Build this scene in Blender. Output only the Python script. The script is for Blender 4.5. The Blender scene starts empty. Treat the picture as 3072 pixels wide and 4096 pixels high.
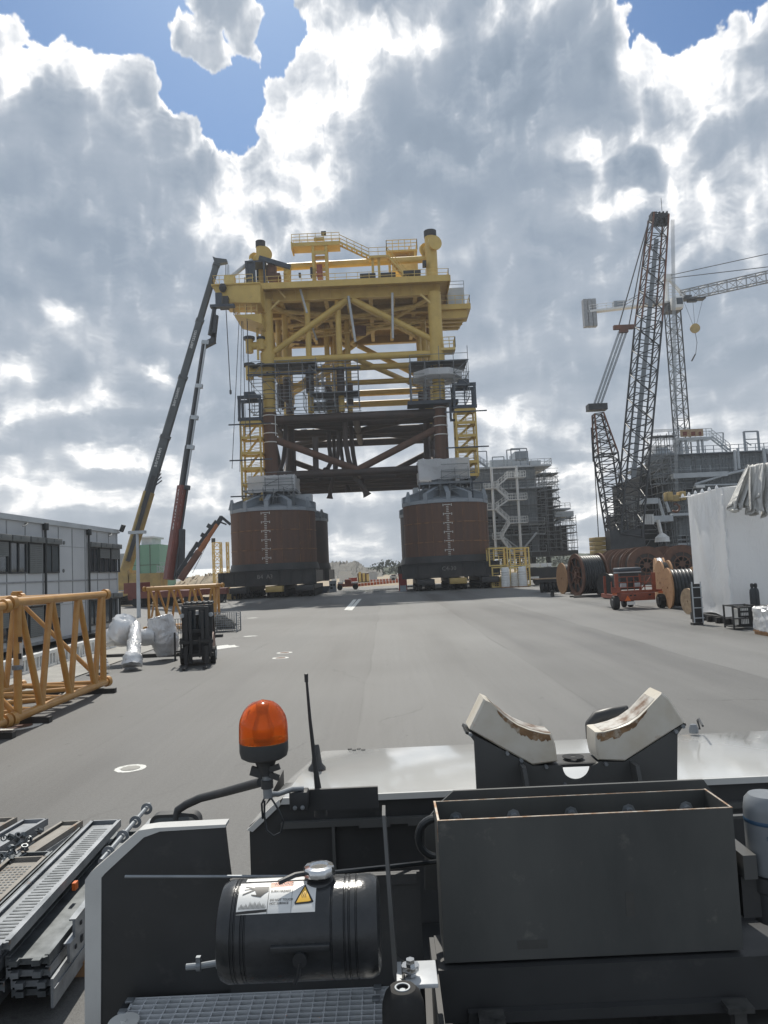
import bpy, bmesh, math, random
from math import sin, cos, pi, radians, sqrt, atan2
from mathutils import Vector as V, Matrix
random.seed(7)
C = bpy.context.scene.collection
scene = bpy.context.scene

# ------------------------------------------------------------------ camera
H = 3.1; FPX = 2963.0
PITCH = math.atan(227/2963.0); ROLL = radians(2.6)
U0 = V((0, -sin(PITCH), cos(PITCH))); FW = V((0, cos(PITCH), sin(PITCH))); XX = V((1, 0, 0))
RT = XX*cos(ROLL) - U0*sin(ROLL); UP = XX*sin(ROLL) + U0*cos(ROLL)
cd = bpy.data.cameras.new('camera'); cam = bpy.data.objects.new('camera', cd); C.objects.link(cam)
cam.matrix_world = Matrix(((RT.x, UP.x, -FW.x, 0), (RT.y, UP.y, -FW.y, 0), (RT.z, UP.z, -FW.z, H), (0, 0, 0, 1)))
cd.sensor_fit = 'VERTICAL'; cd.sensor_height = 24; cd.lens = FPX/4096*24; cd.clip_start = .05; cd.clip_end = 6000
scene.camera = cam
CP = V((0, 0, H))
def ray(x, y): return FW + RT*((x-1536)/FPX) + UP*((2048-y)/FPX)
def A(x, y, Y): d = ray(x, y); return CP + d*(Y/d.y)          # point seen at a pixel of the photo, at forward distance Y
def G(x, y, z=0): d = ray(x, y); return CP + d*((z-H)/d.z)
def PX(x, y, X): d = ray(x, y); return CP + d*(X/d.x)

# ------------------------------------------------------------------ sun, sky
SUN_EL, SUN_AZ = radians(52), radians(-8)          # ahead of the camera, high behind the yellow platform
sd = V((sin(SUN_AZ)*cos(SUN_EL), cos(SUN_AZ)*cos(SUN_EL), sin(SUN_EL)))
sl = bpy.data.lights.new('sun', 'SUN'); sl.energy = 3.4; sl.angle = radians(.6); sl.color = (1, .95, .86)
so = bpy.data.objects.new('sun', sl); C.objects.link(so); so.rotation_euler = (-sd).to_track_quat('-Z', 'Y').to_euler()
scene.view_settings.view_transform = 'Standard'; scene.view_settings.look = 'None'
scene.view_settings.exposure = 0.28
HAZE = .00042; scene.view_settings.gamma = 1

class NT:
    def __init__(s, tree): s.t = tree; s.n = tree.nodes; s.l = tree.links
    def node(s, typ, ins=None, **kw):
        n = s.n.new(typ)
        for k, v in kw.items(): setattr(n, k, v)
        if ins:
            for k, v in ins.items(): s.set(n.inputs[k], v)
        return n
    def set(s, sock, v):
        if isinstance(v, bpy.types.NodeSocket): s.l.new(v, sock)
        else: sock.default_value = v
    def m(s, op, a, b=None, c=None, clamp=False):
        n = s.n.new('ShaderNodeMath'); n.operation = op; n.use_clamp = clamp
        for i, v in enumerate((a, b, c)):
            if v is not None: s.set(n.inputs[i], v)
        return n.outputs[0]
    def vm(s, op, a, b=None, c=None, out=0):
        n = s.n.new('ShaderNodeVectorMath'); n.operation = op
        for i, v in enumerate((a, b, c)):
            if v is not None: s.set(n.inputs[i], v)
        return n.outputs[out]
    def noise(s, vec, scale, detail=4, rough=.5, dist=0, out=0, lac=2.0):
        n = s.node('ShaderNodeTexNoise', {'Vector': vec, 'Scale': scale, 'Detail': detail, 'Roughness': rough, 'Distortion': dist, 'Lacunarity': lac})
        return n.outputs[out]
    def mix(s, f, a, b, bt='MIX'):
        n = s.n.new('ShaderNodeMix'); n.data_type = 'RGBA'; n.blend_type = bt
        s.set(n.inputs[0], f); s.set(n.inputs[6], a if not isinstance(a, tuple) else (*a[:3], 1)); s.set(n.inputs[7], b if not isinstance(b, tuple) else (*b[:3], 1))
        return n.outputs[2]
    def ramp(s, f, stops, interp='LINEAR'):
        n = s.n.new('ShaderNodeValToRGB'); s.set(n.inputs[0], f); e = n.color_ramp.elements; n.color_ramp.interpolation = interp
        while len(e) < len(stops): e.new(.5)
        for i, (p, c) in enumerate(stops):
            e[i].position = p; e[i].color = (*c, 1) if isinstance(c, tuple) else (c, c, c, 1)
        return n.outputs[0]
    def mr(s, v, a, b, c=0, d=1, smooth=False):
        n = s.n.new('ShaderNodeMapRange'); n.interpolation_type = 'SMOOTHSTEP' if smooth else 'LINEAR'
        for i, x in enumerate((v, a, b, c, d)): s.set(n.inputs[i], x)
        return n.outputs[0]

world = bpy.data.worlds.new('World'); scene.world = world; world.use_nodes = True
wt = NT(world.node_tree); world.node_tree.nodes.clear()
tc = wt.node('ShaderNodeTexCoord').outputs['Generated']
d = wt.vm('NORMALIZE', tc)
sx = wt.node('ShaderNodeSeparateXYZ', {0: d})
az = wt.m('ARCTAN2', sx.outputs[0], sx.outputs[1]); el = wt.m('ARCSINE', sx.outputs[2])
ae = wt.node('ShaderNodeCombineXYZ', {0: az, 1: el, 2: 0.0}).outputs[0]
def dirof(x, y):
    v = ray(x*1.852, y*1.852).normalized(); return atan2(v.x, v.y), math.asin(v.z)
GAPS = [   # blue gaps, and the small torn cloud inside one of them
 (130,-50,270,135,-1.8),(340,0,200,150,-1.6),(430,130,140,170,-1.6),(520,60,110,150,-1.2),(505,250,90,130,-1.5),(395,180,90,110,-.8),
 (1570,-40,250,110,-1.9),
 (445,50,165,135,2.5),(380,70,70,60,.9),(510,-10,80,45,.9),(455,120,50,70,.9),(600,-10,60,120,-1.3),(590,90,50,90,-.9),
]
BLOBS = [
 # bright cumulus, centre
 (650,110,150,160,-.50),(730,50,200,90,-.48),(620,250,120,130,-.50),(650,385,170,90,-.46),(520,440,130,80,-.33),(600,520,180,90,-.25),
 (860,40,190,60,-.38),(740,190,110,110,-.30),(1080,10,200,45,-.35),(470,510,90,70,-.3),
 # bright cumulus, right
 (1400,110,150,75,-.42),(1590,100,160,70,-.38),(1470,190,85,90,-.42),(1445,300,60,110,-.40),(1480,390,80,90,-.42),(1290,290,110,50,-.36),
 (1255,385,55,90,-.36),(1340,440,110,48,-.46),(1560,470,120,70,-.34),(1640,340,80,90,-.15),(1620,200,80,60,-.2),(1540,560,110,40,-.25),
 # rims on the left bank
 (40,80,110,70,-.40),(180,120,190,60,-.38),(120,170,120,50,-.2),(300,200,70,90,-.25),(420,300,80,70,-.32),
 # breaks on the left
 (140,662,95,26,-.50),(20,790,90,50,-.46),(190,835,110,50,-.42),(120,880,90,36,-.38),(325,772,52,60,-.50),(20,890,80,50,-.38),(420,600,120,30,-.2),
 (250,985,170,62,-.40),(400,1010,120,50,-.32),(60,1010,90,30,-.25),(170,1070,260,34,-.48),
 (130,1110,120,36,-.25),(560,1110,120,60,-.35),(440,1090,90,60,-.34),(780,1110,150,70,-.36),(750,1190,200,60,-.30),
 # dark grey-blue notch in the bright rim
 (1355,362,75,58,.95),
 # breaks on the right
 (1080,905,110,36,-.42),(1190,930,130,40,-.38),(1230,1010,160,70,-.36),(1240,1120,150,80,-.26),(1560,905,140,30,-.34),(1080,960,80,60,-.3),
 # heavy grey bodies
 (1000,260,330,270,.34),(1120,140,180,120,.2),(120,420,260,200,.16),(330,560,260,110,.22),(330,900,300,65,.42),(100,1000,120,26,.25),(560,780,190,120,.2),
 (1200,560,280,110,.18),(1250,790,280,80,.34),(1540,760,240,80,.30),(1600,640,120,60,.2),(880,700,200,100,.12),(240,1010,200,22,.1),
]
# ------------------------------------------------------------------ clouds: a noise field over azimuth and elevation, computed here
import numpy as np
SKW, SKH, SKA, SKB = 2816, 1024, 4.0, 2.0
_rs = np.random.RandomState(11); _PT = np.tile(_rs.permutation(512), 2); _ga = _rs.rand(512)*2*np.pi; _GX = np.cos(_ga).astype('f4'); _GY = np.sin(_ga).astype('f4')
def pnoise(x, y):
    xi = np.floor(x); yi = np.floor(y); fx = (x-xi).astype('f4'); fy = (y-yi).astype('f4'); xi = xi.astype('i4') & 511; yi = yi.astype('i4') & 511
    x1 = (xi+1) & 511; y1 = (yi+1) & 511
    def g(a, b, dx, dy): h = _PT[_PT[a]+b]; return _GX[h]*dx+_GY[h]*dy
    u = fx*fx*fx*(fx*(fx*6-15)+10); v = fy*fy*fy*(fy*(fy*6-15)+10)
    a = g(xi, yi, fx, fy); b = g(x1, yi, fx-1, fy); c = g(xi, y1, fx, fy-1); d = g(x1, y1, fx-1, fy-1)
    a += u*(b-a); c += u*(d-c); return (a+v*(c-a))*1.5
def fbm(x, y, o, gain=.5, billow=False):
    r = 0; a = 1.; s = 0
    for k in range(o):
        n = pnoise(x*2**k+17.3*k, y*2**k+9.1*k); r = r+a*(np.abs(n)*2-.45 if billow else n); s += a; a *= gain
    return r/s
def sky_fields():
    uu = (np.arange(SKW, dtype='f4')+.5)/SKW*2-1; vv = (np.arange(SKH, dtype='f4')+.5)/SKH
    s = np.abs(uu)/(SKA-(SKA-1)*np.abs(uu)); az = np.sign(uu)*s*np.pi; el = vv/(SKB-(SKB-1)*vv)*np.pi/2
    az, el = np.meshgrid(az, el)
    qx = az*(1+.0*el); qy = 1.5*np.maximum(el, 0)**.75
    w1x, w1y = fbm(qx*5, qy*5+50, 3), fbm(qx*5+80, qy*5, 3)
    w2x, w2y = fbm(qx*22, qy*22+30, 3), fbm(qx*22+40, qy*22, 3)
    px = az+.035*w1x+.014*w2x; py = el+.030*w1y+.013*w2y
    def blobs(lst):
        r = np.zeros_like(az)
        for (bx, by, rx, ry, am) in lst:
            ca, ce = dirof(bx, by); ra, re = rx/1600/np.cos(ce), ry/1600
            r += am*np.clip(1-((px-ca)/ra)**2-((py-ce)/re)**2, 0, 1)**2
        return r
    acc = np.clip(blobs(BLOBS), -.50, .6); gap = blobs(GAPS)
    bx_, by_ = qx+.012*w2x+.02*w1x, qy+.012*w2y+.02*w1y
    bil = fbm(bx_*11, by_*11, 8, .56, True)
    low = fbm(qx*3.1+5, qy*4.2, 3)
    fine = fbm(bx_*60, by_*60, 4, .6)
    return az, el, acc, gap, bil, low, fine
def sky_colour(az, el, acc, gap, bil, low, fine):
    calm = np.clip((acc+.16)*2.6, 0, 1)                   # heavy bodies are smooth
    flat = fbm(az*2.2+3, np.maximum(el, 0)**.8*13, 3)
    lowband = np.clip(1.25-el/.42, 0, 1)
    T = acc + .50 + .26*low + .62*flat*lowband + .80*bil*(1-.70*calm) + .16*fine*(1-.9*calm)
    Tc = .60 + gap + .15*low + .95*bil + .22*fine
    T = np.minimum(T, Tc*1.15+.02)
    lump = .14 + .42*bil + .25*fine + .10*low
    k = .05; Ts = lump + k*np.logaddexp(0, (T-lump)/k)
    T = Ts
    def up(k): r = np.empty_like(T); r[:-k] = T[k:]; r[-k:] = T[-1:]; return r
    rel = (T-up(3))*.9+(T-up(9))*.6+(T-up(24))*.12
    tone = T - np.clip(rel, -.22, .25)*.60
    xs = [-.1, .08, .16, .25, .37, .52, .80, 1.15]
    R = np.interp(tone, xs, [1.30, 1.18, .92, .67, .46, .335, .255, .19]); Gc = np.interp(tone, xs, [1.30, 1.18, .92, .695, .50, .385, .31, .245]); B = np.interp(tone, xs, [1.28, 1.16, .92, .73, .555, .455, .385, .315])
    w = np.clip(1-el/.36, 0, 1)*.45
    R = R*(1-w)+w*(R*.8+.27); Gc = Gc*(1-w)+w*(Gc*.8+.265); B = B*(1-w)+w*(B*.8+.24)
    cov = np.clip((Tc+.02)/.09, 0, 1); cov = cov*cov*(3-2*cov)
    return R, Gc, B, cov

_r, _g, _b, _c = sky_colour(*sky_fields())
_px = np.empty((SKH, SKW, 4), 'f4'); _px[..., 0] = _r; _px[..., 1] = _g; _px[..., 2] = _b; _px[..., 3] = 1
_px[..., 3] = 1
img = bpy.data.images.new('cloud_field', SKW, SKH, alpha=True, float_buffer=True); img.colorspace_settings.name = 'Non-Color'; img.alpha_mode = 'CHANNEL_PACKED'
_px[..., 3] = _c; img.pixels.foreach_set(_px.ravel()); img.update(); img.pack(); del _px
s_ = wt.m('DIVIDE', az, pi); u_ = wt.m('MULTIPLY_ADD', wt.m('DIVIDE', wt.m('MULTIPLY', s_, SKA), wt.m('MULTIPLY_ADD', wt.m('ABSOLUTE', s_), SKA-1, 1.0)), .5, .5)
w_ = wt.m('MAXIMUM', wt.m('DIVIDE', el, pi/2), 0.0); v_ = wt.m('DIVIDE', wt.m('MULTIPLY', w_, SKB), wt.m('MULTIPLY_ADD', w_, SKB-1, 1.0))
it = wt.node('ShaderNodeTexImage', {'Vector': wt.node('ShaderNodeCombineXYZ', {0: u_, 1: v_, 2: 0.0}).outputs[0]}, extension='EXTEND', interpolation='Cubic'); it.image = img
sky = wt.node('ShaderNodeTexSky', sky_type='NISHITA', sun_disc=False, sun_elevation=SUN_EL, sun_rotation=SUN_AZ, altitude=0, air_density=1.0, dust_density=.6, ozone_density=2.0)
sc = wt.n.new('ShaderNodeVectorMath'); sc.operation = 'SCALE'; wt.l.new(it.outputs[0], sc.inputs[0]); sc.inputs[3].default_value = 10.0
col = wt.mix(it.outputs[1], wt.vm('MULTIPLY', sky.outputs[0], (.50, .66, .80)), sc.outputs[0])
bg = wt.node('ShaderNodeBackground', {'Color': col, 'Strength': .1})
wo = wt.node('ShaderNodeOutputWorld'); wt.l.new(bg.outputs[0], wo.inputs[0])
world.cycles.sampling_method = 'MANUAL'; world.cycles.sample_map_resolution = 1024

# ------------------------------------------------------------------ mesh helpers
class MB:
    def __init__(s): s.v = []; s.f = []
    def add(s, vs, fs):
        b = len(s.v); s.v += [tuple(x) for x in vs]; s.f += [[b+i for i in f] for f in fs]; return s
    def box(s, c, sz, rz=0, M=None):
        c = V(c); hx, hy, hz = sz[0]/2, sz[1]/2, sz[2]/2
        vs = [V((x, y, z)) for x in (-hx, hx) for y in (-hy, hy) for z in (-hz, hz)]
        if M is not None: vs = [M @ v for v in vs]
        elif rz:
            R = Matrix.Rotation(rz, 3, 'Z'); vs = [R @ v for v in vs]
        return s.add([v+c for v in vs], [(0,1,3,2),(4,6,7,5),(0,4,5,1),(2,3,7,6),(0,2,6,4),(1,5,7,3)])
    def bb(s, x0, x1, y0, y1, z0, z1):
        return s.box(((x0+x1)/2, (y0+y1)/2, (z0+z1)/2), (abs(x1-x0), abs(y1-y0), abs(z1-z0)))
    def bev(s, x0, x1, y0, y1, z0, z1, b=.03):      # box with chamfered edges
        bm = bmesh.new(); bmesh.ops.create_cube(bm, size=1)
        for v in bm.verts: v.co = V(((x0+x1)/2+v.co.x*(x1-x0), (y0+y1)/2+v.co.y*(y1-y0), (z0+z1)/2+v.co.z*(z1-z0)))
        bmesh.ops.bevel(bm, geom=bm.edges[:], offset=b, segments=2, affect='EDGES', profile=.5)
        bm.verts.ensure_lookup_table(); s.add([v.co for v in bm.verts], [[v.index for v in f.verts] for f in bm.faces]); bm.free(); return s
    def beam(s, p, q, w, h=None, up=(0, 0, 1)):
        p, q = V(p), V(q); h = h or w; d = (q-p)
        if d.length < 1e-6: return s
        d.normalize(); u = V(up)
        if abs(d.dot(u)) > .98: u = V((0, 1, 0)) if abs(d.y) < .9 else V((1, 0, 0))
        a = d.cross(u).normalized(); b = a.cross(d).normalized()
        vs = [e + a*(i*w/2) + b*(j*h/2) for e in (p, q) for (i, j) in ((-1,-1),(1,-1),(1,1),(-1,1))]
        return s.add(vs, [(3,2,1,0),(4,5,6,7),(0,1,5,4),(1,2,6,5),(2,3,7,6),(3,0,4,7)])
    def tube(s, p, q, r, r2=None, n=8, caps=True):
        p, q = V(p), V(q); r2 = r if r2 is None else r2; d = (q-p)
        if d.length < 1e-6: return s
        d.normalize(); u = V((0, 0, 1)) if abs(d.z) < .9 else V((0, 1, 0))
        a = d.cross(u).normalized(); b = a.cross(d).normalized()
        vs = []
        for e, rr in ((p, r), (q, r2)):
            for k in range(n): t = 2*pi*k/n; vs.append(e + a*(cos(t)*rr) + b*(sin(t)*rr))
        fs = [(k, (k+1) % n, n+(k+1) % n, n+k) for k in range(n)]
        fs = [tuple(reversed(f)) for f in fs]
        if caps: fs += [tuple(range(n)), tuple(range(2*n-1, n-1, -1))]
        return s.add(vs, fs)
    def path(s, pts, r, n=8, caps=True):
        pts = [V(x) for x in pts]; rs = r if isinstance(r, (list, tuple)) else [r]*len(pts)
        ref = None; vs = []
        for i, pt in enumerate(pts):
            t = (pts[min(i+1, len(pts)-1)] - pts[max(i-1, 0)]).normalized()
            if ref is None: ref = V((0, 0, 1)) if abs(t.z) < .9 else V((0, 1, 0))
            a = t.cross(ref)
            if a.length < 1e-4: a = t.cross(V((1, 0, 0)))
            a.normalize(); b = a.cross(t).normalized(); ref = b
            for k in range(n): th = 2*pi*k/n; vs.append(pt + a*(cos(th)*rs[i]) + b*(sin(th)*rs[i]))
        fs = []
        for i in range(len(pts)-1):
            for k in range(n): fs.append((i*n+k, (i+1)*n+k, (i+1)*n+(k+1) % n, i*n+(k+1) % n))
        if caps: fs += [tuple(range(n)), tuple(range(len(pts)*n-1, (len(pts)-1)*n-1, -1))]
        return s.add(vs, fs)
    def lathe(s, prof, c, axis=(0, 0, 1), n=24, a0=0, a1=2*pi):
        c = V(c); ax = V(axis).normalized(); u = V((1, 0, 0)) if abs(ax.x) < .9 else V((0, 1, 0))
        a = ax.cross(u).normalized(); b = ax.cross(a).normalized(); full = abs(a1-a0-2*pi) < 1e-6; m = n if full else n+1
        vs = []
        for (r, h) in prof:
            for k in range(m): t = a0+(a1-a0)*k/n; vs.append(c + ax*h + a*(cos(t)*r) + b*(sin(t)*r))
        fs = []
        for i in range(len(prof)-1):
            for k in range(n): k2 = (k+1) % m; fs.append((i*m+k, i*m+k2, (i+1)*m+k2, (i+1)*m+k))
        return s.add(vs, fs)
    def prism(s, pts, ext):                      # polygon of 3D points pushed along a vector
        pts = [V(x) for x in pts]; e = V(ext); n = len(pts)
        return s.add(pts+[x+e for x in pts], [tuple(range(n)), tuple(range(2*n-1, n-1, -1))]+[(i, n+i, n+(i+1) % n, (i+1) % n) for i in range(n)])
    def quad(s, *pts): return s.add([V(x) for x in pts], [tuple(range(len(pts)))])
    def build(s, name, mat, parent=None, sharp=35, label=None, kind=None):
        me = bpy.data.meshes.new(name); off = parent['_w'] if parent is not None and '_w' in parent else (0, 0, 0)
        me.from_pydata([(x-off[0], y-off[1], z-off[2]) for (x, y, z) in s.v], [], s.f)
        bm = bmesh.new(); bm.from_mesh(me); bmesh.ops.recalc_face_normals(bm, faces=bm.faces[:]); bm.to_mesh(me); bm.free()
        me.materials.append(MT[mat] if isinstance(mat, str) else mat)
        me.polygons.foreach_set('use_smooth', [True]*len(me.polygons)); me.set_sharp_from_angle(angle=radians(sharp))
        o = bpy.data.objects.new(name, me); C.objects.link(o)
        if parent is not None: o.parent = parent; o['_w'] = list(off)
        if label: o['label'] = label
        if kind: o['kind'] = kind
        return o
WOFF = []
def thing(name, label, cat, loc=(0, 0, 0), group=None):
    o = bpy.data.objects.new(name, None); C.objects.link(o); o.empty_display_size = .3
    o.location = loc; o['label'] = label; o['category'] = cat; o['_w'] = list(loc)
    if group: o['group'] = group
    return o
def tag(o, label, cat, group=None, kind=None):
    if kind: o['kind'] = kind
    if label: o['label'] = label
    if cat: o['category'] = cat
    if group: o['group'] = group
    return o
def struct(name, mb, mat): o = mb.build(name, mat); o['kind'] = 'structure'; return o
def dup(root, loc, rz=0, label=None, group=None):
    def cp(o, par):
        c = o.copy(); C.objects.link(c)
        if par is not None: c.parent = par
        for ch in kids.get(o.name, []): cp(ch, c)
        return c
    kids = {}
    for o in bpy.data.objects:
        if o.parent: kids.setdefault(o.parent.name, []).append(o)
    c = cp(root, None); c.location = loc; c.rotation_euler = (0, 0, rz)
    if label: c['label'] = label
    if group: c['group'] = group
    return c
def text(s, size, mat, parent, M, name='lettering', ext=.002, bold=0):
    cu = bpy.data.curves.new(name, 'FONT'); cu.body = s; cu.size = size; cu.extrude = ext; cu.align_x = 'CENTER'; cu.align_y = 'CENTER'; cu.offset = bold
    cu.resolution_u = 2
    t = bpy.data.objects.new(name, cu); C.objects.link(t)
    dg = bpy.context.evaluated_depsgraph_get(); me = bpy.data.meshes.new_from_object(t.evaluated_get(dg)); C.objects.unlink(t); bpy.data.objects.remove(t)
    off = V(parent['_w']) if '_w' in parent else V((0, 0, 0))
    me.transform(M); me.transform(Matrix.Translation(-off)); me.materials.clear(); me.materials.append(MT[mat])
    o = bpy.data.objects.new(name, me); C.objects.link(o); o.parent = parent; o['_w'] = list(off); return o
def frame(o, x, n):     # matrix with local X along x and local Z along n at o
    x = V(x).normalized(); n = V(n); n = (n - x*n.dot(x)).normalized(); y = n.cross(x)
    return Matrix(((x.x, y.x, n.x, o[0]), (x.y, y.y, n.y, o[1]), (x.z, y.z, n.z, o[2]), (0, 0, 0, 1)))

# ------------------------------------------------------------------ materials
MT = {}
def mat(name, c1, c2=None, rough=.6, metal=0, scale=2.0, lo=.35, hi=.65, bump=0, bscale=None, streak=None, rough2=None, detail=5, spec=.5, c3=None, sc3=20, lo3=.6, hi3=.75, coat=0, trans=0, subs=0):
    m = bpy.data.materials.new(name); m.use_nodes = True; t = NT(m.node_tree); b = t.n['Principled BSDF']
    co = t.node('ShaderNodeTexCoord').outputs['Object']
    v = co if streak is None else t.vm('MULTIPLY', co, streak)
    b.inputs['Roughness'].default_value = rough; b.inputs['Metallic'].default_value = metal; b.inputs['Specular IOR Level'].default_value = spec
    if coat: b.inputs['Coat Weight'].default_value = coat; b.inputs['Coat Roughness'].default_value = .08
    if trans: b.inputs['Transmission Weight'].default_value = trans
    if c2 is None: c2 = tuple(x*.8 for x in c1)
    n1 = t.noise(v, scale, detail, .6)
    f = t.mr(n1, lo, hi); col = t.mix(f, c1, c2)
    if c3 is not None:
        n3 = t.noise(co, sc3, 6, .65); col = t.mix(t.mr(n3, lo3, hi3), col, c3)
    t.l.new(col, b.inputs['Base Color'])
    if rough2 is not None: t.l.new(t.mr(n1, lo, hi, rough, rough2), b.inputs['Roughness'])
    if bump:
        bn = t.node('ShaderNodeBump', {'Strength': 1.0, 'Distance': bump, 'Height': t.noise(v if bscale is None else co, bscale or scale, 5, .6)})
        t.l.new(bn.outputs[0], b.inputs['Normal'])
    MT[name] = m; return m
mat('yellow_paint', (.64, .45, .125), (.55, .38, .105), .45, scale=.6, c3=(.46, .31, .10), sc3=1.3, lo3=.62)
mat('yellow_light', (.74, .56, .21), (.62, .45, .15), .5, scale=1.5)
mat('amber_paint', (.50, .27, .075), (.42, .21, .055), .38, scale=3, c3=(.35, .17, .05), sc3=9, lo3=.66, hi3=.8, coat=.2)
mat('rust_steel', (.095, .060, .046), (.150, .080, .052), .75, scale=.45, lo=.30, hi=.70, streak=(4, 4, .22), c3=(.19, .09, .045), sc3=1.3, lo3=.58, hi3=.80, bump=.01)
mat('dark_pipe', (.050, .040, .036), (.070, .048, .040), .6, scale=.5, c3=(.09, .055, .042), sc3=1.0, lo3=.58)
mat('black_steel', (.022, .023, .024), (.04, .038, .036), .55, scale=.8, c3=(.08, .05, .04), sc3=2.5, lo3=.66)
mat('blue_steel', (.06, .075, .095), (.045, .055, .07), .55)
mat('grey_paint', (.30, .33, .36), (.24, .27, .30), .5, scale=.8, c3=(.20, .20, .20), sc3=3, lo3=.62)
mat('pale_grey', (.52, .55, .57), (.42, .45, .47), .5, scale=.7)
mat('white_paint', (.78, .78, .76), (.70, .70, .68), .4)
mat('galvanised', (.34, .36, .38), (.22, .24, .26), .45, .6, scale=6)
mat('scaffold_steel', (.24, .255, .265), (.16, .17, .175), .5, .5, scale=2)
mat('deck_board', (.20, .17, .14), (.12, .11, .10), .8, scale=2)
mat('module_grey', (.30, .325, .345), (.22, .245, .26), .65, scale=.5, streak=(6, 6, .4), c3=(.16, .175, .185), sc3=1.2, lo3=.58)
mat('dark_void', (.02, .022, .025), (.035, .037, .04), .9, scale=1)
mat('jib_grey', (.34, .35, .36), (.26, .27, .28), .5)
mat('loader_orange', (.42, .15, .05), (.30, .11, .045), .5, scale=1)
mat('crane_black', (.045, .05, .055), (.03, .032, .035), .5, scale=1)
mat('crane_grey', (.10, .115, .12), (.075, .085, .09), .4, scale=.7)
mat('crane_yellow', (.50, .35, .12), (.34, .25, .10), .45, scale=1)
mat('crane_red', (.21, .055, .038), (.15, .045, .03), .45, scale=1)
mat('crane_rust', (.20, .085, .05), (.12, .06, .045), .6, scale=1)
mat('rope', (.10, .105, .11), (.07, .07, .075), .6)
mat('rope_pale', (.33, .36, .38), (.28, .30, .32), .6)
mat('timber', (.42, .24, .12), (.28, .15, .075), .8, scale=3, streak=(6, 6, .8))
mat('pale_timber', (.52, .38, .24), (.36, .25, .16), .8, scale=4)
mat('rubber', (.018, .018, .018), (.03, .029, .028), .8, scale=4)
mat('cable_black', (.016, .019, .022), (.03, .033, .036), .38, scale=3)
mat('rust_orange', (.16, .075, .045), (.10, .05, .033), .7, scale=1.4, c3=(.34, .06, .03), sc3=2.2, lo3=.66)
mat('trailer_red', (.33, .085, .045), (.20, .055, .035), .55, scale=3, c3=(.14, .07, .05), sc3=6, lo3=.6)
mat('green_clad', (.12, .30, .20), (.10, .25, .17), .6, scale=.05, streak=(1, 1, .3))
mat('glass_dark', (.035, .045, .055), (.05, .06, .07), .06, scale=.5, spec=.8)
mat('glass_bright', (.10, .12, .13), (.07, .08, .09), .03, scale=.5, spec=1.0)
mat('shutter', (.15, .16, .16), (.13, .14, .14), .6, scale=1)
mat('panel_joint', (.30, .31, .32), (.22, .23, .24), .6, scale=3)
mat('frame_dark', (.03, .034, .036), (.04, .044, .046), .5)
mat('concrete', (.36, .35, .32), (.28, .27, .25), .85, scale=1.2, c3=(.2, .19, .18), sc3=4, lo3=.6)
mat('white_mark', (.70, .70, .66), (.45, .45, .42), .7, scale=14, lo=.5, hi=.62)
mat('gravel', (.20, .19, .17), (.13, .125, .11), .9, scale=.4, bump=.4, bscale=.6)
mat('sand', (.40, .32, .22), (.30, .25, .18), .9, scale=.3)
mat('treeline_green', (.035, .05, .03), (.06, .075, .04), .9, scale=.3)
mat('red_box', (.36, .05, .04), (.28, .045, .035), .6, scale=.7)
mat('bag_white', (.70, .68, .62), (.55, .53, .48), .6, scale=5)
mat('chalk', (.30, .29, .27), (.2, .19, .18), .8)
mat('orange_sticker', (.75, .17, .03), (.7, .15, .03), .5)
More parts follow.
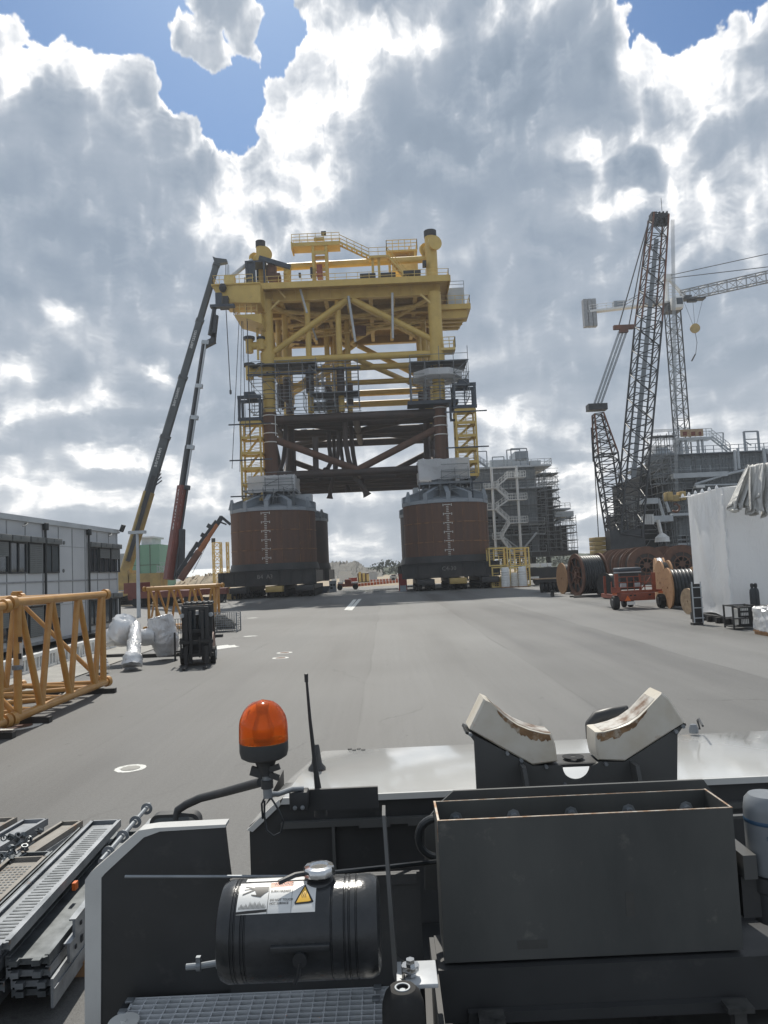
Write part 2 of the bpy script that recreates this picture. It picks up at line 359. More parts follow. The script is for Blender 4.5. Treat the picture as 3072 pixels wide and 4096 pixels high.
# special materials -------------------------------------------------
def asphalt():
    m = bpy.data.materials.new('asphalt'); m.use_nodes = True; t = NT(m.node_tree); b = t.n['Principled BSDF']
    co = t.node('ShaderNodeTexCoord').outputs['Object']; s = t.node('ShaderNodeSeparateXYZ', {0: co})
    wob = t.m('MULTIPLY', t.m('SUBTRACT', t.noise(co, .09, 2), .5), .5)
    x = t.m('ADD', t.m('ADD', s.outputs[0], wob), .68)
    lane = t.m('DIVIDE', x, 4.9); li = t.m('FLOOR', lane); fr = t.m('FRACT', lane)
    wn = t.node('ShaderNodeTexWhiteNoise', {'W': li}, noise_dimensions='1D').outputs[0]
    long_ = t.noise(t.vm('MULTIPLY', co, (.55, .05, 1)), 1.0, 4, .5)
    broad = t.noise(co, .045, 4, .55)
    fine = t.noise(co, 22, 3, .7); grit = t.noise(co, 90, 2, .8)
    scr = t.noise(t.vm('MULTIPLY', co, (7, .12, 1)), 1.0, 4, .6)
    val = t.m('MULTIPLY_ADD', wn, .045, .102)
    val = t.m('MULTIPLY_ADD', t.m('SUBTRACT', scr, .5), .030, val)
    val = t.m('MULTIPLY_ADD', t.m('SUBTRACT', long_, .5), .19, val)
    val = t.m('MULTIPLY_ADD', t.m('SUBTRACT', broad, .5), .20, val)
    val = t.m('MULTIPLY_ADD', t.m('SUBTRACT', fine, .5), .085, val)
    val = t.m('MULTIPLY_ADD', t.m('SUBTRACT', grit, .5), .16, val)
    edge = t.m('MINIMUM', fr, t.m('SUBTRACT', 1.0, fr))
    seam = t.m('MULTIPLY', t.m('SUBTRACT', 1.0, t.mr(edge, 0.0, .012, 0, 1, True)), t.mr(t.noise(t.vm('MULTIPLY', co, (.5, .12, 1)), 1.3, 3), .42, .62))
    val = t.m('MULTIPLY', val, t.m('MULTIPLY_ADD', seam, -.38, 1.0))
    # tyre arcs
    ring = t.vm('LENGTH', t.vm('SUBTRACT', co, (31, 6, 0)), out=1)
    arc = t.m('MULTIPLY', t.m('SUBTRACT', 1.0, t.mr(t.m('ABSOLUTE', t.m('SUBTRACT', t.m('MODULO', ring, 7.3), 3.1)), .0, .22, 0, 1, True)), t.mr(t.noise(co, .11, 2), .5, .66))
    val = t.m('MULTIPLY', val, t.m('MULTIPLY_ADD', arc, -.13, 1.0))
    st = t.mr(t.noise(co, .55, 6, .7), .66, .80)
    val = t.m('MULTIPLY', val, t.m('MULTIPLY_ADD', st, -.30, 1.0))
    pv = t.node('ShaderNodeTexVoronoi', {'Vector': t.vm('MULTIPLY_ADD', t.noise(co, .5, 4, .6, out=1), (1.4, 1.4, 0), t.vm('MULTIPLY', co, (1, .6, 1))), 'Scale': .07}, feature='DISTANCE_TO_EDGE')
    ck = t.m('MULTIPLY', t.m('SUBTRACT', 1.0, t.mr(pv.outputs[0], 0.0, .0022, 0, 1)), t.mr(t.noise(co, .3, 2), .45, .6))
    val = t.m('MULTIPLY', val, t.m('MULTIPLY_ADD', ck, -.35, 1.0))
    spt = t.mr(t.noise(co, 3.1, 2, .5), .715, .745); val = t.m('MULTIPLY', val, t.m('MULTIPLY_ADD', spt, -.35, 1.0))
    c = t.node('ShaderNodeCombineColor', {0: val, 1: t.m('MULTIPLY', val, .995), 2: t.m('MULTIPLY', val, .965)}).outputs[0]
    t.l.new(c, b.inputs['Base Color']); t.l.new(t.mr(long_, .3, .7, .50, .72), b.inputs['Roughness'])
    bn = t.node('ShaderNodeBump', {'Strength': .5, 'Distance': .006, 'Height': grit}); t.l.new(bn.outputs[0], b.inputs['Normal'])
    MT['asphalt'] = m
asphalt()
def wrapmat(name, c1, c2, scale, dist, rough=.28, trans=.25, metal=0, streak=(1, 1, .5)):
    m = bpy.data.materials.new(name); m.use_nodes = True; t = NT(m.node_tree); b = t.n['Principled BSDF']
    co = t.node('ShaderNodeTexCoord').outputs['Object']; v = t.vm('MULTIPLY', co, streak)
    n1 = t.noise(v, scale, 5, .55, 1.2); n2 = t.noise(v, scale*.25, 3, .5)
    rid = t.m('ABSOLUTE', t.m('SUBTRACT', n1, .5))
    h = t.m('MULTIPLY', t.m('POWER', t.m('SUBTRACT', 1.0, t.m('MULTIPLY', rid, 2.0)), 4.0), t.mr(n2, .4, .65))
    t.l.new(t.mix(t.mr(n2, .35, .65), c1, c2), b.inputs['Base Color']); b.inputs['Roughness'].default_value = rough; b.inputs['Metallic'].default_value = metal
    bn = t.node('ShaderNodeBump', {'Strength': 1.0, 'Distance': dist, 'Height': h}); t.l.new(bn.outputs[0], b.inputs['Normal'])
    if trans:
        tr = t.node('ShaderNodeBsdfTranslucent', {'Color': (*c1, 1)}); t.l.new(bn.outputs[0], tr.inputs['Normal'])
        mx = t.node('ShaderNodeMixShader', {0: trans}); t.l.new(b.outputs[0], mx.inputs[1]); t.l.new(tr.outputs[0], mx.inputs[2])
        t.l.new(mx.outputs[0], t.n['Material Output'].inputs[0])
    MT[name] = m
wrapmat('shrink_wrap', (.86, .87, .88), (.82, .83, .84), 1.5, .016, .22, .42, 0, (1.6, 1.6, .6))
wrapmat('foil_wrap', (.80, .80, .80), (.70, .70, .70), 2.5, .03, .25, 0, .2, (1, 1, .6))
wrapmat('tarp_white', (.70, .69, .66), (.58, .57, .54), 1.2, .10, .6, .2)
wrapmat('scaffold_sheet', (.86, .87, .88), (.78, .79, .80), 1.1, .08, .5, .45, 0, (1, 1, 1))
def boltmat():
    m = bpy.data.materials.new('amber_lens'); m.use_nodes = True; t = NT(m.node_tree); b = t.n['Principled BSDF']
    co = t.node('ShaderNodeTexCoord').outputs['Object']; s = t.node('ShaderNodeSeparateXYZ', {0: co})
    b.inputs['Base Color'].default_value = (1.0, .17, .012, 1); b.inputs['Roughness'].default_value = .15; b.inputs['Transmission Weight'].default_value = .72; b.inputs['IOR'].default_value = 1.12
    b.inputs['Coat Weight'].default_value = .5
    MT['amber_lens'] = m
boltmat()
mat('office_wall', (.52, .54, .56), (.46, .48, .50), .45, scale=.4)
mat('chrome', (.75, .76, .77), (.6, .61, .62), .18, 1, scale=8)
mat('pad_plastic', (.68, .64, .56), (.60, .54, .44), .45, scale=7, c3=(.36, .24, .14), sc3=9, lo3=.60, hi3=.76)
mat('pad_stain', (.14, .075, .035), (.30, .18, .09), .6, scale=26, c3=(.62, .56, .46), sc3=20, lo3=.52, hi3=.72)
mat('pad_worn', (.50, .48, .44), (.16, .09, .05), .5, scale=14, lo=.42, hi=.62)
mat('satin_black', (.032, .033, .034), (.050, .051, .052), .42, scale=2, rough2=.62, c3=(.075, .074, .07), sc3=7, lo3=.60, hi3=.82)
mat('dusty_black', (.068, .070, .070), (.098, .099, .096), .5, scale=1.2, c3=(.09, .088, .08), sc3=5, lo3=.60, hi3=.8, streak=(1, 1, .3))
mat('trough_plate', (.062, .065, .064), (.095, .097, .092), .42, scale=3.5, rough2=.62, c3=(.17, .165, .15), sc3=11, lo3=.62, hi3=.80, streak=(1, 1, .35), bump=.0012, bscale=5)
mat('tank_black', (.026, .028, .030), (.04, .042, .045), .24, scale=9, bump=.0012, bscale=60)
mat('hood_white', (.66, .66, .64), (.60, .60, .58), .12, scale=1.4, coat=.6, bump=.0006, bscale=2.5)
mat('fender_white', (.62, .62, .60), (.55, .55, .53), .35, scale=4)
mat('grate_steel', (.66, .68, .70), (.52, .54, .56), .4, .0, scale=10)
mat('floor_dirty', (.10, .098, .09), (.05, .05, .048), .65, scale=3, c3=(.02, .02, .02), sc3=6, lo3=.56, hi3=.66, bump=.004)
mat('filter_grey', (.24, .26, .28), (.19, .205, .22), .3, scale=3)
mat('filter_blue', (.04, .09, .16), None, .4)
mat('weld_rust', (.26, .14, .07), (.13, .075, .05), .8, scale=1.2, lo=.42, hi=.58)
mat('edge_bare', (.50, .47, .42), (.30, .17, .09), .45, .5, scale=30)
mat('label_white', (.75, .75, .73), None, .4)
mat('label_black', (.02, .02, .02), None, .5)
mat('label_yellow', (.85, .50, .06), None, .45)
mat('label_red', (.55, .12, .03), None, .45)
mat('mirror_face', (.5, .52, .54), None, .02, 1)
mat('pink_brick', (.30, .16, .10), (.22, .12, .08), .8)
mat('plank_steel', (.34, .355, .375), (.20, .215, .23), .45, .6, scale=5, c3=(.24, .13, .06), sc3=5, lo3=.66, hi3=.8)
mat('plank_dark', (.20, .215, .225), (.10, .11, .115), .5, .6, scale=5)
mat('plank_rusty', (.27, .255, .23), (.19, .175, .155), .6, .3, scale=4, c3=(.30, .15, .07), sc3=4, lo3=.60)

# ------------------------------------------------------------------ ground
g = MB(); g.add([(-3000, -60, 0), (3000, -60, 0), (3000, 5000, 0), (-3000, 5000, 0)], [(0, 1, 2, 3)])
struct('ground', g, 'asphalt')
g = MB(); n = 60                       # sandy yard behind the platform
vs = []
g.add([(-70, 137, .004), (300, 133, .004), (300, 700, .004), (-260, 700, .004), (-260, 92, .004), (-24, 90, .004), (-22, 137, .004)], [(0, 1, 2, 3, 4, 5, 6)])
struct('sand_ground', g, 'sand')
g = MB(); a = -14.9
g.add([(a, 8, .03), (-10.2, 8, .03), (-10.6, 46, .03), (a, 48, .03)], [(0, 1, 2, 3)])
struct('concrete_apron', g, 'concrete')
# painted lines
def ringmark(x, y, r0, r1, z=.004):
    mb = MB(); n = 40; vs = []
    for k in range(n):
        t = 2*pi*k/n; j = 1+random.uniform(-.04, .04)
        vs += [(x+cos(t)*r0, y+sin(t)*r0, z), (x+cos(t)*r1*j, y+sin(t)*r1*j, z)]
    mb.add(vs, [(2*k, 2*((k+1) % n), 2*((k+1) % n)+1, 2*k+1) for k in range(n)]); return mb
for (px, py, r, lab) in ((522, 3074, .165, 'round grey manhole cover in a white painted ring beside the white fender'),
                         (76, 2905, .30, 'round rusty manhole cover in a white ring, beside the near yellow lattice section'),
                         (1122, 2632, .20, 'small manhole cover in a white ring, nearer of the two in mid yard'),
                         (1138, 2611, .20, 'small manhole cover in a white ring, farther of the two in mid yard')):
    q = G(px, py); t_ = thing('manhole_cover', lab, 'manhole cover', (q.x, q.y, 0), group='manhole covers in the yard')
    m_ = MB(); m_.lathe([(0, .010), (r*.92, .010), (r*.92, .004)], (q.x, q.y, 0), n=32); m_.build('cover', 'concrete' if py > 3000 else 'rust_orange', t_)
    ringmark(q.x, q.y, r*.95, r*1.55).build('painted_ring', 'white_mark', t_)
mk = MB()
for (x0, y0, x1, y1, w) in ((1385, 2440, 1420, 2398, .35), (1400, 2441, 1440, 2396, .35), (1455, 2372, 1485, 2356, .3)):
    p_, q_ = G(x0, y0), G(x1, y1); d_ = (q_-p_).normalized(); s_ = V((-d_.y, d_.x, 0))*w/2
    mk.quad(p_+s_+V((0, 0, .004)), p_-s_+V((0, 0, .004)), q_-s_+V((0, 0, .004)), q_+s_+V((0, 0, .004)))
for (cx, cy, rx, ry) in ((900, 2588, .62, .9), (1000, 2545, .4, .25), (1010, 2472, .5, .3)):
    q = G(cx, cy); k_ = 18; mk.add([(q.x+cos(2*pi*i/k_)*rx*random.uniform(.6, 1.1), q.y+sin(2*pi*i/k_)*ry*random.uniform(.6, 1.1), .005) for i in range(k_)], [tuple(range(k_))])
struct('painted_marking', mk, 'white_mark')

# ------------------------------------------------------------------ helpers for steelwork
def rail(mb, pts, h=1.1, step=1.6, r=.035, mid=2, close=False):
    pts = [V(p) for p in pts]
    if close: pts = pts+[pts[0]]
    for a_, b_ in zip(pts, pts[1:]):
        L = (b_-a_).length; n = max(1, round(L/step))
        for i in range(n+1):
            q = a_.lerp(b_, i/n); mb.beam(q, q+V((0, 0, h)), r*2)
        for k in range(1, mid+1): mb.beam(a_+V((0, 0, h*k/mid)), b_+V((0, 0, h*k/mid)), r*1.7)
def lattice(ch, la, p, q, w, h, n, up=(0, 0, 1), rc=.08, rl=.04, w2=None, h2=None, diag='z', ns=6):
    p, q = V(p), V(q); w2 = w2 or w; h2 = h2 or h; d = (q-p).normalized(); a = d.cross(V(up)).normalized(); b = a.cross(d).normalized()
    def c(t, i, j): return p.lerp(q, t)+a*(i*(w+(w2-w)*t)/2)+b*(j*(h+(h2-h)*t)/2)
    cs = [(-1, -1), (1, -1), (1, 1), (-1, 1)]
    for (i, j) in cs: ch.tube(c(0, i, j), c(1, i, j), rc, n=ns)
    for k in range(n):
        t0, t1 = k/n, (k+1)/n
        for m_ in range(4):
            (i0, j0), (i1, j1) = cs[m_], cs[(m_+1) % 4]
            if (k+m_) % 2 or diag == 'x': la.tube(c(t0, i0, j0), c(t1, i1, j1), rl, n=5, caps=False)
            if (k+m_) % 2 == 0 or diag == 'x': la.tube(c(t0, i1, j1), c(t1, i0, j0), rl, n=5, caps=False)
            la.tube(c(t1, i0, j0), c(t1, i1, j1), rl, n=5, caps=False)
    for m_ in range(4): la.tube(c(0, *cs[m_]), c(0, *cs[(m_+1) % 4]), rl*1.2, n=5)
def scaffold(mb, bd, x0, x1, y0, y1, z0, z1, dx=2.0, dz=2.0, r=.04, skip=0, boards=True, over=.8):
    nx = max(1, round((x1-x0)/dx)); ny = max(1, round((y1-y0)/dx)); nz = max(1, round((z1-z0)/dz))
    xs = [x0+(x1-x0)*i/nx for i in range(nx+1)]; ys = [y0+(y1-y0)*i/ny for i in range(ny+1)]; zs = [z0+(z1-z0)*i/nz for i in range(nz+1)]
    for x in xs:
        for y in ys:
            if random.random() > skip: mb.beam((x, y, z0), (x, y, z1+random.uniform(.1, over)), r*2)
    for z in zs:
        for y in ys:
            mb.beam((x0-random.uniform(0, .3), y, z), (x1+random.uniform(0, .3), y, z), r*2)
            if random.random() > .4: mb.beam((x0, y, z+1.0), (x1, y, z+1.0), r*1.6)
        for x in xs: mb.beam((x, y0, z), (x, y1, z), r*2)
        if boards and z > z0 and random.random() > .55: bd.bb(x0, x1, y0+.05, y1-.05, z+.06, z+.12)
    for k in range(nz):
        for y in (y0, y1):
            i = random.randrange(nx)
            if random.random() > .5: mb.beam((xs[i], y, zs[k]), (xs[i+1], y, zs[k+1]), r*1.6)
            else: mb.beam((xs[i+1], y, zs[k]), (xs[i], y, zs[k+1]), r*1.6)
def stairs(mb, p, q, w=1.0, side=(0, 1, 0), h=1.1, r=.04, steps=None):
    p, q = V(p), V(q); s_ = V(side)*w
    for e in (V((0, 0, 0)), s_):
        mb.beam(p+e, q+e, .08, .26)
        mb.beam(p+e+V((0, 0, h)), q+e+V((0, 0, h)), r*2); mb.beam(p+e+V((0, 0, h/2)), q+e+V((0, 0, h/2)), r*1.5)
        for i in range(5): t = i/4; a_ = p.lerp(q, t)+e; mb.beam(a_, a_+V((0, 0, h)), r*1.8)
    n = steps or max(3, int(abs(q.z-p.z)/.35))
    for i in range(n): a_ = p.lerp(q, (i+.5)/n); mb.beam(a_, a_+s_, .22, .04)

# ------------------------------------------------------------------ the platform
YF, YB = 104.0, 126.0
XL, XR = -15.6, 8.6
def Z1(x, y, Y=YF): return A(850+x*.663, 880+y*.663, Y)
def Z2(x, y, Y=YF): return A(850+x*.663, 1450+y*.663, Y)
plat = thing('offshore_platform', 'huge yellow steel topside on a brown tubular jacket standing on four rusty round buckets', 'offshore platform', ((XL+XR)/2, (YF+YB)/2, 0))
zd = Z1(880, 470).z                      # underside of the deck
zdt = Z1(880, 362, YF-2.2).z                # deck walking level
zj1 = Z2(860, 300).z; zj0 = Z2(880, 660).z     # upper and lower brown horizontals
zy0 = Z1(800, 830).z                     # lower yellow horizontal
ztop = Z1(1320, 50).z
print('levels', zd, zdt, zj1, zj0, zy0, ztop)
# legs
for (x, y) in ((XL, YF), (XR, YF), (XL, YB), (XR, YB)):
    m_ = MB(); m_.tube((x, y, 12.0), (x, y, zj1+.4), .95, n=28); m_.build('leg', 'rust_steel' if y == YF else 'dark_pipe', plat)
    m_ = MB(); m_.tube((x, y, zj1+.4), (x, y, zj1+6.0), .88, n=28); m_.build('leg_sleeve', 'yellow_paint', plat)
    m_ = MB(); m_.tube((x, y, zj1+6.0), (x, y, zy0-2.2), 1.02, n=28)
    for k in range(8): t = k*pi/4; m_.beam((x+cos(t)*1.12, y+sin(t)*1.12, zj1+6.1), (x+cos(t)*1.12, y+sin(t)*1.12, zy0-2.3), .22, .22)
    m_.build('grout_clamp', 'dark_pipe', plat)
    m_ = MB(); m_.tube((x, y, zy0-2.2), (x, y, zd+.2), .98 if x > 0 else .9, n=32)
    m_.tube((x, y, zy0-1.3), (x, y, zy0+1.1), 1.08, n=32); m_.build('column', 'yellow_paint', plat)
# ring hoops on the front legs
for x in (XL, XR):
    m_ = MB(); k = 0; z = zj1
    while z > zj0+4.2:
        m_.lathe([(.94, -.08), (1.03, -.05), (1.03, .05), (.94, .08)], (x, YF, z), n=28); z -= 1.28
    m_.tube((x+.85, YF-.75, zj1-3), (x+.85, YF-.75, zj1), .06)
    m_.build('ring_hoop', 'white_paint', plat)
    m_ = MB()
    for k in range(4): m_.lathe([(.88, -.05), (.95, 0), (.88, .05)], (x, YF, zj1+1.1+k*1.25), n=28)
    m_.build('ring_hoop', 'dark_pipe', plat)
# front brown jacket frame, back brown jacket frame, sides
def tub(name, p, q, r, mt='dark_pipe', n=16): m_ = MB(); m_.tube(p, q, r, n=n); return m_.build(name, mt, plat)
for y in (YF, YB):
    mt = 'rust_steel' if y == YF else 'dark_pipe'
    tub('horizontal_tube', (XL, y, zj1-.6), (XR, y, zj1-.6), .62, 'dark_pipe', 20)
    xe = XR-1.0 if y == YF else XR
    tub('horizontal_tube', (XL, y, zj0), (XR, y, zj0), .55, 'dark_pipe', 20)
    xm = Z2(875, 650).x
    tub('diagonal_brace', (XL, y, zj1-3.2), (xm, y, zj0+.3), .50, mt)
    tub('diagonal_brace', (XR, y, zj1-2.6), (xm, y, zj0+.3), .50, mt)
for x in (XL, XR):
    tub('side_tube', (x, YF, zj1-.6), (x, YB, zj1-.6), .6); tub('side_tube', (x, YF, zj0), (x, YB, zj0), .5)
    tub('side_brace', (x, YF, zj1-2.5), (x, (YF+YB)/2, zj0), .6); tub('side_brace', (x, YB, zj1-2.5), (x, (YF+YB)/2, zj0), .6)
ym = (YF+YB)/2; xm = Z2(875, 650).x
for (z, r) in ((zj1-.6, .52), (zj0, .40)):
    tub('plan_brace', (XL, ym, z), (XR, ym, z), r+.1)
    tub('plan_brace', (xm, YF, z), (xm, YB, z), r)
    for (a_, b_) in (((XL, YF), (xm, ym)), ((XR, YF), (xm, ym)), ((XL, YB), (xm, ym)), ((XR, YB), (xm, ym))):
        tub('plan_brace', (*a_, z), (*b_, z), r*.85)
tub('plan_brace', (XL, YF+5.5, zj1-.4), (XR, YF+5.5, zj1-.4), .55); tub('plan_brace', (XL, YF+16, zj1-.4), (XR, YF+16, zj1-.4), .55)
tub('plan_brace', (XL, YF+6, zj0), (XR, YF+6, zj0), .5); tub('plan_brace', (XL, YF+16, zj0), (XR, YF+16, zj0), .5)
# risers and curved cable tubes with bell mouths
def px2(x, y, Y): v = Z2(x, y, Y); return (v.x, v.y, v.z)
for pts, r in (([(620, 450, 104.5), (622, 560, 104.5), (626, 705, 104.5)], .42), ([(760, 415, 108), (757, 560, 108), (745, 640, 108), (712, 760, 108), (708, 812, 108)], .28),
               ([(700, 420, 112), (706, 520, 112), (716, 600, 112), (690, 650, 110)], .34), ([(800, 350, 105), (802, 480, 105), (822, 590, 105), (860, 690, 105), (905, 750, 105), (930, 795, 105)], .36),
               ([(832, 350, 110), (840, 480, 110), (850, 560, 110), (868, 660, 110), (895, 720, 110)], .34), ([(770, 420, 116), (775, 520, 116), (790, 640, 116), (820, 770, 116)], .30),
               ([(440, 350, 106), (438, 500, 106), (425, 600, 106), (395, 690, 106)], .3), ([(730, 420, 118), (735, 560, 118), (740, 700, 118)], .3), ([(470, 350, 110), (475, 700, 110)], .55), ([(1290, 330, 112), (1296, 640, 112)], .5)):
    m_ = MB(); m_.path([px2(*q) for q in pts], r, n=10); e = V(px2(*pts[-1])); d_ = (e-V(px2(*pts[-2]))).normalized()
    if r < .4: m_.lathe([(r, -.7), (r*1.15, -.3), (r*1.7, .15), (r*1.9, .2)], e, d_, n=12)
    m_.build('riser_tube', 'dark_pipe', plat)
# columns between jacket and deck
for zx, Y, z0_ in ((580, 104.6, zj1+.3), (765, 104.6, zj1+.3), (400, 113, zj1+5), (450, 118, zj1+5), (690, 116, zj1+1), (740, 120, zj1+1), (815, 114, zj1+1), (725, 125, zj1+1), (1245, 122, zj1+4), (1278, 114, zj1+4), (440, 109, zj1+5)):
    x = Z1(zx, 760, Y).x; r = .43 if Y < 105 else .42
    m_ = MB(); m_.tube((x, Y, z0_), (x, Y, zd+.3), r, n=16); c_ = m_.build('column', 'yellow_paint', plat)
    m_ = MB()
    for zz in ((zy0-3.0, zy0-1.2), (zj1+3.2, zj1+5.0)): m_.tube((x, Y, zz[0]), (x, Y, zz[1]), r+.14, n=16)
    m_.build('clamp_band', 'dark_pipe', c_)
# lower yellow frame
tub('horizontal_tube', (XL, YF, zy0), (XR, YF, zy0), .50, 'yellow_paint', 20)
tub('horizontal_tube', (XL, YF+4.5, zy0-.3), (XR, YF+4.5, zy0-.3), .45, 'yellow_paint', 16)
tub('horizontal_tube', (XL, YF+11, zy0-.9), (XR, YF+11, zy0-.9), .42, 'yellow_paint', 16)
tub('horizontal_tube', (XL+6, YB, zy0), (XR, YB, zy0), .55, 'yellow_paint', 16)
tub('horizontal_tube', (XL+8, YB, zy0-1.9), (XR, YB, zy0-1.9), .55, 'yellow_paint', 16)
for x in (XL, XR): tub('side_tube', (x, YF, zy0), (x, YB, zy0), .45, 'yellow_paint')
xc = Z1(825, 460).x
for (y, r) in ((YF, .45), (YB, .45)):
    tub('diagonal_brace', (XL, y, zy0+.7), (xc-.4, y, zd-.2), r, 'yellow_paint'); tub('diagonal_brace', (XR, y, zy0+1.7), (xc+.4, y, zd-.2), r, 'yellow_paint')
for x in (XL, XR):
    tub('side_brace', (x, YF, zd-.5), (x, ym, zy0), .4, 'yellow_paint'); tub('side_brace', (x, YB, zd-.5), (x, ym, zy0), .4, 'yellow_paint')
    tub('horizontal_tube', (xc, YF, zy0), (x, YB, zy0), .4, 'yellow_paint')
# slender pale hanging tubes
for (a_, b_, Y, r) in (((530, 420), (570, 560), 103, .16), ((600, 640), (630, 725), 112, .15), ((820, 460), (862, 735), 103.2, .18), ((1085, 440), (1088, 715), 103, .17)):
    tub('hanging_tube', Z1(*a_, Y), Z1(*b_, Y), r, 'pale_grey', 8)
# deck: plate, girders, edge
x0, x1 = Z1(205, 380).x, Z1(1420, 350).x
dk = MB(); dk.bb(x0, x1, YF-2.2, YB+1.5, zdt-.25, zdt); dk.build('deck_plate', 'yellow_paint', plat)
for y, h in ((YF, 1), (YF+7, .8), (YF+14, .8), (YB, 1)):
    m_ = MB(); m_.bb(x0+1.2, x1-1.2, y-.12, y+.12, zd, zdt-.26); m_.bb(x0+1.2, x1-1.2, y-.45, y+.45, zd-.12, zd-.002)
    for k in range(16): xx_ = x0+2+(x1-x0-4)*k/15; m_.bb(xx_-.05, xx_+.05, y-.4, y+.4, zd+.003, zdt-.27)
    m_.build('deck_girder', 'yellow_paint', plat)
for k in range(9):
    xx_ = x0+1.5+(x1-x0-3)*k/8; m_ = MB(); m_.bb(xx_-.1, xx_+.1, YF+.13, YB-.13, zd+.25, zdt-.27); m_.bb(xx_-.3, xx_+.3, YF+.5, YB-.5, zd+.15, zd+.247); m_.build('deck_beam', 'yellow_light', plat)
m_ = MB()
for k in range(34): y = YF+.6+k*.64; m_.bb(x0+1.6, x1-1.6, y-.05, y+.05, zdt-.55, zdt-.3)
m_.build('deck_stiffener', 'yellow_light', plat)
for (a_, b_) in (((XL, YF), (XL+12, YB)), ((XR, YF), (XL+10, YB)), ((XL, YB), (xc, YF)), ((XR, YB), (xc, YF)), ((XL, ym), (XR, YF+3)), ((XL, YF+3), (XR, ym))):
    tub('plan_brace', (*a_, zd-.2), (*b_, zd-.2), .33, 'yellow_light', 10)
m_ = MB(); m_.bb(x0, x1, YF-2.35, YF-2.203, zdt-.75, zdt+.15); m_.bb(x0-.15, x0-.003, YF-2.2, YB, zdt-.7, zdt+.15); m_.bb(x1+.003, x1+.15, YF-2.2, YB, zdt-.7, zdt+.15); m_.build('deck_edge', 'yellow_paint', plat)
rl = MB(); rail(rl, [(x0+.1, YF-2.1, zdt), (x1-.1, YF-2.1, zdt)], 1.15); rail(rl, [(x1-.1, YF-2.1, zdt), (x1-.1, YB, zdt)], 1.15); rail(rl, [(x0+.1, YF-2.1, zdt), (x0+.1, YB, zdt)], 1.15)
rl.build('railing', 'yellow_light', plat)
# braces from legs to deck edge
m_ = MB()
for x in (XL, XR):
    m_.beam((x, YF-.6, zd-2.0), (x+(2.0 if x < 0 else -2.0), YF-.6, zd-.1), .3, .25)
for zx in (300, 440): m_.beam(Z1(zx, 470, 103), Z1(zx-60, 400, 103), .3, .2)
m_.build('knee_brace', 'yellow_light', plat)
# tops of the legs with lifting trunnions
for (x, zt, r) in ((Z1(288, 300).x, Z1(288, 112).z, .66), (Z1(1322, 200).x, ztop, .86)):
    big = x > 0
    m_ = MB(); m_.tube((x, YF+1, zdt), (x, YF+1, zt-.9), r, n=28)
    hd = m_.build('leg_head', 'yellow_paint', plat)
    m_ = MB(); m_.tube((x, YF+1, zt-.9), (x, YF+1, zt), r+.06, n=28); m_.build('head_cap', 'black_steel', plat)
    tz = zt-2.3
    for sx_, sy_ in ((-1, .6), (.9, -.75)):
        m_ = MB(); dr = V((sx_*(1 if not big else .55), sy_*1.6, 0)).normalized(); o_ = V((x, YF+1, tz))
        m_.tube(o_, o_+dr*1.4, .6, n=20); m_.tube(o_+dr*1.2, o_+dr*1.5, 1.05, n=28); m_.build('trunnion', 'yellow_paint', plat)
for (x) in (XL, XR):
    m_ = MB(); m_.tube((x, YB, zdt), (x, YB, zdt+3.5), 1.0, n=20); m_.build('leg_head', 'yellow_paint', plat)
tub('upper_tube', Z1(330, 290, 106), Z1(1300, 236, 106), .52, 'yellow_paint', 16)
# access tower, high walkway and stairs on the deck
def box1(mb, ax, ay, bx, by, Y, dpt=1.0):
    a_, b_ = Z1(ax, ay, Y), Z1(bx, by, Y); mb.bb(a_.x, b_.x, Y-dpt/2, Y+dpt/2, b_.z, a_.z)
wz = Z1(620, 150, 104).z; wx0, wx1 = Z1(478, 150, 104).x, Z1(768, 150, 104).x
m_ = MB(); m_.bb(wx0, wx1, 103, 105.4, wz-.55, wz); m_.bb(wx0, wx0+.2, 102.9, 105.5, wz-.9, wz+.15); wk = m_.build('high_walkway', 'yellow_paint', plat)
rl = MB(); rail(rl, [(wx0+.1, 103.1, wz), (wx1, 103.1, wz)], 1.3, 1.2, .04, 3); rail(rl, [(wx0+.1, 105.3, wz), (wx1, 105.3, wz)], 1.3, 1.2, .04, 3); rl.build('railing', 'yellow_light', wk)
m_ = MB()
for zx in (612, 690):
    xx_ = Z1(zx, 270, 104).x
    for y in (103.3, 105.1): m_.bb(xx_-.2, xx_+.2, y-.2, y+.2, zdt, wz-.56)
xa, xb = Z1(612, 270, 104).x, Z1(690, 270, 104).x
for z in (zdt+2.4, zdt+4.9, zdt+6.9): m_.bb(xa+.2, xb-.2, 103.2, 103.4, z-.25, z+.25); m_.bb(xa+.2, xb-.2, 105, 105.2, z-.25, z+.25)
m_.build('support_tower', 'yellow_paint', plat)
lz = Z1(1000, 228, 104).z; lx0, lx1 = Z1(945, 228, 104).x, Z1(1055, 228, 104).x
m_ = MB(); stairs(m_, (wx1, 103.2, wz-.1), (lx0, 103.2, lz), 1.2); stairs(m_, (lx1, 103.2, lz), (Z1(1180, 320, 104).x, 103.2, zdt+.3), 1.2)
m_.bb(lx0, lx1, 103.1, 104.6, lz-.3, lz); rail(m_, [(lx0, 103.2, lz), (lx1, 103.2, lz)], 1.2)
for zx in (968, 1005): xx_ = Z1(zx, 300, 104).x; m_.bb(xx_-.18, xx_+.18, 103.7, 104.1, zdt, lz-.31)
m_.build('staircase', 'yellow_paint', plat)
uz = Z1(1140, 212, 112).z; ux0, ux1 = Z1(1050, 212, 112).x, Z1(1232, 212, 112).x
m_ = MB(); m_.bb(ux0, ux1, 110, 114, uz-.3, uz)
for x in (ux0+.4, ux1-.4):
    for y in (110.3, 113.7): m_.bb(x-.15, x+.15, y-.15, y+.15, zdt, uz-.301)
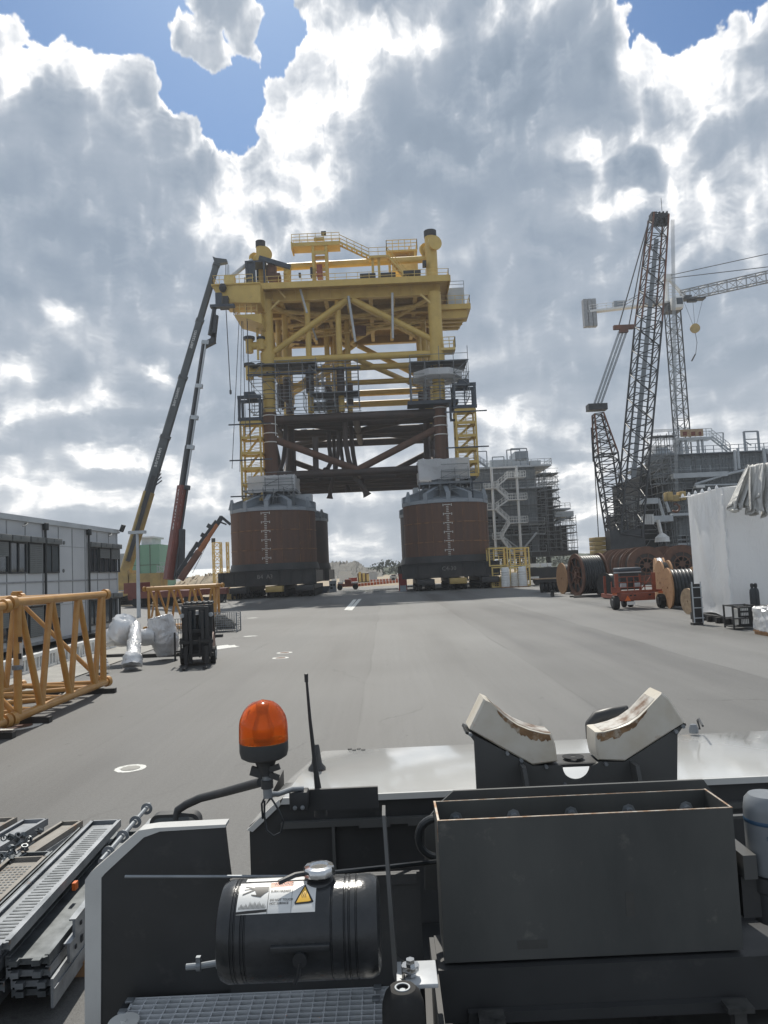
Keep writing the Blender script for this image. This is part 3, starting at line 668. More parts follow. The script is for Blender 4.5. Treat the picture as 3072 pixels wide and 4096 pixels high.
up_ = m_.build('upper_platform', 'yellow_paint', plat); rl = MB(); rail(rl, [(ux0, 110.1, uz), (ux1, 110.1, uz), (ux1, 113.9, uz), (ux0, 113.9, uz)], 1.6, .9, .05, 3, True); rl.tube(Z1(1186, 160, 111), Z1(1186, 212, 111), .12); rl.build('railing', 'yellow_light', up_)
m_ = MB(); box1(m_, 1082, 255, 1238, 322, 112, 3); m_.build('equipment_cabin', 'yellow_light', plat)
m_ = MB()
for q in ((890, 340, 985, 362), (1010, 335, 1105, 352), (1150, 322, 1255, 336)): box1(m_, *q, 103.5, 2)
box1(m_, 1266, 250, 1290, 283, 104, .8); box1(m_, 590, 290, 605, 345, 103, .8); box1(m_, 520, 322, 534, 345, 102.6, .5); box1(m_, 655, 72, 685, 88, 104, .5)
m_.build('deck_equipment', 'black_steel', plat)
m_ = MB(); box1(m_, 630, 280, 665, 350, 103.4, 1.4); m_.build('orange_cabinet', 'trailer_red', plat)
# dark deck house frame beside the left leg
m_ = MB(); a_, b_ = Z1(208, 268, 102.5), Z1(318, 370, 102.5)
for x in (a_.x, (a_.x*.55+b_.x*.45), b_.x):
    for y in (101.9, 104.5): m_.bb(x-.14, x+.14, y-.14, y+.14, zdt, a_.z)
m_.bb(a_.x-.2, b_.x+.2, 101.8, 104.6, a_.z, a_.z+.25); m_.bb(a_.x+.15, a_.x+1.2, 101.95, 102.05, zdt, a_.z-.002); m_.build('deck_house', 'blue_steel', plat)
m_ = MB(); box1(m_, 335, 268, 385, 330, 103.2, 1.5); box1(m_, 335, 335, 412, 362, 103, 1.6); m_.build('winch_unit', 'rust_orange', plat)
# deck crane
m_ = MB(); m_.tube(Z1(452, 375, 103), Z1(452, 300, 103), .55, n=16); m_.tube(Z1(440, 330, 102.5), Z1(470, 280, 102.5), .4); m_.build('crane_pedestal', 'yellow_paint', plat)
m_ = MB(); m_.beam(Z1(282, 229, 102), Z1(470, 285, 102), .5, .62); m_.build('crane_boom', 'blue_steel', plat)
m_ = MB(); m_.tube(Z1(75, 372, 101), Z1(238, 243, 103), .3); m_.beam(Z1(85, 372, 101), Z1(132, 348, 101), .4); m_.build('crane_boom', 'pale_grey', plat)
# left cantilever
m_ = MB(); a_, b_ = Z1(22, 420, 101), Z1(262, 524, 101)
za = Z1(150, 425, 101).z; m_.prism([(a_.x, 99, za), (b_.x+1, 99, za), (b_.x+1, 99, Z1(250, 500, 99).z), (Z1(88, 500, 101).x, 99, Z1(90, 496, 99).z), (a_.x+.5, 99, za-1.2)], (0, 4, 0)); m_.bb(a_.x-.2, b_.x+1, 98.8, 103.2, za+.003, za+.2)
cn = m_.build('cantilever_deck', 'yellow_paint', plat)
rl = MB(); rail(rl, [(a_.x, 98.9, za+.2), (b_.x, 98.9, za+.2)], 1.2, .9); rail(rl, [(a_.x, 98.9, za+.2), (a_.x, 103.1, za+.2)], 1.2, 1.2); rl.build('railing', 'yellow_light', cn)
m_ = MB(); m_.bb(Z1(60, 0, 99).x, Z1(120, 0, 99).x, 98.9, 100.2, za+.25, za+1.4); m_.build('crane_pedestal', 'yellow_light', plat)
m_ = MB(); a2, b2 = Z1(142, 600, 101), Z1(280, 600, 101); zz = Z1(200, 592, 101).z
m_.prism([(a2.x, 99.5, zz), (b2.x+.6, 99.5, zz), (b2.x+.6, 99.5, zz-1.4), (a2.x+1.6, 99.5, zz-.5)], (0, 6, 0)); lp_ = m_.build('lower_platform', 'yellow_paint', plat)
rl = MB(); rail(rl, [(a2.x, 99.6, zz), (b2.x, 99.6, zz)], 1.7, .8, .05, 3); rail(rl, [(a2.x, 99.6, zz), (a2.x, 105, zz)], 1.7, 1, .05, 3); rl.build('railing', 'yellow_light', lp_)
for zy in (768, 928):
    m_ = MB(); q = Z1(232, zy, 104); m_.tube((q.x-.2, 103.4, q.z), (XL, 103.4, q.z), .55, n=14); m_.tube((q.x-.1, 103.4, q.z-1.0), (q.x-.1, 103.4, q.z+.9), .55, n=14); m_.tube((q.x+1.6, 103.2, q.z-.7), (q.x+1.6, 103.2, q.z+.8), .5, n=14); m_.build('bumper_stub', 'yellow_paint', plat)
    m_ = MB(); m_.tube((q.x-.1, 103.4, q.z+.9), (q.x-.1, 103.4, q.z+1.3), .8, n=14); m_.tube((q.x+1.6, 103.2, q.z+.8), (q.x+1.6, 103.2, q.z+1.15), .62, n=14); m_.build('bumper_cap', 'black_steel', plat)
m_ = MB(); m_.lathe([(.0, -.5), (.35, -.35), (.55, .1), (.4, .6), (0, .8)], Z1(62, 415, 98.6), n=12); m_.build('rigging_hook', 'black_steel', plat); m_ = MB(); m_.bb(Z1(28, 0, 98).x, Z1(82, 0, 98).x, 97.6, 98.6, Z1(60, 535, 98).z, Z1(60, 465, 98).z); m_.build('rigging_block', 'black_steel', plat)
# right platforms
m_ = MB(); a_, b_ = Z1(1372, 535, 108), Z1(1548, 535, 108)
m_.bb(a_.x-1, b_.x, 106, 112, a_.z-.85, a_.z-.1)
for k in range(4): m_.bb(a_.x-1, b_.x-.5-.2*k, 106.6+k*1.7, 106.9+k*1.7, a_.z-1.9, a_.z-.853); m_.bb(a_.x-1, b_.x-.7-.2*k, 106.4+k*1.7, 107.1+k*1.7, a_.z-2.05, a_.z-1.903)
rp = m_.build('side_platform', 'yellow_paint', plat); zz = a_.z-.1
rl = MB(); rail(rl, [(a_.x, 106.1, zz), (b_.x-.1, 106.1, zz), (b_.x-.1, 111.9, zz)], 1.3, 1.0); rl.build('railing', 'yellow_light', rp)
m_ = MB(); m_.bb(a_.x+1.2, b_.x-.6, 108, 113, zz, zz+3.2); m_.build('equipment_cabin', 'pale_grey', rp)
m_ = MB(); rail(m_, [(a_.x+1.2, 108, zz+3.2), (b_.x-.6, 108, zz+3.2)], 1.0, 2); m_.build('roof_rail', 'scaffold_steel', rp)
m_ = MB(); q = Z1(1390, 782, 104); m_.bb(q.x-.3, q.x+1.7, 103, 105.5, q.z-.35, q.z); rail(m_, [(q.x, 103, q.z), (q.x+1.7, 103, q.z), (q.x+1.7, 105.5, q.z)], 1.5, .8, .05, 3); m_.build('side_landing', 'yellow_light', plat)
m_ = MB(); m_.bb(XL-1.4, XL-1.1, 103, 103.3, zy0, zd+1); m_.bb(XL-.2, XL+.1, 102.5, 102.8, zd-2, zdt-.8); m_.build('cable_ladder', 'yellow_light', plat)
# pipes under deck
for k in range(5): tub('deck_pipe', Z1(470, 640+k*22, 118-k), Z1(1280, 560+k*14, 116-k), .14, 'yellow_light', 8)
tub('deck_pipe', Z1(470, 735, 118), Z1(620, 745, 118), .2, 'rust_orange', 8)
m_ = MB()
for k in range(4): m_.tube(Z1(868+k*14, 640, 112), Z1(868+k*14, 695, 112), .45, n=10)
m_.build('caisson_cluster', 'rust_orange', plat)

# scaffolding round the node joints
sc = MB(); bd = MB()
zs = zj1+.5
scaffold(sc, bd, XL-2.4, XL+7, YF-2.6, YF+1.5, zs, zs+6.3, 1.9, 2.1); scaffold(sc, bd, xc-6, xc+.8, YF-2.2, YF+1.6, zs, zs+6.0, 1.7, 2.0); scaffold(sc, bd, XL+5, XL+10, YF+6, YF+12, zs, zs+5, 2.2, 2)
bd.bb(XL-2.6, XL+7, YF-2.6, YF-1.9, zs+4.8, zs+5.0); bd.bb(XL+7, xc+1.2, YF-2.6, YF-1.9, zs+5.2, zs+5.4)
sf = sc.build('scaffolding', 'scaffold_steel', plat); bd.build('scaffold_boards', 'blue_steel', plat)
sc = MB(); bd = MB(); scaffold(sc, bd, XR-4, XR+4, YF-2.8, YF+2.8, zs+.4, zs+5.6, 1.9, 1.9, over=2.2); bd.bb(XR-4.6, XR+2.5, YF-2.0, YF+1.0, zs-.2, zs+.3)
sc.build('scaffolding', 'scaffold_steel', plat); bd.build('scaffold_boards', 'blue_steel', plat)
def sheetbox(x0_, x1_, y0_, y1_, z0_, z1_, name, mt, jit=.15, parent=plat, nx=14, nz=8):
    mb = MB()
    def face(p, u, v, nn, nm):
        vs = []; nrm = u.cross(v).normalized()
        for j in range(nm+1):
            for i in range(nn+1):
                e = 0 if i in (0, nn) or j == 0 else 1
                vs.append(p+u*(i/nn)+v*(j/nm)+nrm*(random.uniform(-jit, jit)*e)+V((0, 0, random.uniform(-jit, jit) if j in (0, nm) else 0)))
        mb.add(vs, [(j*(nn+1)+i, j*(nn+1)+i+1, (j+1)*(nn+1)+i+1, (j+1)*(nn+1)+i) for j in range(nm) for i in range(nn)])
    X_, Y_, Z_ = V((x1_-x0_, 0, 0)), V((0, y1_-y0_, 0)), V((0, 0, z1_-z0_))
    face(V((x0_, y0_, z0_)), X_, Z_, nx, nz); face(V((x1_, y0_, z0_)), Y_, Z_, nx, nz); face(V((x1_, y1_, z0_)), -X_, Z_, nx, nz); face(V((x0_, y1_, z0_)), -Y_, Z_, nx, nz); face(V((x0_, y0_, z1_)), X_, Y_, nx, nx)
    return mb.build(name, mt, parent, sharp=25)
c0, c1 = Z2(235, 800), Z2(510, 690); sheetbox(c0.x, c1.x, YF-2.8, YF+3, c0.z, c1.z, 'sheeted_enclosure', 'scaffold_sheet', .09)
c0, c1 = Z2(1242, 725), Z2(1535, 590); sheetbox(c0.x, c1.x, YF-2.8, YF+3, c0.z, c1.z, 'sheeted_enclosure', 'scaffold_sheet', .09)
c0, c1 = Z2(480, 865), Z2(596, 790); sheetbox(c0.x, c1.x, YF+.5, YF+2, c0.z, c1.z, 'sheeted_enclosure', 'pale_grey', .04, nx=4, nz=3)
c0, c1 = Z2(1213, 830), Z2(1240, 760); sheetbox(c0.x, c1.x, YF-1, YF+2, c0.z, c1.z, 'sheeted_enclosure', 'pale_grey', .04, nx=4, nz=3)
c0, c1 = Z2(1216, 112), Z2(1495, 62)     # white ring tent round the right leg, wider below
m_ = MB(); hw = (c1.x-c0.x)/2; cx_ = (c0.x+c1.x)/2
m_.lathe([(1.3, c1.z-c0.z+.35), (hw*1.1, c1.z-c0.z), (hw*1.12, 0), (1.4, -.15)], (cx_, YF, c0.z), n=8, a0=pi/8, a1=2*pi+pi/8); m_.build('sheeted_collar', 'scaffold_sheet', plat)
# suction buckets
def bucket(x, y, front):
    zb, zt = 1.9, A(1098, 2040, YF-5.9).z
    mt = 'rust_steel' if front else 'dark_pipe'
    m_ = MB(); m_.lathe([(5.9, zb+1.6), (5.9, zt)], (x, y, 0), n=72); b_ = m_.build('bucket_shell', mt, plat)
    m_ = MB(); hz = A(1098, 2000, YF-5).z - zt
    m_.lathe([(5.9, 0), (5.98, .02), (5.98, .45), (5.7, .5), (1.7, 1.3), (1.7, 5.2)], (x, y, zt), n=72)
    for k in range(12):
        t = 2*pi*k/12+pi/12 - pi/12
        d_ = V((cos(t-pi/2), sin(t-pi/2), 0)); o_ = V((x, y, zt)); s_ = V((-d_.y, d_.x, 0))*.06
        m_.prism([o_+d_*1.65+V((0, 0, .4))-s_, o_+d_*5.9+V((0, 0, .4))-s_, o_+d_*5.9+V((0, 0, 1.25))-s_, o_+d_*4.9+V((0, 0, 1.6))-s_, o_+d_*1.65+V((0, 0, 2.7))-s_], s_*2)
        m_.beam(o_+d_*5.9+V((0, 0, 1.32)), o_+d_*1.65+V((0, 0, 2.8)), .6, .12); m_.beam(o_+d_*5.99+V((0, 0, 0)), o_+d_*5.99+V((0, 0, 1.3)), .6, .10, up=d_)
    m_.build('bucket_lid', 'grey_paint', b_)
    for sx_ in (-1, 1): m_ = MB(); m_.prism([(x+sx_*5.2-.5, y-2.9, zt+.5), (x+sx_*5.2+.5, y-2.9, zt+.5), (x+sx_*5.2+.15, y-2.9, zt+1.9), (x+sx_*5.2-.15, y-2.9, zt+1.9)], (0, .2, 0)); m_.build('lifting_eye', 'grey_paint', b_)
    if front:
        m_ = MB(); ang = 0; zz = zt-.35; k = 0
        while zz > 3.6:
            w = .85 if k % 5 == 0 else .32
            for (aa, bb_) in (((-w/2), (w/2)),):
                n_ = 3; pts = []
                for i in range(n_+1): th = -pi/2+(aa+(bb_-aa)*i/n_)/5.9-.03; pts.append((x+cos(th)*5.925, y+sin(th)*5.925))
                for i in range(n_): m_.quad((*pts[i], zz), (*pts[i+1], zz), (*pts[i+1], zz+.085), (*pts[i], zz+.085))
            zz -= .24; k += 1
        for s_ in (-.55, .55):
            for j in range(7): th = -pi/2+s_/5.9-.03; z_ = zt-.35-j*1.2; m_.quad((x+cos(th-.008)*5.925, y+sin(th-.008)*5.925, z_-.15), (x+cos(th+.008)*5.925, y+sin(th+.008)*5.925, z_-.15), (x+cos(th+.008)*5.925, y+sin(th+.008)*5.925, z_+.15), (x+cos(th-.008)*5.925, y+sin(th-.008)*5.925, z_+.15))
        m_.build('draught_scale', 'white_mark', b_)
        m_ = MB(); 
        for z_ in (zt-2.6, zt-5.2): m_.lathe([(5.905, -.07), (5.935, -.05), (5.935, .05), (5.905, .07)], (x, y, z_), n=72)
        for th in (-2.35, -1.95, -1.25, -.8, -.45):
            m_.beam((x+cos(th)*5.905, y+sin(th)*5.905, zb+2.2), (x+cos(th)*5.905, y+sin(th)*5.905, zt), .05)
        m_.build('weld_seam', 'weld_rust', b_)
    # transport cradle
    m_ = MB(); m_.bb(x-6.6, x+6.3, y-6.3, y-5.9, 1.75, 3.4); m_.bb(x-6.6, x+6.3, y-6.5, y-5.7, 3.402, 3.5); m_.bb(x-6.6, x+6.3, y-6.5, y-5.7, 1.6, 1.747); m_.bb(x-6.6, x+6.3, y+5.9, y+6.3, 1.75, 3.4)
    m_.bb(x-6.4, x-5.9, y-5.6, y+5.8, 1.75, 3.4); m_.bb(x+5.7, x+6.2, y-5.6, y+5.8, 1.75, 3.4); m_.bb(x-5.8, x+5.6, y-5.6, y+5.8, 2.2, 3.2)
    for k in range(9): xx_ = x-6+k*1.5; m_.bb(xx_-.04, xx_+.04, y-6.45, y-6.303, 1.76, 3.39)
    m_.lathe([(5.95, 3.2), (6.25, 3.6), (6.0, 4.5), (5.92, 4.5)], (x, y, 0), n=48)
    return m_.build('transport_cradle', 'black_steel', plat), b_
for (x, y, f, s_) in ((XL, YF, 1, 'B4  A3'), (XR, YF, 1, 'C4-30'), (XL, YB, 0, ''), (XR, YB, 0, '')):
    cr, b_ = bucket(x, y, f)
    if s_: text(s_, .75, 'chalk', cr, frame((x-.4, y-6.47, 2.75), (1, 0, 0), (0, -1, 0)), 'chalk_marking', .01)
# stair towers on the buckets
def stairtower(xa, xb, za, zb_, Y, label):
    w = xb-xa; pt = MB(); n = 5; hh = (zb_-za)/n; dp = 2.6
    for x in (xa, xb):
        for y in (Y, Y+dp): pt.bb(x-.13, x+.13, y-.13, y+.13, za, zb_)
    for k in range(n+1):
        z = za+hh*k
        for y in (Y, Y+dp): pt.bb(xa+.13, xb-.13, y-.09, y+.09, z-.28, z+.1)
        for x in (xa, xb): pt.bb(x-.09, x+.09, Y+.13, Y+dp-.13, z-.28, z+.1)
        pt.bb(xa+.1, xb-.1, Y+.1, Y+.9, z-.05, z+.02)
        if k < n:
            for i in range(5): pt.beam((xa, Y+.05, z+.35+i*.42), ((xa+xb)/2+.1, Y+.05, z+.35+i*.42), .05)
            for i in range(6): pt.beam(((xa+xb)/2, Y+dp, z+.3+i*.38), (xb, Y+dp, z+.3+i*.38), .05)
            pt.beam(((xa+xb)/2, Y, z), ((xa+xb)/2, Y, z+hh*.95), .1)
            pt.beam((xa+.2, Y+dp-.4, z), (xb-.2, Y+.6, z+hh), .12, .3); pt.beam((xa, Y-.02, z+.15), (xb, Y-.02, z+.55), .07)
    tw = pt.build('stair_tower', 'yellow_paint', plat, label=label)
    pt = MB(); z = zb_+.11; h2 = 3.3
    for x in (xa-.1, xb+.1):
        for y in (Y, Y+dp): pt.bb(x-.17, x+.17, y-.17, y+.17, z, z+h2)
    for zz in (z+.2, z+h2): pt.bb(xa-.3, xb+.3, Y-.2, Y+.2, zz-.2, zz+.25); pt.bb(xa-.3, xb+.3, Y+dp-.2, Y+dp+.2, zz-.2, zz+.25)
    for i in range(6): pt.beam(((xa+xb)/2, Y+dp, z+.5+i*.42), (xb, Y+dp, z+.5+i*.42), .06)
    pt.beam(((xa+xb)/2, Y, z), ((xa+xb)/2, Y, z+h2), .14); pt.bb(xa+.6, xb-.6, Y, Y+dp, z+h2+.252, z+h2+.8)
    for k in range(3): pt.bb(xa-1.6, xb+1.6, Y-.3, Y-.2, z-.6-k*5.0, z-.42-k*5.0)
    pt.build('tower_head', 'blue_steel', tw)
    return tw
a_, b_ = Z2(185, 700), Z2(292, 375); stairtower(A(990, 1800, 103).x-.6, A(1040, 1800, 103).x+.35, 13.5, b_.z, 101.5, 'yellow stair tower beside the left leg')
a_, b_ = Z2(1470, 690), Z2(1575, 300); stairtower(a_.x+.15, b_.x-.1, a_.z, b_.z, 101.5, 'yellow stair tower beside the right leg')
m_ = MB(); q = Z2(1560, 700); m_.bb(q.x-.5, q.x-.1, 101.6, 104, 11.0, q.z-.1); m_.bb(q.x-1.6, q.x+.4, 101.6, 104.2, q.z-.3, q.z+.15); m_.build('tower_bracket', 'blue_steel', plat); m_ = MB(); m_.bb(XR+1.6, q.x-2, 102, 102.3, zj1+.3, zj1+.8)
m_.beam((XR+1.3, 102, zj1-2), (q.x-2.6, 102, zj1+.3), .3); m_.bb(XR+1.2, q.x-2, 102, 102.3, zj1-2.3, zj1-2); m_.build('tower_bracket', 'blue_steel', plat)
# equipment between bucket lid and node: columns, scaffolds
for (x) in (XL, XR):
    sc = MB(); bd = MB(); scaffold(sc, bd, x-3.6, x+3.4, YF-3.2, YF-1.8, 11.6, 14.6, 1.5, 1.1, boards=False); scaffold(sc, bd, x-.5, x+3.2, YF-3.3, YF-3.0, 14.4, 16.0, 1.8, .8, .025, boards=False)
    sc.build('scaffolding', 'scaffold_steel', plat)
    m_ = MB(); m_.tube((x, YF, 11.0), (x, YF, 16), 1.7, n=28)
    for k in (-2.9, -1.9, 2.3, 3.0): m_.bb(x+k-.2, x+k+.2, YF-.5, YF+.3, 11.2, 14.6)
    m_.bb(x-3.4, x+3.6, YF-2.6, YF+2, 14.4, 14.7); m_.build('gripper_column', 'grey_paint', plat)
# hoisting slings along the left side
m_ = MB()
for (a_, b_) in (((160, 610), (118, 1500)), ((175, 610), (165, 1520)), ((183, 610), (200, 1300)), ((210, 610), (230, 1350)), ((205, 480), (225, 1300))):
    m_.tube(Z1(*a_, 100), Z1(*b_, 98.4), .045, n=5)
m_.tube(Z1(82, 545, 97), Z1(108, 1030, 97), .06, n=5); m_.lathe([(0, -.3), (.15, -.2), (.15, .3), (0, .4)], Z1(109, 1040, 97), n=8)
m_.build('hanging_rope', 'rope', plat)

# transporters under the cradles
def transporter():
    t_ = thing('modular_transporter', 'x', 'transporter', (0, 0, 0), group='transporters carrying the buckets')
    m_ = MB(); m_.bb(-1.2, 1.2, -6.4, 6.6, .95, 1.45)
    for k in range(8): m_.bb(-1.25, 1.25, -6.2+k*1.6, -6.2+k*1.6+.15, .8, .95)
    m_.build('deck', 'black_steel', t_)
    m_ = MB()
    for k in range(9):
        for x in (-.85, .85): m_.bb(x-.12, x+.12, -5.95+k*1.5, -5.6+k*1.5, .45, .94)
    m_.build('axle_bogie', 'black_steel', t_)
    for x in (-.85, .85):
        for k in range(9):
            m_ = MB()
            for dx_ in (-.28, .28): m_.lathe([(.0, -.11), (.2, -.11), (.38, -.10), (.40, -.05), (.40, .05), (.38, .10), (.2, .11), (0, .11)], (x+dx_, -5.8+k*1.5, .40), (1, 0, 0), n=14)
            m_.build('wheel', 'rubber', t_)
    m_ = MB(); m_.bev(-1.1, 1.1, -8.0, -6.45, .75, 1.5, .06); m_.build('power_pack', 'black_steel', t_)
    return t_
base = transporter(); base['label'] = 'dark multi-axle transporter under the left side of the left front bucket'; base.location = (XL-3.6, YF-.6, 0)
for (x, y, lab) in ((XL+1.0, YF-.2, 'yellow multi-axle transporter under the middle of the left front bucket'), (XL+4.9, YF-.6, 'dark multi-axle transporter under the right side of the left front bucket'),
                    (XR-3.6, YF-.6, 'dark multi-axle transporter under the left side of the right front bucket'), (XR+.6, YF-.2, 'yellow multi-axle transporter under the middle of the right front bucket'), (XR+4.7, YF-.6, 'dark multi-axle transporter under the right side of the right front bucket')):
    o_ = dup(base, (x, y, 0), 0, lab)
    if 'middle' in lab:
        for ch in o_.children:
            if ch.name.startswith('power_pack'): ch.material_slots[0].link = 'OBJECT'; ch.material_slots[0].material = MT['crane_yellow']
# ================================================================== cranes on the left
def boomtube(p, q, w, h, up=(0, 0, 1)):
    m_ = MB(); p, q = V(p), V(q); d = (q-p).normalized(); u = V(up); a = d.cross(u).normalized(); b = a.cross(d).normalized()
    prof = [(-w/2, -h/2+w*.25), (-w*.3, -h/2), (w*.3, -h/2), (w/2, -h/2+w*.25), (w/2, h/2-w*.12), (w*.38, h/2), (-w*.38, h/2), (-w/2, h/2-w*.12)]
    vs = [e+a*x+b*y for e in (p, q) for (x, y) in prof]; n = 8
    m_.add(vs, [tuple(range(n)), tuple(range(2*n-1, n-1, -1))]+[(i, n+i, n+(i+1) % n, (i+1) % n) for i in range(n)]); return m_
def collar(m_, p, d, w, h, L=.35, up=(0, 0, 1)):
    p = V(p); q = p+V(d).normalized()*L; m_.beam(p, q, w*1.22, h*1.12, up)
def carrier(root, c, rz, L, W, hb, mt, naxle=5, cab=True):
    """wheeled crane carrier with its superstructure, built in world space round c"""
    R = Matrix.Rotation(rz, 3, 'Z'); c = V(c)
    def P(x, y, z): return c+R @ V((x, y, z))
    m_ = MB(); m_.box(P(0, 0, 1.35), (W, L, .7), rz); m_.box(P(0, L*.46, 1.1), (W, L*.06, .5), rz); m_.build('chassis', mt, root)
    for k in range(naxle):
        for sx in (-1, 1):
            y = -L*.42+L*.8*k/(naxle-1); w_ = MB(); w_.lathe([(0, -.2), (.35, -.2), (.62, -.18), (.68, -.08), (.68, .08), (.62, .18), (.35, .2), (0, .2)], P(sx*(W/2-.25), y, .68), R @ V((1, 0, 0)), n=16); w_.build('wheel', 'rubber', root)
    if cab:
        m_ = MB(); m_.box(P(0, L*.44, 2.2), (W*.95, 2.0, 1.2), rz); cb = m_.build('driver_cab', mt, root)
        m_ = MB(); m_.box(P(0, L*.44+1.02, 2.35), (W*.8, .06, .7), rz); m_.build('windscreen', 'glass_dark', cb)
    return P
# grey telescopic crane
g0, g1 = A(498, 2300, 96), A(868, 1052, 101)
cr = thing('mobile_crane', 'tallest telescopic crane with yellow boom foot and dark grey boom sections, left of the platform', 'mobile crane', (g0.x, g0.y, 0))
dv = g1-g0; dn = dv.normalized()
def ongrey(x, y): t = ((y-2300)/(1052-2300)); return g0+dv*t
secs = [(2300, 1990, 1.30, 1.45, 'crane_yellow'), (1990, 1775, 1.12, 1.25, 'crane_grey'), (1775, 1535, 1.0, 1.1, 'crane_grey'), (1535, 1300, .9, 1.0, 'crane_grey'), (1300, 1062, .8, .9, 'crane_grey')]
for (ya, yb, w, h, mt) in secs:
    b_ = boomtube(ongrey(0, ya), ongrey(0, yb), w, h).build('boom_section', mt, cr)
    if mt == 'crane_grey':
        m_ = MB(); collar(m_, ongrey(0, yb)-dn*.2, dn, w, h); m_.build('collar', 'crane_grey', b_)
        n_ = dn.cross(V((0, 0, 1))).normalized(); face = V((0, -1, .25))
        nn = dn.cross(V((1, 0, 0))).normalized()
        if nn.y > 0: nn = -nn
        o_ = ongrey(0, yb)-dn*3.0+nn*(h/2+.03)
        if ya > 1400: text('aertssen', .8, 'white_paint', b_, frame(o_, dn, nn), 'lettering', .005)
m_ = MB(); m_.beam(ongrey(0, 2250)+V((.3, -1.1, 0)), ongrey(0, 1930)+V((.3, -1.1, 0)), .7, .5); m_.build('lift_cylinder', 'crane_black', cr)
m_ = MB(); m_.beam(ongrey(0, 1990)-dn*2.2+V((0, -.8, 0)), ongrey(0, 1990)+dn*1.6+V((0, -.8, 0)), 1.3, .3); 
for k in range(5): m_.tube(ongrey(0, 1990)+dn*(.8+k*.5)+V((.9, -1, 0)), ongrey(0, 1990)+dn*(1.3+k*.5)+V((1.6-k*.2, -.8, .2)), .09, n=6)
m_.build('boom_head_gear', 'crane_black', cr)
m_ = MB(); tp = g1+dn*.3; m_.prism([tp+V((-.6, -.4, .55)), tp+V((-.2, -.4, .35)), tp+V((1.35, -.4, .05)), tp+V((1.4, -.4, -.35)), tp+V((.35, -.4, -.5)), tp+V((-.35, -.4, -.4))], (0, .8, 0)); m_.build('boom_head', 'crane_grey', cr)
m_ = MB(); e = A(905, 1180, 100)
for dx in (-.15, .25, .7): m_.tube(tp+V((1.2+dx*.5, 0, -.6)), e+V((dx*.6, 0, 0)), .045, n=5)
m_.build('hoist_rope', 'rope', cr)
m_ = MB(); m_.lathe([(0, -.9), (.35, -.7), (.5, 0), (.4, .8), (0, 1.0)], e+V((.1, 0, -.4)), n=12); m_.build('hook_block', 'black_steel', cr)
PP = carrier(cr, (g0.x-.5, g0.y+1, 0), radians(82), 15, 3.0, 2, 'crane_yellow', 6)
m_ = MB(); q = PP(0, -4, 2.6); m_.bb(q.x-2.5, q.x+1.5, q.y-1.6, q.y+1.6, 1.75, 3.9); m_.bb(q.x-4.2, q.x-2.6, q.y-1.8, q.y+1.8, 1.9, 4.4); m_.build('superstructure', 'crane_yellow', cr)
# red and black telescopic crane with knuckle jib
r0, r1 = A(676, 2318, 88), A(818, 1366, 92)
cr = thing('mobile_crane', 'slim telescopic crane with red boom foot, black upper sections and a folded fly jib', 'mobile crane', (r0.x, r0.y, 0)); dv = r1-r0; dn = dv.normalized()
def onred(y): return r0+dv*((y-2318)/(1366-2318))
nn = dn.cross(V((1, 0, 0))).normalized(); nn = -nn if nn.y > 0 else nn
for (ya, yb, w, h, mt) in ((2318, 1960, 1.15, 1.1, 'crane_red'), (1960, 1800, .72, .8, 'crane_black'), (1800, 1680, .62, .7, 'crane_black'), (1680, 1550, .54, .6, 'crane_black'), (1550, 1366, .48, .5, 'crane_black')):
    b_ = boomtube(onred(ya), onred(yb), w, h).build('boom_section', mt, cr)
    m_ = MB(); m_.beam(onred(ya)+V((w*.62, -.3, 0)), onred(yb)+V((w*.62, -.3, 0)), .16, .3); m_.beam(onred(yb)+V((w*.45, -.3, 0)), onred(yb)-dn*.5+V((w*.45, -.3, 0)), .9, .4); m_.build('extension_cylinder', 'pale_grey' if mt == 'crane_black' else 'crane_black', b_)
    if mt == 'crane_red': text('TEAMCRANES', .8, 'white_paint', b_, frame(onred(2055)+nn*(h/2+.03), dn, nn), 'lettering', .005)
m_ = MB(); m_.beam(onred(2318)+V((1.5, -.2, 0)), onred(2130)+V((.75, -.2, 0)), .65, .55); m_.tube(onred(2318)+V((1.05, -.5, 0)), onred(2200)+V((.75, -.5, 0)), .12); m_.build('lift_cylinder', 'crane_black', cr)
k0, k1, k2, k3 = onred(1366), A(838, 1375, 92), A(826, 1352, 92), A(858, 1232, 92.5)
m_ = MB(); m_.beam(k0-dn*.6, k0+V((1.3, 0, .1)), .8, .7); m_.beam(k0+V((1.1, 0, -.2)), k0+V((1.2, 0, 1.0)), .6, .5); m_.build('knuckle_joint', 'crane_black', cr)
m_ = MB(); m_.beam(k0+V((1.2, 0, .4)), k0+V((1.6, 0, 3.3)), .5); m_.beam(k0+V((.7, 0, .8)), k3, .38, .42); m_.beam(k0+V((1.5, 0, 2.8)), k3, .2); m_.build('fly_jib', 'crane_black', cr)
m_ = MB(); m_.bb(k3.x-.5, k3.x+2.6, k3.y-.4, k3.y+.4, k3.z, k3.z+.35); m_.bb(k3.x+.2, k3.x+1.0, k3.y-.3, k3.y+.3, k3.z+.4, k3.z+1.9); m_.build('jib_head', 'blue_steel', cr)
PP = carrier(cr, (r0.x+1.2, r0.y+.5, 0), radians(95), 11, 2.6, 2, 'crane_red', 4)
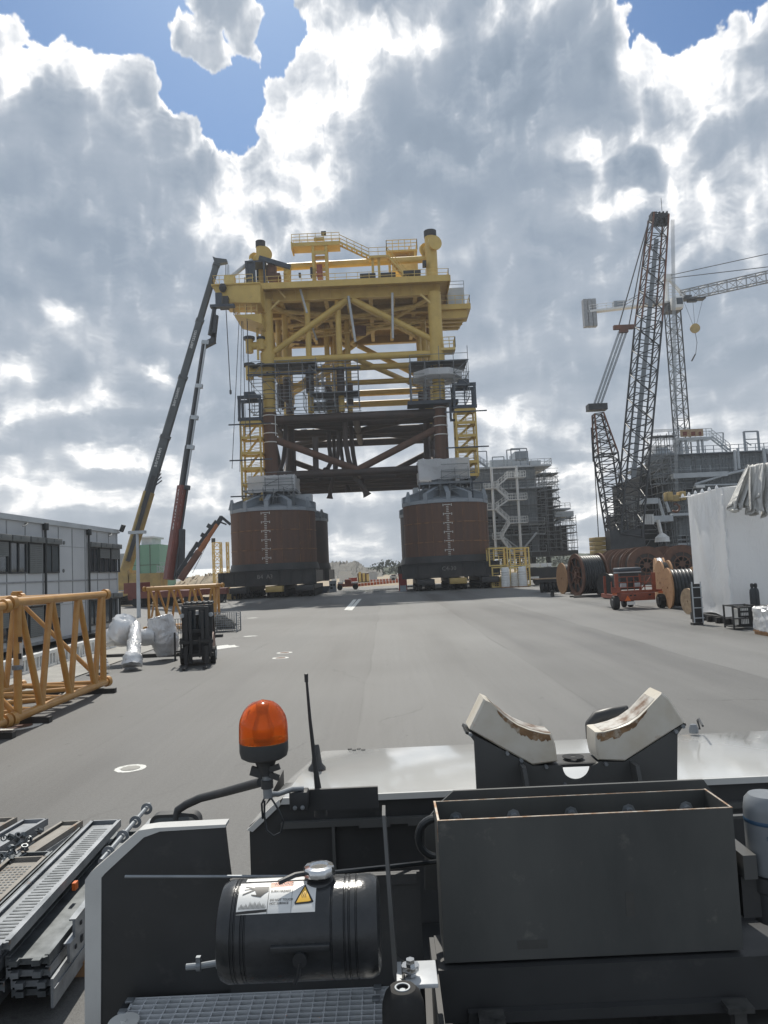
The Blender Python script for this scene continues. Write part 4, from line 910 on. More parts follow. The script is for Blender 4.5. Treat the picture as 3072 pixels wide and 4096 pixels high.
# short knuckle boom loader
l0, l1 = A(722, 2318, 84), A(868, 2098, 86)
cr = thing('loader_crane', 'low slanting red knuckle boom loader reaching to the left bucket', 'loader crane', (l0.x, l0.y, 0)); dv = l1-l0; dn = dv.normalized()
for (a_, b_, w, mt) in ((0, .5, .80, 'bag_white'), (.45, .75, .66, 'loader_orange'), (.72, 1, .5, 'loader_orange')):
    boomtube(l0+dv*a_, l0+dv*b_, w, w*.9).build('boom_section', mt if mt != 'bag_white' else 'crane_rust', cr)
m_ = MB(); m_.beam(l0+V((-.3, 0, .75)), l0+dv*.55+V((-.3, 0, .75)), .3, .4); m_.beam(l0+dv*.55+V((-.2, 0, .6)), l1+V((-.1, 0, .45)), .2, .3)
for k in range(5): m_.beam(l0+dv*(.2+k*.17)+V((-.6, 0, .7)), l0+dv*(.2+k*.17)+V((.2, 0, .2)), .25, .5)
m_.build('cylinder_pack', 'crane_black', cr)
m_ = MB(); e = A(922, 2098, 86); m_.beam(l1, l1+V((.6, 0, .9)), .45); m_.beam(l1+V((.5, 0, .9)), e, .28, .3); m_.beam(l1+V((.3, 0, .3)), l1.lerp(e, .7), .18); m_.build('fly_jib', 'crane_black', cr)
m_ = MB(); m_.tube(A(862, 2110, 86), A(770, 2292, 86), .03, n=5); m_.build('load_rope', 'rope', cr)
PP = carrier(cr, (l0.x-2, l0.y+1, 0), radians(80), 8, 2.5, 2, 'crane_red', 3)

# ================================================================== far left background
m_ = MB(); q0, q1 = A(515, 2330, 210), A(640, 2330, 210); z1 = A(600, 2178, 210).z
gs = thing('silo_building', 'green clad silo building with a raised roof box, far left behind the cranes', 'building', ((q0.x+q1.x)/2, 215, 0))
m_.bb(q0.x, q1.x, 210, 226, -.5, z1); m_.build('wall', 'green_clad', gs)
m_ = MB(); a_, b_ = A(570, 2155, 212), A(610, 2178, 212); m_.bb(a_.x, b_.x, 211, 220, z1+.01, a_.z); m_.bb(a_.x-1, b_.x+.8, 210.5, 220.5, a_.z+.01, a_.z+.5); m_.build('roof_box', 'pale_grey', gs)
m_ = MB(); a_ = A(540, 2200, 209.9); 
for x in (A(558, 2250, 209.8).x, A(600, 2250, 209.8).x): m_.bb(x-.06, x+.06, 209.8, 209.99, 0, z1)
m_.bb(q0.x, q1.x, 209.85, 209.99, z1*.55, z1*.55+.15); m_.build('cladding_seam', 'treeline_green', gs)
a_ = A(495, 2215, 230); m_ = MB(); m_.bb(a_.x-3, A(520, 0, 230).x, 228, 240, -.5, a_.z); m_.build('side_tower', 'grey_paint', gs)
m_ = MB(); sc_ = MB(); a_, b_ = A(630, 2330, 205), A(655, 2265, 205); scaffold(m_, sc_, a_.x, b_.x, 205, 207, 0, b_.z, 1.6, 1.6, .07, boards=False); rk = m_.build('pipe_rack', 'grey_paint', gs)
for (px0, px1, py, Y, d_, lab, mt) in ((745, 905, 2296, 250, 20, 'long low grey warehouse on the left horizon', 'grey_paint'),):
    a_, b_ = A(px0, py, Y), A(px1, py, Y); t_ = thing('warehouse', lab, 'building', ((a_.x+b_.x)/2, Y+d_/2, 0)); m_ = MB(); m_.bb(a_.x, b_.x, Y, Y+d_, -.5, a_.z-1); m_.build('wall', mt, t_)
    m_ = MB(); m_.prism([(a_.x-.5, Y-.5, a_.z-1), (b_.x+.5, Y-.5, a_.z-1), (b_.x+.5, Y+d_/2, a_.z+1.5), (a_.x-.5, Y+d_/2, a_.z+1.5)], (0, 0, -.2)); m_.build('roof', 'pale_grey', t_)
def mound(name, pts, Y, d_, mt, seed=1, step=2.0, amp=.8):
    rnd = random.Random(seed); m_ = MB(); P_ = [A(x, y, Y) for x, y in pts]; nx = 60; ny = 10; vs = []
    def zat(t):
        x = P_[0].x+(P_[-1].x-P_[0].x)*t
        for a_, b_ in zip(P_, P_[1:]):
            if a_.x <= x <= b_.x: return a_.z+(b_.z-a_.z)*(x-a_.x)/max(1e-3, b_.x-a_.x)
        return P_[-1].z
    for j in range(ny+1):
        v = j/ny; prof = sin(pi*v)**.8 if 0 < v < 1 else 0
        for i in range(nx+1):
            t = i/nx; vs.append((P_[0].x+(P_[-1].x-P_[0].x)*t+rnd.uniform(-.5, .5), Y-d_/2+d_*v, max(-1, zat(t)*prof+rnd.uniform(-amp, amp)*prof-(0.5 if prof == 0 else 0))))
    m_.add(vs, [(j*(nx+1)+i, j*(nx+1)+i+1, (j+1)*(nx+1)+i+1, (j+1)*(nx+1)+i) for j in range(ny) for i in range(nx)]); return struct(name, m_, mt)
mound('sand_mound', [(740, 2318), (790, 2308), (850, 2296), (915, 2292), (1000, 2296)], 235, 30, 'sand', 2)
mound('gravel_mound', [(1230, 2270), (1300, 2254), (1380, 2248), (1425, 2250), (1462, 2272), (1500, 2284), (1530, 2287)], 330, 60, 'gravel', 3, amp=1.2)
mound('low_hill', [(1200, 2276), (1480, 2268), (1700, 2268), (1900, 2262), (2100, 2256), (2210, 2216), (2420, 2208), (2700, 2212), (3200, 2200)], 420, 60, 'treeline_green', 4, amp=.5)
# a far-off wood, read as one mass
tl = MB(); rnd = random.Random(5)
for k in range(2600):
    x = rnd.uniform(-60, 130); y = rnd.uniform(352, 372); zt = 5.2+1.6*sin(x*.11)+1.0*sin(x*.31+2)+rnd.uniform(-1.4, 1.2); z = rnd.uniform(.0, 1)**.6*max(2, zt); r = rnd.uniform(.5, 1.2)
    c_ = V((x, y, z)); vs = [c_+V((rnd.uniform(-r, r), rnd.uniform(-r, r), rnd.uniform(-r, r))) for _ in range(6)]; tl.add(vs, [(0, 1, 2), (3, 4, 5), (0, 2, 4)])
tag(tl.build('distant_wood', 'treeline_green'), 'low dark green far-off wood seen between the buckets', 'wood', kind='stuff')
# lamp poles
def pole(px, pyb, pyt, Y, r, lab, mt='pale_grey'):
    a_ = A(px, pyb, Y); b_ = A(px, pyt, Y); t_ = thing('lamp_pole', lab, 'lamp pole', (a_.x, Y, 0)); m_ = MB(); m_.tube((a_.x, Y, 0), (a_.x, Y, b_.z), r, r*.7, n=12); m_.build('pole', mt, t_)
    m_ = MB(); m_.bb(a_.x-.7, a_.x+.7, Y-.25, Y+.25, b_.z, b_.z+.25); m_.build('lamp_head', 'pale_grey', t_)
pole(553, 2335, 2135, 62, .17, 'thick white lamp pole in front of the green silo building')
# yellow lattice tower standing on the left horizon
a_, b_ = A(872, 2330, 150), A(872, 2170, 150); t_ = thing('lattice_tower', 'pale yellow lattice tower section standing upright beside the left bucket', 'lattice tower', (a_.x, 150, 0))
m_ = MB(); n_ = MB(); lattice(m_, n_, (a_.x, 150, 0), (a_.x, 150, b_.z), 1.5, 1.5, 7, (0, 1, 0), .14, .07); lattice(m_, n_, (a_.x+2, 150.5, 0), (a_.x+2, 150.5, b_.z), .4, .4, 7, (0, 1, 0), .12, .05); m_.build('chord', 'yellow_light', t_); n_.build('lacing', 'yellow_light', t_)
m_ = MB(); m_.lathe([(0, 0), (.4, 0), (.4, .9), (0, 1)], (a_.x-.7, 150, b_.z), n=10); m_.build('cap', 'black_steel', t_)

# ================================================================== modules on the right
def module(root, x0, x1, y0, y1, z0, z1, floors, bays, sheet='module_grey', scaf=True, seed=1):
    random.seed(seed)
    m_ = MB(); m_.bb(x0+.8, x1-.8, y0+.8, y1-.8, z0, z1); m_.build('cladding', sheet, root)
    # vertical ribs make the trapezoidal sheeting
    m_ = MB(); n = int((x1-x0)/.55)
    for k in range(n):
        if random.random() > .12: x = x0+.9+(x1-x0-1.8)*k/(n-1); m_.bb(x-.09, x+.09, y0+.7, y0+.797, z0+.3, z1-.3)
    n = int((y1-y0)/.7)
    for k in range(n): y = y0+.9+(y1-y0-1.8)*k/(n-1); m_.bb(x0+.7, x0+.797, y-.09, y+.09, z0+.3, z1-.3)
    m_.build('sheet_rib', 'module_grey', root)
    for z in floors:
        m_ = MB(); m_.bb(x0-.3, x1+.3, y0-.7, y1+.3, z-.3, z); fl = m_.build('deck_floor', 'pale_grey', root)
        m_ = MB(); rail(m_, [(x0-.3, y1, z), (x0-.3, y0-.65, z), (x1+.3, y0-.65, z)], 1.15, 1.5, .045); m_.build('railing', 'pale_grey', fl)
    # dark openings, hatches, ducts and pipes on the face
    m_ = MB()
    for k in range(int((x1-x0)*1.1)):
        x = random.uniform(x0+1, x1-3); fz = random.choice(floors[:-1] if len(floors) > 1 else floors); w = random.uniform(.5, 2.2); h = random.uniform(.6, 2.0); m_.bb(x, x+w, y0+.35, y0+.68, fz+.1, fz+h)
    m_.build('opening_panel', 'dark_void', root)
    m_ = MB()
    for k in range(int((x1-x0)*1.0)):
        x = random.uniform(x0+1, x1-4); z = random.uniform(z0+.5, z1-1); L = random.uniform(1.5, 5); y = y0+random.uniform(.0, .3); m_.tube((x, y, z), (min(x+L, x1), y, z), random.uniform(.05, .12), n=6)
        if k % 3 == 0: m_.tube((x, y, z), (x, y, max(z0, z-random.uniform(1, 4))), .08, n=6)
    m_.build('pipework', 'pale_grey', root)
    if scaf:
        s_ = MB(); b_ = MB(); scaffold(s_, b_, x0-.6, x1+.6, y0-1.6, y0-.75, z0-1, z1-1, 1.9, 1.75, .038, .12); s_.build('scaffolding', 'scaffold_steel', root); b_.build('scaffold_boards', 'deck_board', root)
Yq = 150.0
def M1(x, y, Y=Yq): return A(1850+x*.3014, 1750+y*.3014, Y)
x0, x1 = M1(60, 900).x, M1(1050, 900).x; zb = M1(700, 1530).z; zt = M1(700, 400).z
mod = thing('offshore_module', 'tall grey scaffold-covered module with a white zigzag stair tower, right of the platform', 'offshore module', ((x0+x1)/2, Yq+10, 0))
fl = [M1(800, y).z for y in (1515, 1280, 1150, 660)]
module(mod, x0, x1, Yq, Yq+22, zb, zt, fl, 6, seed=4)
m_ = MB(); m_.bb(x0-2, M1(1410, 0).x, Yq-1.6, Yq+22, zb-.9, zb-.01)
for k in range(6): x = x0+1+(x1-x0)*k/5; m_.bb(x-.4, x+.4, Yq+1, Yq+1.8, 0, zb-.901); m_.bb(x-.4, x+.4, Yq+18, Yq+18.8, 0, zb-.901)
m_.build('support_grillage', 'black_steel', mod)
m_ = MB(); s_ = MB(); bd = MB()
scaffold(s_, bd, x1-.3, x1+3.6, Yq-1, Yq+6, zb-1, zt-1.6, 1.3, 1.7, .045, .1); scaffold(s_, bd, x1+3.4, x1+6.5, Yq-1, Yq+4, zb-1, zb+6.5, 1.3, 1.6, .045, .15)
s_.build('scaffolding', 'scaffold_steel', mod); bd.build('scaffold_boards', 'scaffold_steel', mod)
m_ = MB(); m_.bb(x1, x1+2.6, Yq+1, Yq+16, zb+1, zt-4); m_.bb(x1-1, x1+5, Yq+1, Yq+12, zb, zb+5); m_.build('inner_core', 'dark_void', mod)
# cantilever platform
m_ = MB(); a_, b_ = M1(1225, 985), M1(1478, 1045); m_.bb(a_.x, b_.x, Yq, Yq+7, b_.z, a_.z); m_.bb(a_.x-.3, b_.x-.4, Yq+.5, Yq+7, a_.z+.4, M1(1300, 935).z); c_ = m_.build('cantilever_platform', 'pale_grey', mod)
m_ = MB(); m_.beam((b_.x-.5, Yq, b_.z), (x1+2.5, Yq, M1(0, 1190).z), .35); m_.beam((b_.x-1.5, Yq+5, b_.z), (x1+2.5, Yq+5, M1(0, 1190).z), .35); m_.beam(M1(1190, 790), M1(1300, 860), .2); m_.build('strut', 'grey_paint', c_)
m_ = MB(); rail(m_, [(a_.x, Yq, M1(1300, 930).z), (b_.x-.6, Yq, M1(1300, 930).z)], .9, 1.2, .04); m_.build('railing', 'scaffold_steel', c_)
# roof items
a_ = M1(160, 395); m_ = MB(); m_.bb(x0, x1+2.4, Yq-.5, Yq+20, zt, zt+.35); m_.build('roof_deck', 'pale_grey', mod)
m_ = MB(); rail(m_, [(x0, Yq-.4, zt+.35), (x1+2.4, Yq-.4, zt+.35), (x1+2.4, Yq+10, zt+.35)], 1.2, 1.4, .05); m_.build('railing', 'pale_grey', mod)
for (xa, ya, xb, yb, mt) in ((350, 320, 860, 385, 'pale_grey'), (672, 205, 852, 320, 'grey_paint'), (870, 325, 1015, 375, 'pale_grey')):
    p_, q_ = M1(xa, ya, Yq+4), M1(xb, yb, Yq+4); m_ = MB(); m_.bb(p_.x, q_.x, Yq+2, Yq+9, q_.z, p_.z); m_.build('roof_cabin', mt, mod)
m_ = MB()
for (xa, ya, xb, yb) in ((318, 182, 160, 190), (548, 255, 395, 262), (758, 158, 585, 168), (850, 145, 640, 150)):
    p_, q_ = M1(xa, ya, Yq+1), M1(xb, yb, Yq+1); m_.beam(p_, q_, .2); m_.beam(p_, (p_.x, Yq+1, zt), .2); m_.beam(q_, (q_.x, Yq+1, zt), .2)
m_.build('roof_frame', 'grey_paint', mod)
m_ = MB(); stairs(m_, M1(150, 265, Yq-1), M1(330, 390, Yq-1), .9); m_.build('roof_stair', 'grey_paint', mod)
# white stair tower
Ys = Yq-4.0
st = MB(); zz_top = M1(720, 375, Ys).z
for (xa, xb) in ((385, 436), (716, 768)):
    p_ = M1((xa+xb)/2, 900, Ys); st.tube((p_.x, Ys, 4.5), (p_.x, Ys, zz_top), .26, n=12)
tw = st.build('stair_tower_column', 'white_paint', mod)
xl, xr = M1(410, 900, Ys).x, M1(742, 900, Ys).x
st = MB(); ys = [M1(600, y, Ys).z for y in (1345, 1160, 930, 795, 640, 520)]
land = [(M1(340, 0, Ys).x-0, M1(520, 900, Ys).x, M1(400, 1345, Ys).z), (xr-2.2, M1(850, 900, Ys).x, M1(760, 1125, Ys).z), (M1(325, 900, Ys).x, M1(470, 900, Ys).x, M1(400, 950, Ys).z), (M1(590, 800, Ys).x, M1(850, 800, Ys).x, M1(720, 820, Ys).z), (M1(300, 700, Ys).x, M1(480, 700, Ys).x, M1(400, 668, Ys).z), (M1(580, 500, Ys).x, M1(830, 500, Ys).x, M1(700, 525, Ys).z)]
for i, (a_, b_, z) in enumerate(land):
    st.bb(a_, b_, Ys-.6, Ys+1.6, z-.18, z); rail(st, [(a_, Ys-.55, z), (b_, Ys-.55, z)], 1.15, .9, .05); rail(st, [(a_, Ys+1.5, z), (b_, Ys+1.5, z)], 1.15, .9, .05)
for (A_, B_) in zip(land, land[1:]):
    (a0, a1, az_), (b0, b1, bz) = A_, B_
    if a1 < b1 - 1: stairs(st, (a1-.6, Ys-.5, az_), (b0+.3, Ys-.5, bz), 1.0, steps=8)
    else: stairs(st, (a0+.3, Ys-.5, az_), (b1-.6, Ys-.5, bz), 1.0, steps=8)
stairs(st, (xr-1.5, Ys-.5, 4.6), (land[0][1]-.5, Ys-.5, land[0][2]), 1.0, steps=8)
st.beam((xl, Ys, zz_top-.2), (xr, Ys, zz_top-.2), .3); st.build('zigzag_stair', 'white_paint', mod)
m_ = MB(); m_.tube(M1(825, 1460, Yq-2), M1(985, 1260, Yq-2), .2, n=8); m_.tube(M1(560, 1330, Yq-2), M1(760, 1480, Yq-2), .12, n=8); m_.build('raking_prop', 'pale_grey', mod)

# module 2, right edge
def M2(x, y, Y=115): return A(2450+x*.375, 1650+y*.375, Y)
X0 = M2(640, 700).x; zt = M2(700, 455).z; zb = M2(700, 1420).z
mod = thing('offshore_module', 'wide grey scaffold-covered module behind the shrink-wrapped box at the right edge', 'offshore module', (X0+14, 125, 0))
fl = [M2(700, y).z for y in (1395, 1090, 900, 655)]
module(mod, X0, X0+34, 115, 137, zb, zt, fl, 8, seed=9)
random.seed(31)
s_ = MB(); bd = MB()
for k in range(10):   # scaffold on the receding left face
    y = 115+k*2.3
    for x in (X0-1.7, X0-.7): s_.beam((x, y, zb-2), (x, y, zt+random.uniform(-1.5, 1.5)), .09)
for z in [zb+1.2*j for j in range(int((zt-zb)/1.2)+1)]:
    for x in (X0-1.7, X0-.7): s_.beam((x, 114, z), (x, 137, z), .08)
    if random.random() > .35: bd.bb(X0-1.65, X0-.75, 115, 136.5, z+.05, z+.12)
scaffold(s_, bd, X0-5.5, X0-1.8, 118, 126, zb-2, zb+7.5, 1.3, 1.5, .045, .15)
scaffold(s_, bd, X0-3.5, X0+.5, 113, 115, zt-4.5, zt+2.8, 1.2, 1.6, .045, .15)
s_.build('scaffolding', 'scaffold_steel', mod); bd.build('scaffold_boards', 'deck_board', mod)
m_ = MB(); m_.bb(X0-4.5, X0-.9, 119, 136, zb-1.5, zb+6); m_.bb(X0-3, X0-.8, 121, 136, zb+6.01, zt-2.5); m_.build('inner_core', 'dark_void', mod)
m_ = MB(); m_.bb(X0-6, X0+34, 113.5, 137, zb-1.5, zb-.6)
for k in range(9): m_.bb(X0-5+k*4.6, X0-4.2+k*4.6, 116, 117, 0, zb-1.501)
m_.build('support_grillage', 'grey_paint', mod)
# boxes, chutes and braces on the face
for (xa, ya, xb, yb, mt) in ((290, 920, 480, 970, 'pale_grey'), (310, 1110, 640, 1160, 'pale_grey'), (880, 780, 975, 802, 'white_paint'), (640, 655, 1220, 680, 'pale_grey'), (630, 1078, 850, 1095, 'pale_grey')):
    p_, q_ = M2(xa, ya, 112.6), M2(xb, yb, 112.6); m_ = MB(); m_.bb(p_.x, q_.x, 112.2, 113.4, q_.z, p_.z); m_.build('service_box', mt, mod)
m_ = MB()
for (xa, ya, xb, yb, r) in ((880, 765, 1210, 662, .18), (1210, 662, 1430, 610, .2), (870, 780, 1360, 765, .14), (490, 920, 545, 1105, .22), (545, 880, 605, 1060, .22), (1300, 400, 1315, 620, .22), (1335, 385, 1350, 600, .22), (1610, 380, 1630, 560, .25), (1640, 385, 1659, 440, .2)):
    m_.tube(M2(xa, ya, 112.4), M2(xb, yb, 112.4), r, n=8)
m_.build('raking_prop', 'pale_grey', mod)
m_ = MB(); m_.tube(M2(485, 1145, 111), M2(520, 1300, 111), .28, n=12); m_.lathe([(.28, .6), (1.0, 0), (1.1, -.7), (0, -.7)], M2(530, 1330, 111), n=16); m_.build('vent_funnel', 'white_paint', mod)
m_ = MB()
for k in range(4): p_ = M2(345+k*25, 1150, 111.5); m_.bb(p_.x-.22, p_.x+.22, 111.2, 111.6, p_.z-.6, p_.z+.9)
m_.build('louvre', 'white_paint', mod)
m_ = MB(); m_.lathe([(0, 2.6), (1.6, 2.3), (2.4, 1.2), (2.2, 0), (0, 0)], M2(490, 470, 122)-V((0, 0, 1)), n=16); m_.build('roof_vent', 'grey_paint', mod)
m_ = MB(); p_, q_ = M2(545, 350, 118), M2(690, 430, 118); m_.bb(p_.x+.5, q_.x, 118, 122, zt, p_.z-1.2); m_.build('roof_cabin', 'grey_paint', mod)
# roof walkway with stairs and a banner board
wz = M2(850, 270).z; wa, wb = M2(690, 270).x, M2(1050, 250).x
m_ = MB(); m_.bb(wa, wb, 114.5, 116.5, wz-.4, wz); rail(m_, [(wa, 114.6, wz), (wb, 114.6, wz)], 1.3, .9, .045, 3)
for xx in (700, 740, 790, 920, 965): p_ = M2(xx, 350); m_.bb(p_.x-.13, p_.x+.13, 115, 115.4, zt, wz-.401)
stairs(m_, (wb, 114.6, wz), (M2(1240, 385).x, 114.6, zt+.3), 1.0); m_.beam(M2(1180, 215), M2(1180, 330), .2); m_.beam(M2(1060, 222), M2(1180, 215), .12)
m_.build('roof_walkway', 'pale_grey', mod)
p_, q_ = M2(720, 185, 114.4), M2(970, 250, 114.4); m_ = MB(); m_.bb(p_.x, q_.x, 114.35, 114.45, q_.z, p_.z); bn = m_.build('banner_board', 'pale_timber', mod)
m_ = MB()
for (xa, xb) in ((750, 795), (840, 885), (920, 950)): a_, b_ = M2(xa, 205, 114.3), M2(xb, 245, 114.3); m_.bb(a_.x, b_.x, 114.3, 114.345, b_.z, a_.z)
m_.build('banner_patch', 'crane_red', bn)
m_ = MB(); rail(m_, [(X0, 114.5, zt), (X0+34, 114.5, zt)], 1.2, 1.3, .05); m_.bb(X0-.4, X0+34, 114.3, 137, zt-.02, zt+.12); m_.build('roof_deck', 'grey_paint', mod)
m_ = MB(); p_, q_ = M2(1400, 205), M2(1548, 200)
m_.beam(p_, q_, .2); m_.beam(p_, (p_.x, 115, zt), .28); m_.beam(q_, (q_.x, 115, zt), .28); m_.beam(M2(1400, 288), M2(1548, 282), .15); m_.beam(M2(1400, 300), M2(1480, 350), .15); m_.build('roof_frame', 'grey_paint', mod)

# ================================================================== crawler crane
Yc = 104.0
def Zc(x, y, Y=Yc): return A(1850+x*.7366, 1600+y*.7366, Y)
def Zt(x, y, Y=Yc): return A(2250+x*.4955, 800+y*.4955, Y)
b0, b1 = Zc(893, 800), Zt(775, 140, Yc+4)
cc = thing('crawler_crane', 'very tall black lattice boom crane with a second lattice mast, behind the cable drums', 'crawler crane', (b0.x, Yc, 0))
m_ = MB(); n_ = MB(); d_ = b1-b0; tmid = .66
lattice(m_, n_, b0+d_*.03, b0+d_*tmid, 3.0, 3.0, 17, (0, 1, 0), .15, .075, ns=8)
m_.build('boom_chord', 'crane_black', cc); n_.build('boom_lacing', 'crane_black', cc)
m_ = MB(); n_ = MB(); lattice(m_, n_, b0+d_*tmid, b1, 3.0, 3.0, 9, (0, 1, 0), .14, .07, 2.2, 2.4, ns=8); m_.build('boom_chord', 'crane_rust', cc); n_.build('boom_lacing', 'crane_black', cc)
hd = MB(); p_ = b1; hd.bb(p_.x-1.25, p_.x+1.25, p_.y-.8, p_.y+.8, p_.z-.5, p_.z+.2)
for k in range(5): hd.bb(p_.x-1.2+k*.55, p_.x-1.02+k*.55, p_.y-.7, p_.y+.7, p_.z+.2, p_.z+.6)
h_ = hd.build('boom_head', 'crane_black', cc)
m_ = MB(); 
for k in range(3): m_.lathe([(0, -.2), (.7, -.2), (.6, 0), (.7, .2), (0, .2)], (p_.x-.7+k*.7, p_.y-.5, p_.z-1.0), (1, 0, 0), n=18)
m_.build('sheave', 'crane_black', h_)
m_ = MB(); m_.tube((p_.x+.6, p_.y, p_.z+.8), (p_.x+.6, p_.y, p_.z+3), .04, n=5); m_.build('mast_antenna', 'rope', h_)
m_ = MB(); n_ = MB(); s0, s1, s2 = Zc(850, 800), Zc(778, 300, Yc+1), Zc(735, 75, Yc+1)
lattice(m_, n_, s0, s1, 2.4, 2.2, 12, (0, 1, 0), .13, .07, 2.8, 2.4, ns=8); m_.build('mast_chord', 'crane_black', cc); n_.build('mast_lacing', 'crane_black', cc)
m_ = MB(); n_ = MB(); lattice(m_, n_, s1, s2, 2.8, 2.4, 6, (0, 1, 0), .13, .07, 1.3, 1.2, ns=8); m_.build('mast_chord', 'crane_rust', cc); n_.build('mast_lacing', 'crane_black', cc)
m_ = MB(); q = Zc(730, 35, Yc+1); m_.bb(q.x-1.4, q.x+1.3, q.y-.8, q.y+.8, q.z-.6, q.z+.3); m_.build('mast_head', 'crane_black', cc)
e0, e1 = Zt(285, 1650, Yc+1), Zt(492, 1058, Yc+2)
m_ = MB()
for k in range(9): o_ = V(((k-4)*.16, (k % 3)*.2, 0)); m_.tube(e0+o_, e1+o_*1.1, .05, n=5)
m_.build('luffing_rope', 'rope_pale', cc)
m_ = MB(); q = Zt(492, 1030, Yc+2); m_.bb(q.x-1.45, q.x+1.45, q.y-.3, q.y+.3, q.z-.25, q.z+.35); m_.bb(q.x-.6, q.x+.6, q.y-.3, q.y+.3, q.z-.75, q.z-.253); m_.build('bridle_block', 'crane_rust', cc)
m_ = MB(); m_.tube(Zt(455, 1015, Yc+2), Zt(690, 190, Yc+4), .09, n=6); m_.tube(Zt(535, 1020, Yc+2), Zt(690, 190, Yc+5.5), .09, n=6); m_.build('pendant_line', 'rope', cc)
m_ = MB()
for k in range(8): m_.tube(b1+V((1.6+(k % 4)*.14, -.8+(k//4)*.3, -.8)), Zc(1155+(k % 4)*5, 500, Yc-1), .022, n=5)
for k in range(7): m_.tube(b0+d_*.2+V((-.3+k*.1, 0, 0)), b0+d_*.93+V((-.3+k*.1, 0, 0)), .05, n=5)
m_.build('hoist_rope', 'rope_pale', cc)
p_, q_ = Zc(1100, 502, Yc-1), Zc(1205, 545, Yc-1); m_ = MB(); w = (q_.x-p_.x)
m_.bev(p_.x, p_.x+w*.3, Yc-1.8, Yc-.2, q_.z, p_.z, .1); m_.bev(q_.x-w*.3, q_.x, Yc-1.8, Yc-.2, q_.z, p_.z, .1); m_.bev(p_.x+w*.3+.01, q_.x-w*.3-.01, Yc-1.6, Yc-.4, q_.z-.1, p_.z-.45, .1)
hk = m_.build('hook_block', 'crane_yellow', cc); m_ = MB(); c_ = V(((p_.x+q_.x)/2, Yc-1, q_.z-.3)); m_.path([c_+V((cos(t)*.55, 0, sin(t)*.55-.7)) for t in [pi/2-k*.45 for k in range(10)]], .16, n=8); m_.tube(c_, c_+V((0, 0, -.3)), .2); m_.build('hook', 'crane_rust', hk)
m_ = MB(); a_, b_ = Zc(733, 818), Zc(790, 762)
for k in range(7): z0_ = 1.9+k*.62; m_.bev(a_.x, b_.x, Yc+1, Yc+4, z0_, z0_+.58, .05)
m_.build('counterweight', 'crane_yellow', cc)
m_ = MB(); m_.bb(a_.x+4.3, b0.x+3, Yc-1.6, Yc+2.6, 1.6, 4.2); m_.bb(b0.x-2.6, b0.x+2.2, Yc-1.2, Yc+1.2, 4.21, 7.0); m_.build('superstructure', 'crane_black', cc)
for y in (Yc-3.2, Yc+2.0):
    m_ = MB(); m_.prism([(b0.x-6, y, .5), (b0.x-5.4, y, 0.02), (b0.x+5.4, y, .02), (b0.x+6, y, .5), (b0.x+6, y, 1.1), (b0.x+5.4, y, 1.55), (b0.x-5.4, y, 1.55), (b0.x-6, y, 1.1)], (0, 1.3, 0)); m_.build('crawler_track', 'crane_black', cc)
m_ = MB(); m_.tube(Zc(706, 150, Yc+2), Zc(740, 765, Yc+2), .07, n=5); m_.tube(Zc(745, 180, Yc+2), Zc(790, 765, Yc+2), .06, n=5); m_.tube(Zc(702, 150, Yc+2), Zc(712, 335, Yc+2), .16, n=6); m_.build('backstay_line', 'crane_black', cc)

# ================================================================== tower crane
Yt = 158.0
t0 = Zt(888, 905, Yt); tc_ = thing('tower_crane', 'white tower crane with dark lattice mast and long jib leaving the right edge', 'tower crane', (t0.x, Yt, 0))
m_ = MB(); n_ = MB(); lattice(m_, n_, (t0.x, Yt, 0), (t0.x, Yt, t0.z), 2.5, 2.5, 26, (0, 1, 0), .16, .08, ns=6); m_.build('mast_chord', 'crane_black', tc_); n_.build('mast_lacing', 'scaffold_steel', tc_)
m_ = MB(); m_.bb(t0.x-1.6, t0.x+1.6, Yt-1.6, Yt+1.6, t0.z, t0.z+1.2); m_.lathe([(1.7, 1.2), (1.7, 1.8), (0, 1.8)], t0, n=20); m_.build('slewing_ring', 'crane_black', tc_)
jr = Zt(1659, 760, 148); jz = t0.z+2.2; jd = V((jr.x-t0.x, jr.y-Yt, 0)).normalized()
j0 = V((t0.x, Yt, jz))
m_ = MB(); n_ = MB(); lattice(m_, n_, j0+jd*2+V((0, 0, .9)), j0+jd*46+V((0, 0, .9)), 1.5, 2.0, 24, (0, 0, 1), .13, .06); jb = m_.build('jib_chord', 'jib_grey', tc_); n_.build('jib_lacing', 'jib_grey', tc_)
cj = Zt(215, 985, 162); 
m_ = MB(); cd_ = V((cj.x-t0.x, cj.y-Yt, 0)).normalized(); L = (V((cj.x, cj.y, 0))-V((t0.x, Yt, 0))).length
m_.beam(j0+cd_*(-2), j0+cd_*(L+1), 1.5, .45); rail(m_, [j0+cd_*3+V((0, -.8, .2)), j0+cd_*L+V((0, -.8, .2))], 1.1, 1.8, .05); m_.build('counter_jib', 'white_paint', tc_)
m_ = MB(); q = j0+cd_*(L-.2); 
for k in range(3): m_.box(q+V((-1.0+k*1.0, 0, -.3)), (.85, 1.5, 6.2))
m_.build('counterweight', 'jib_grey', tc_)
m_ = MB(); q = j0+cd_*(L-6.6); m_.box(q+V((0, 0, .9)), (2.6, 1.4, 1.3)); q = j0+cd_*(L-13); m_.box(q+V((0, 0, .9)), (2.6, 1.4, 1.3)); m_.build('winch', 'grey_paint', tc_)
ap = Zt(845, 635, Yt); m_ = MB()
for s_ in (-1, 1): m_.beam(j0+V((-1.0, s_*.6, 0)), ap+V((0, s_*.2, 0)), .4); m_.beam(j0+V((3.4, s_*.6, .6)), ap+V((.2, s_*.2, 0)), .3)
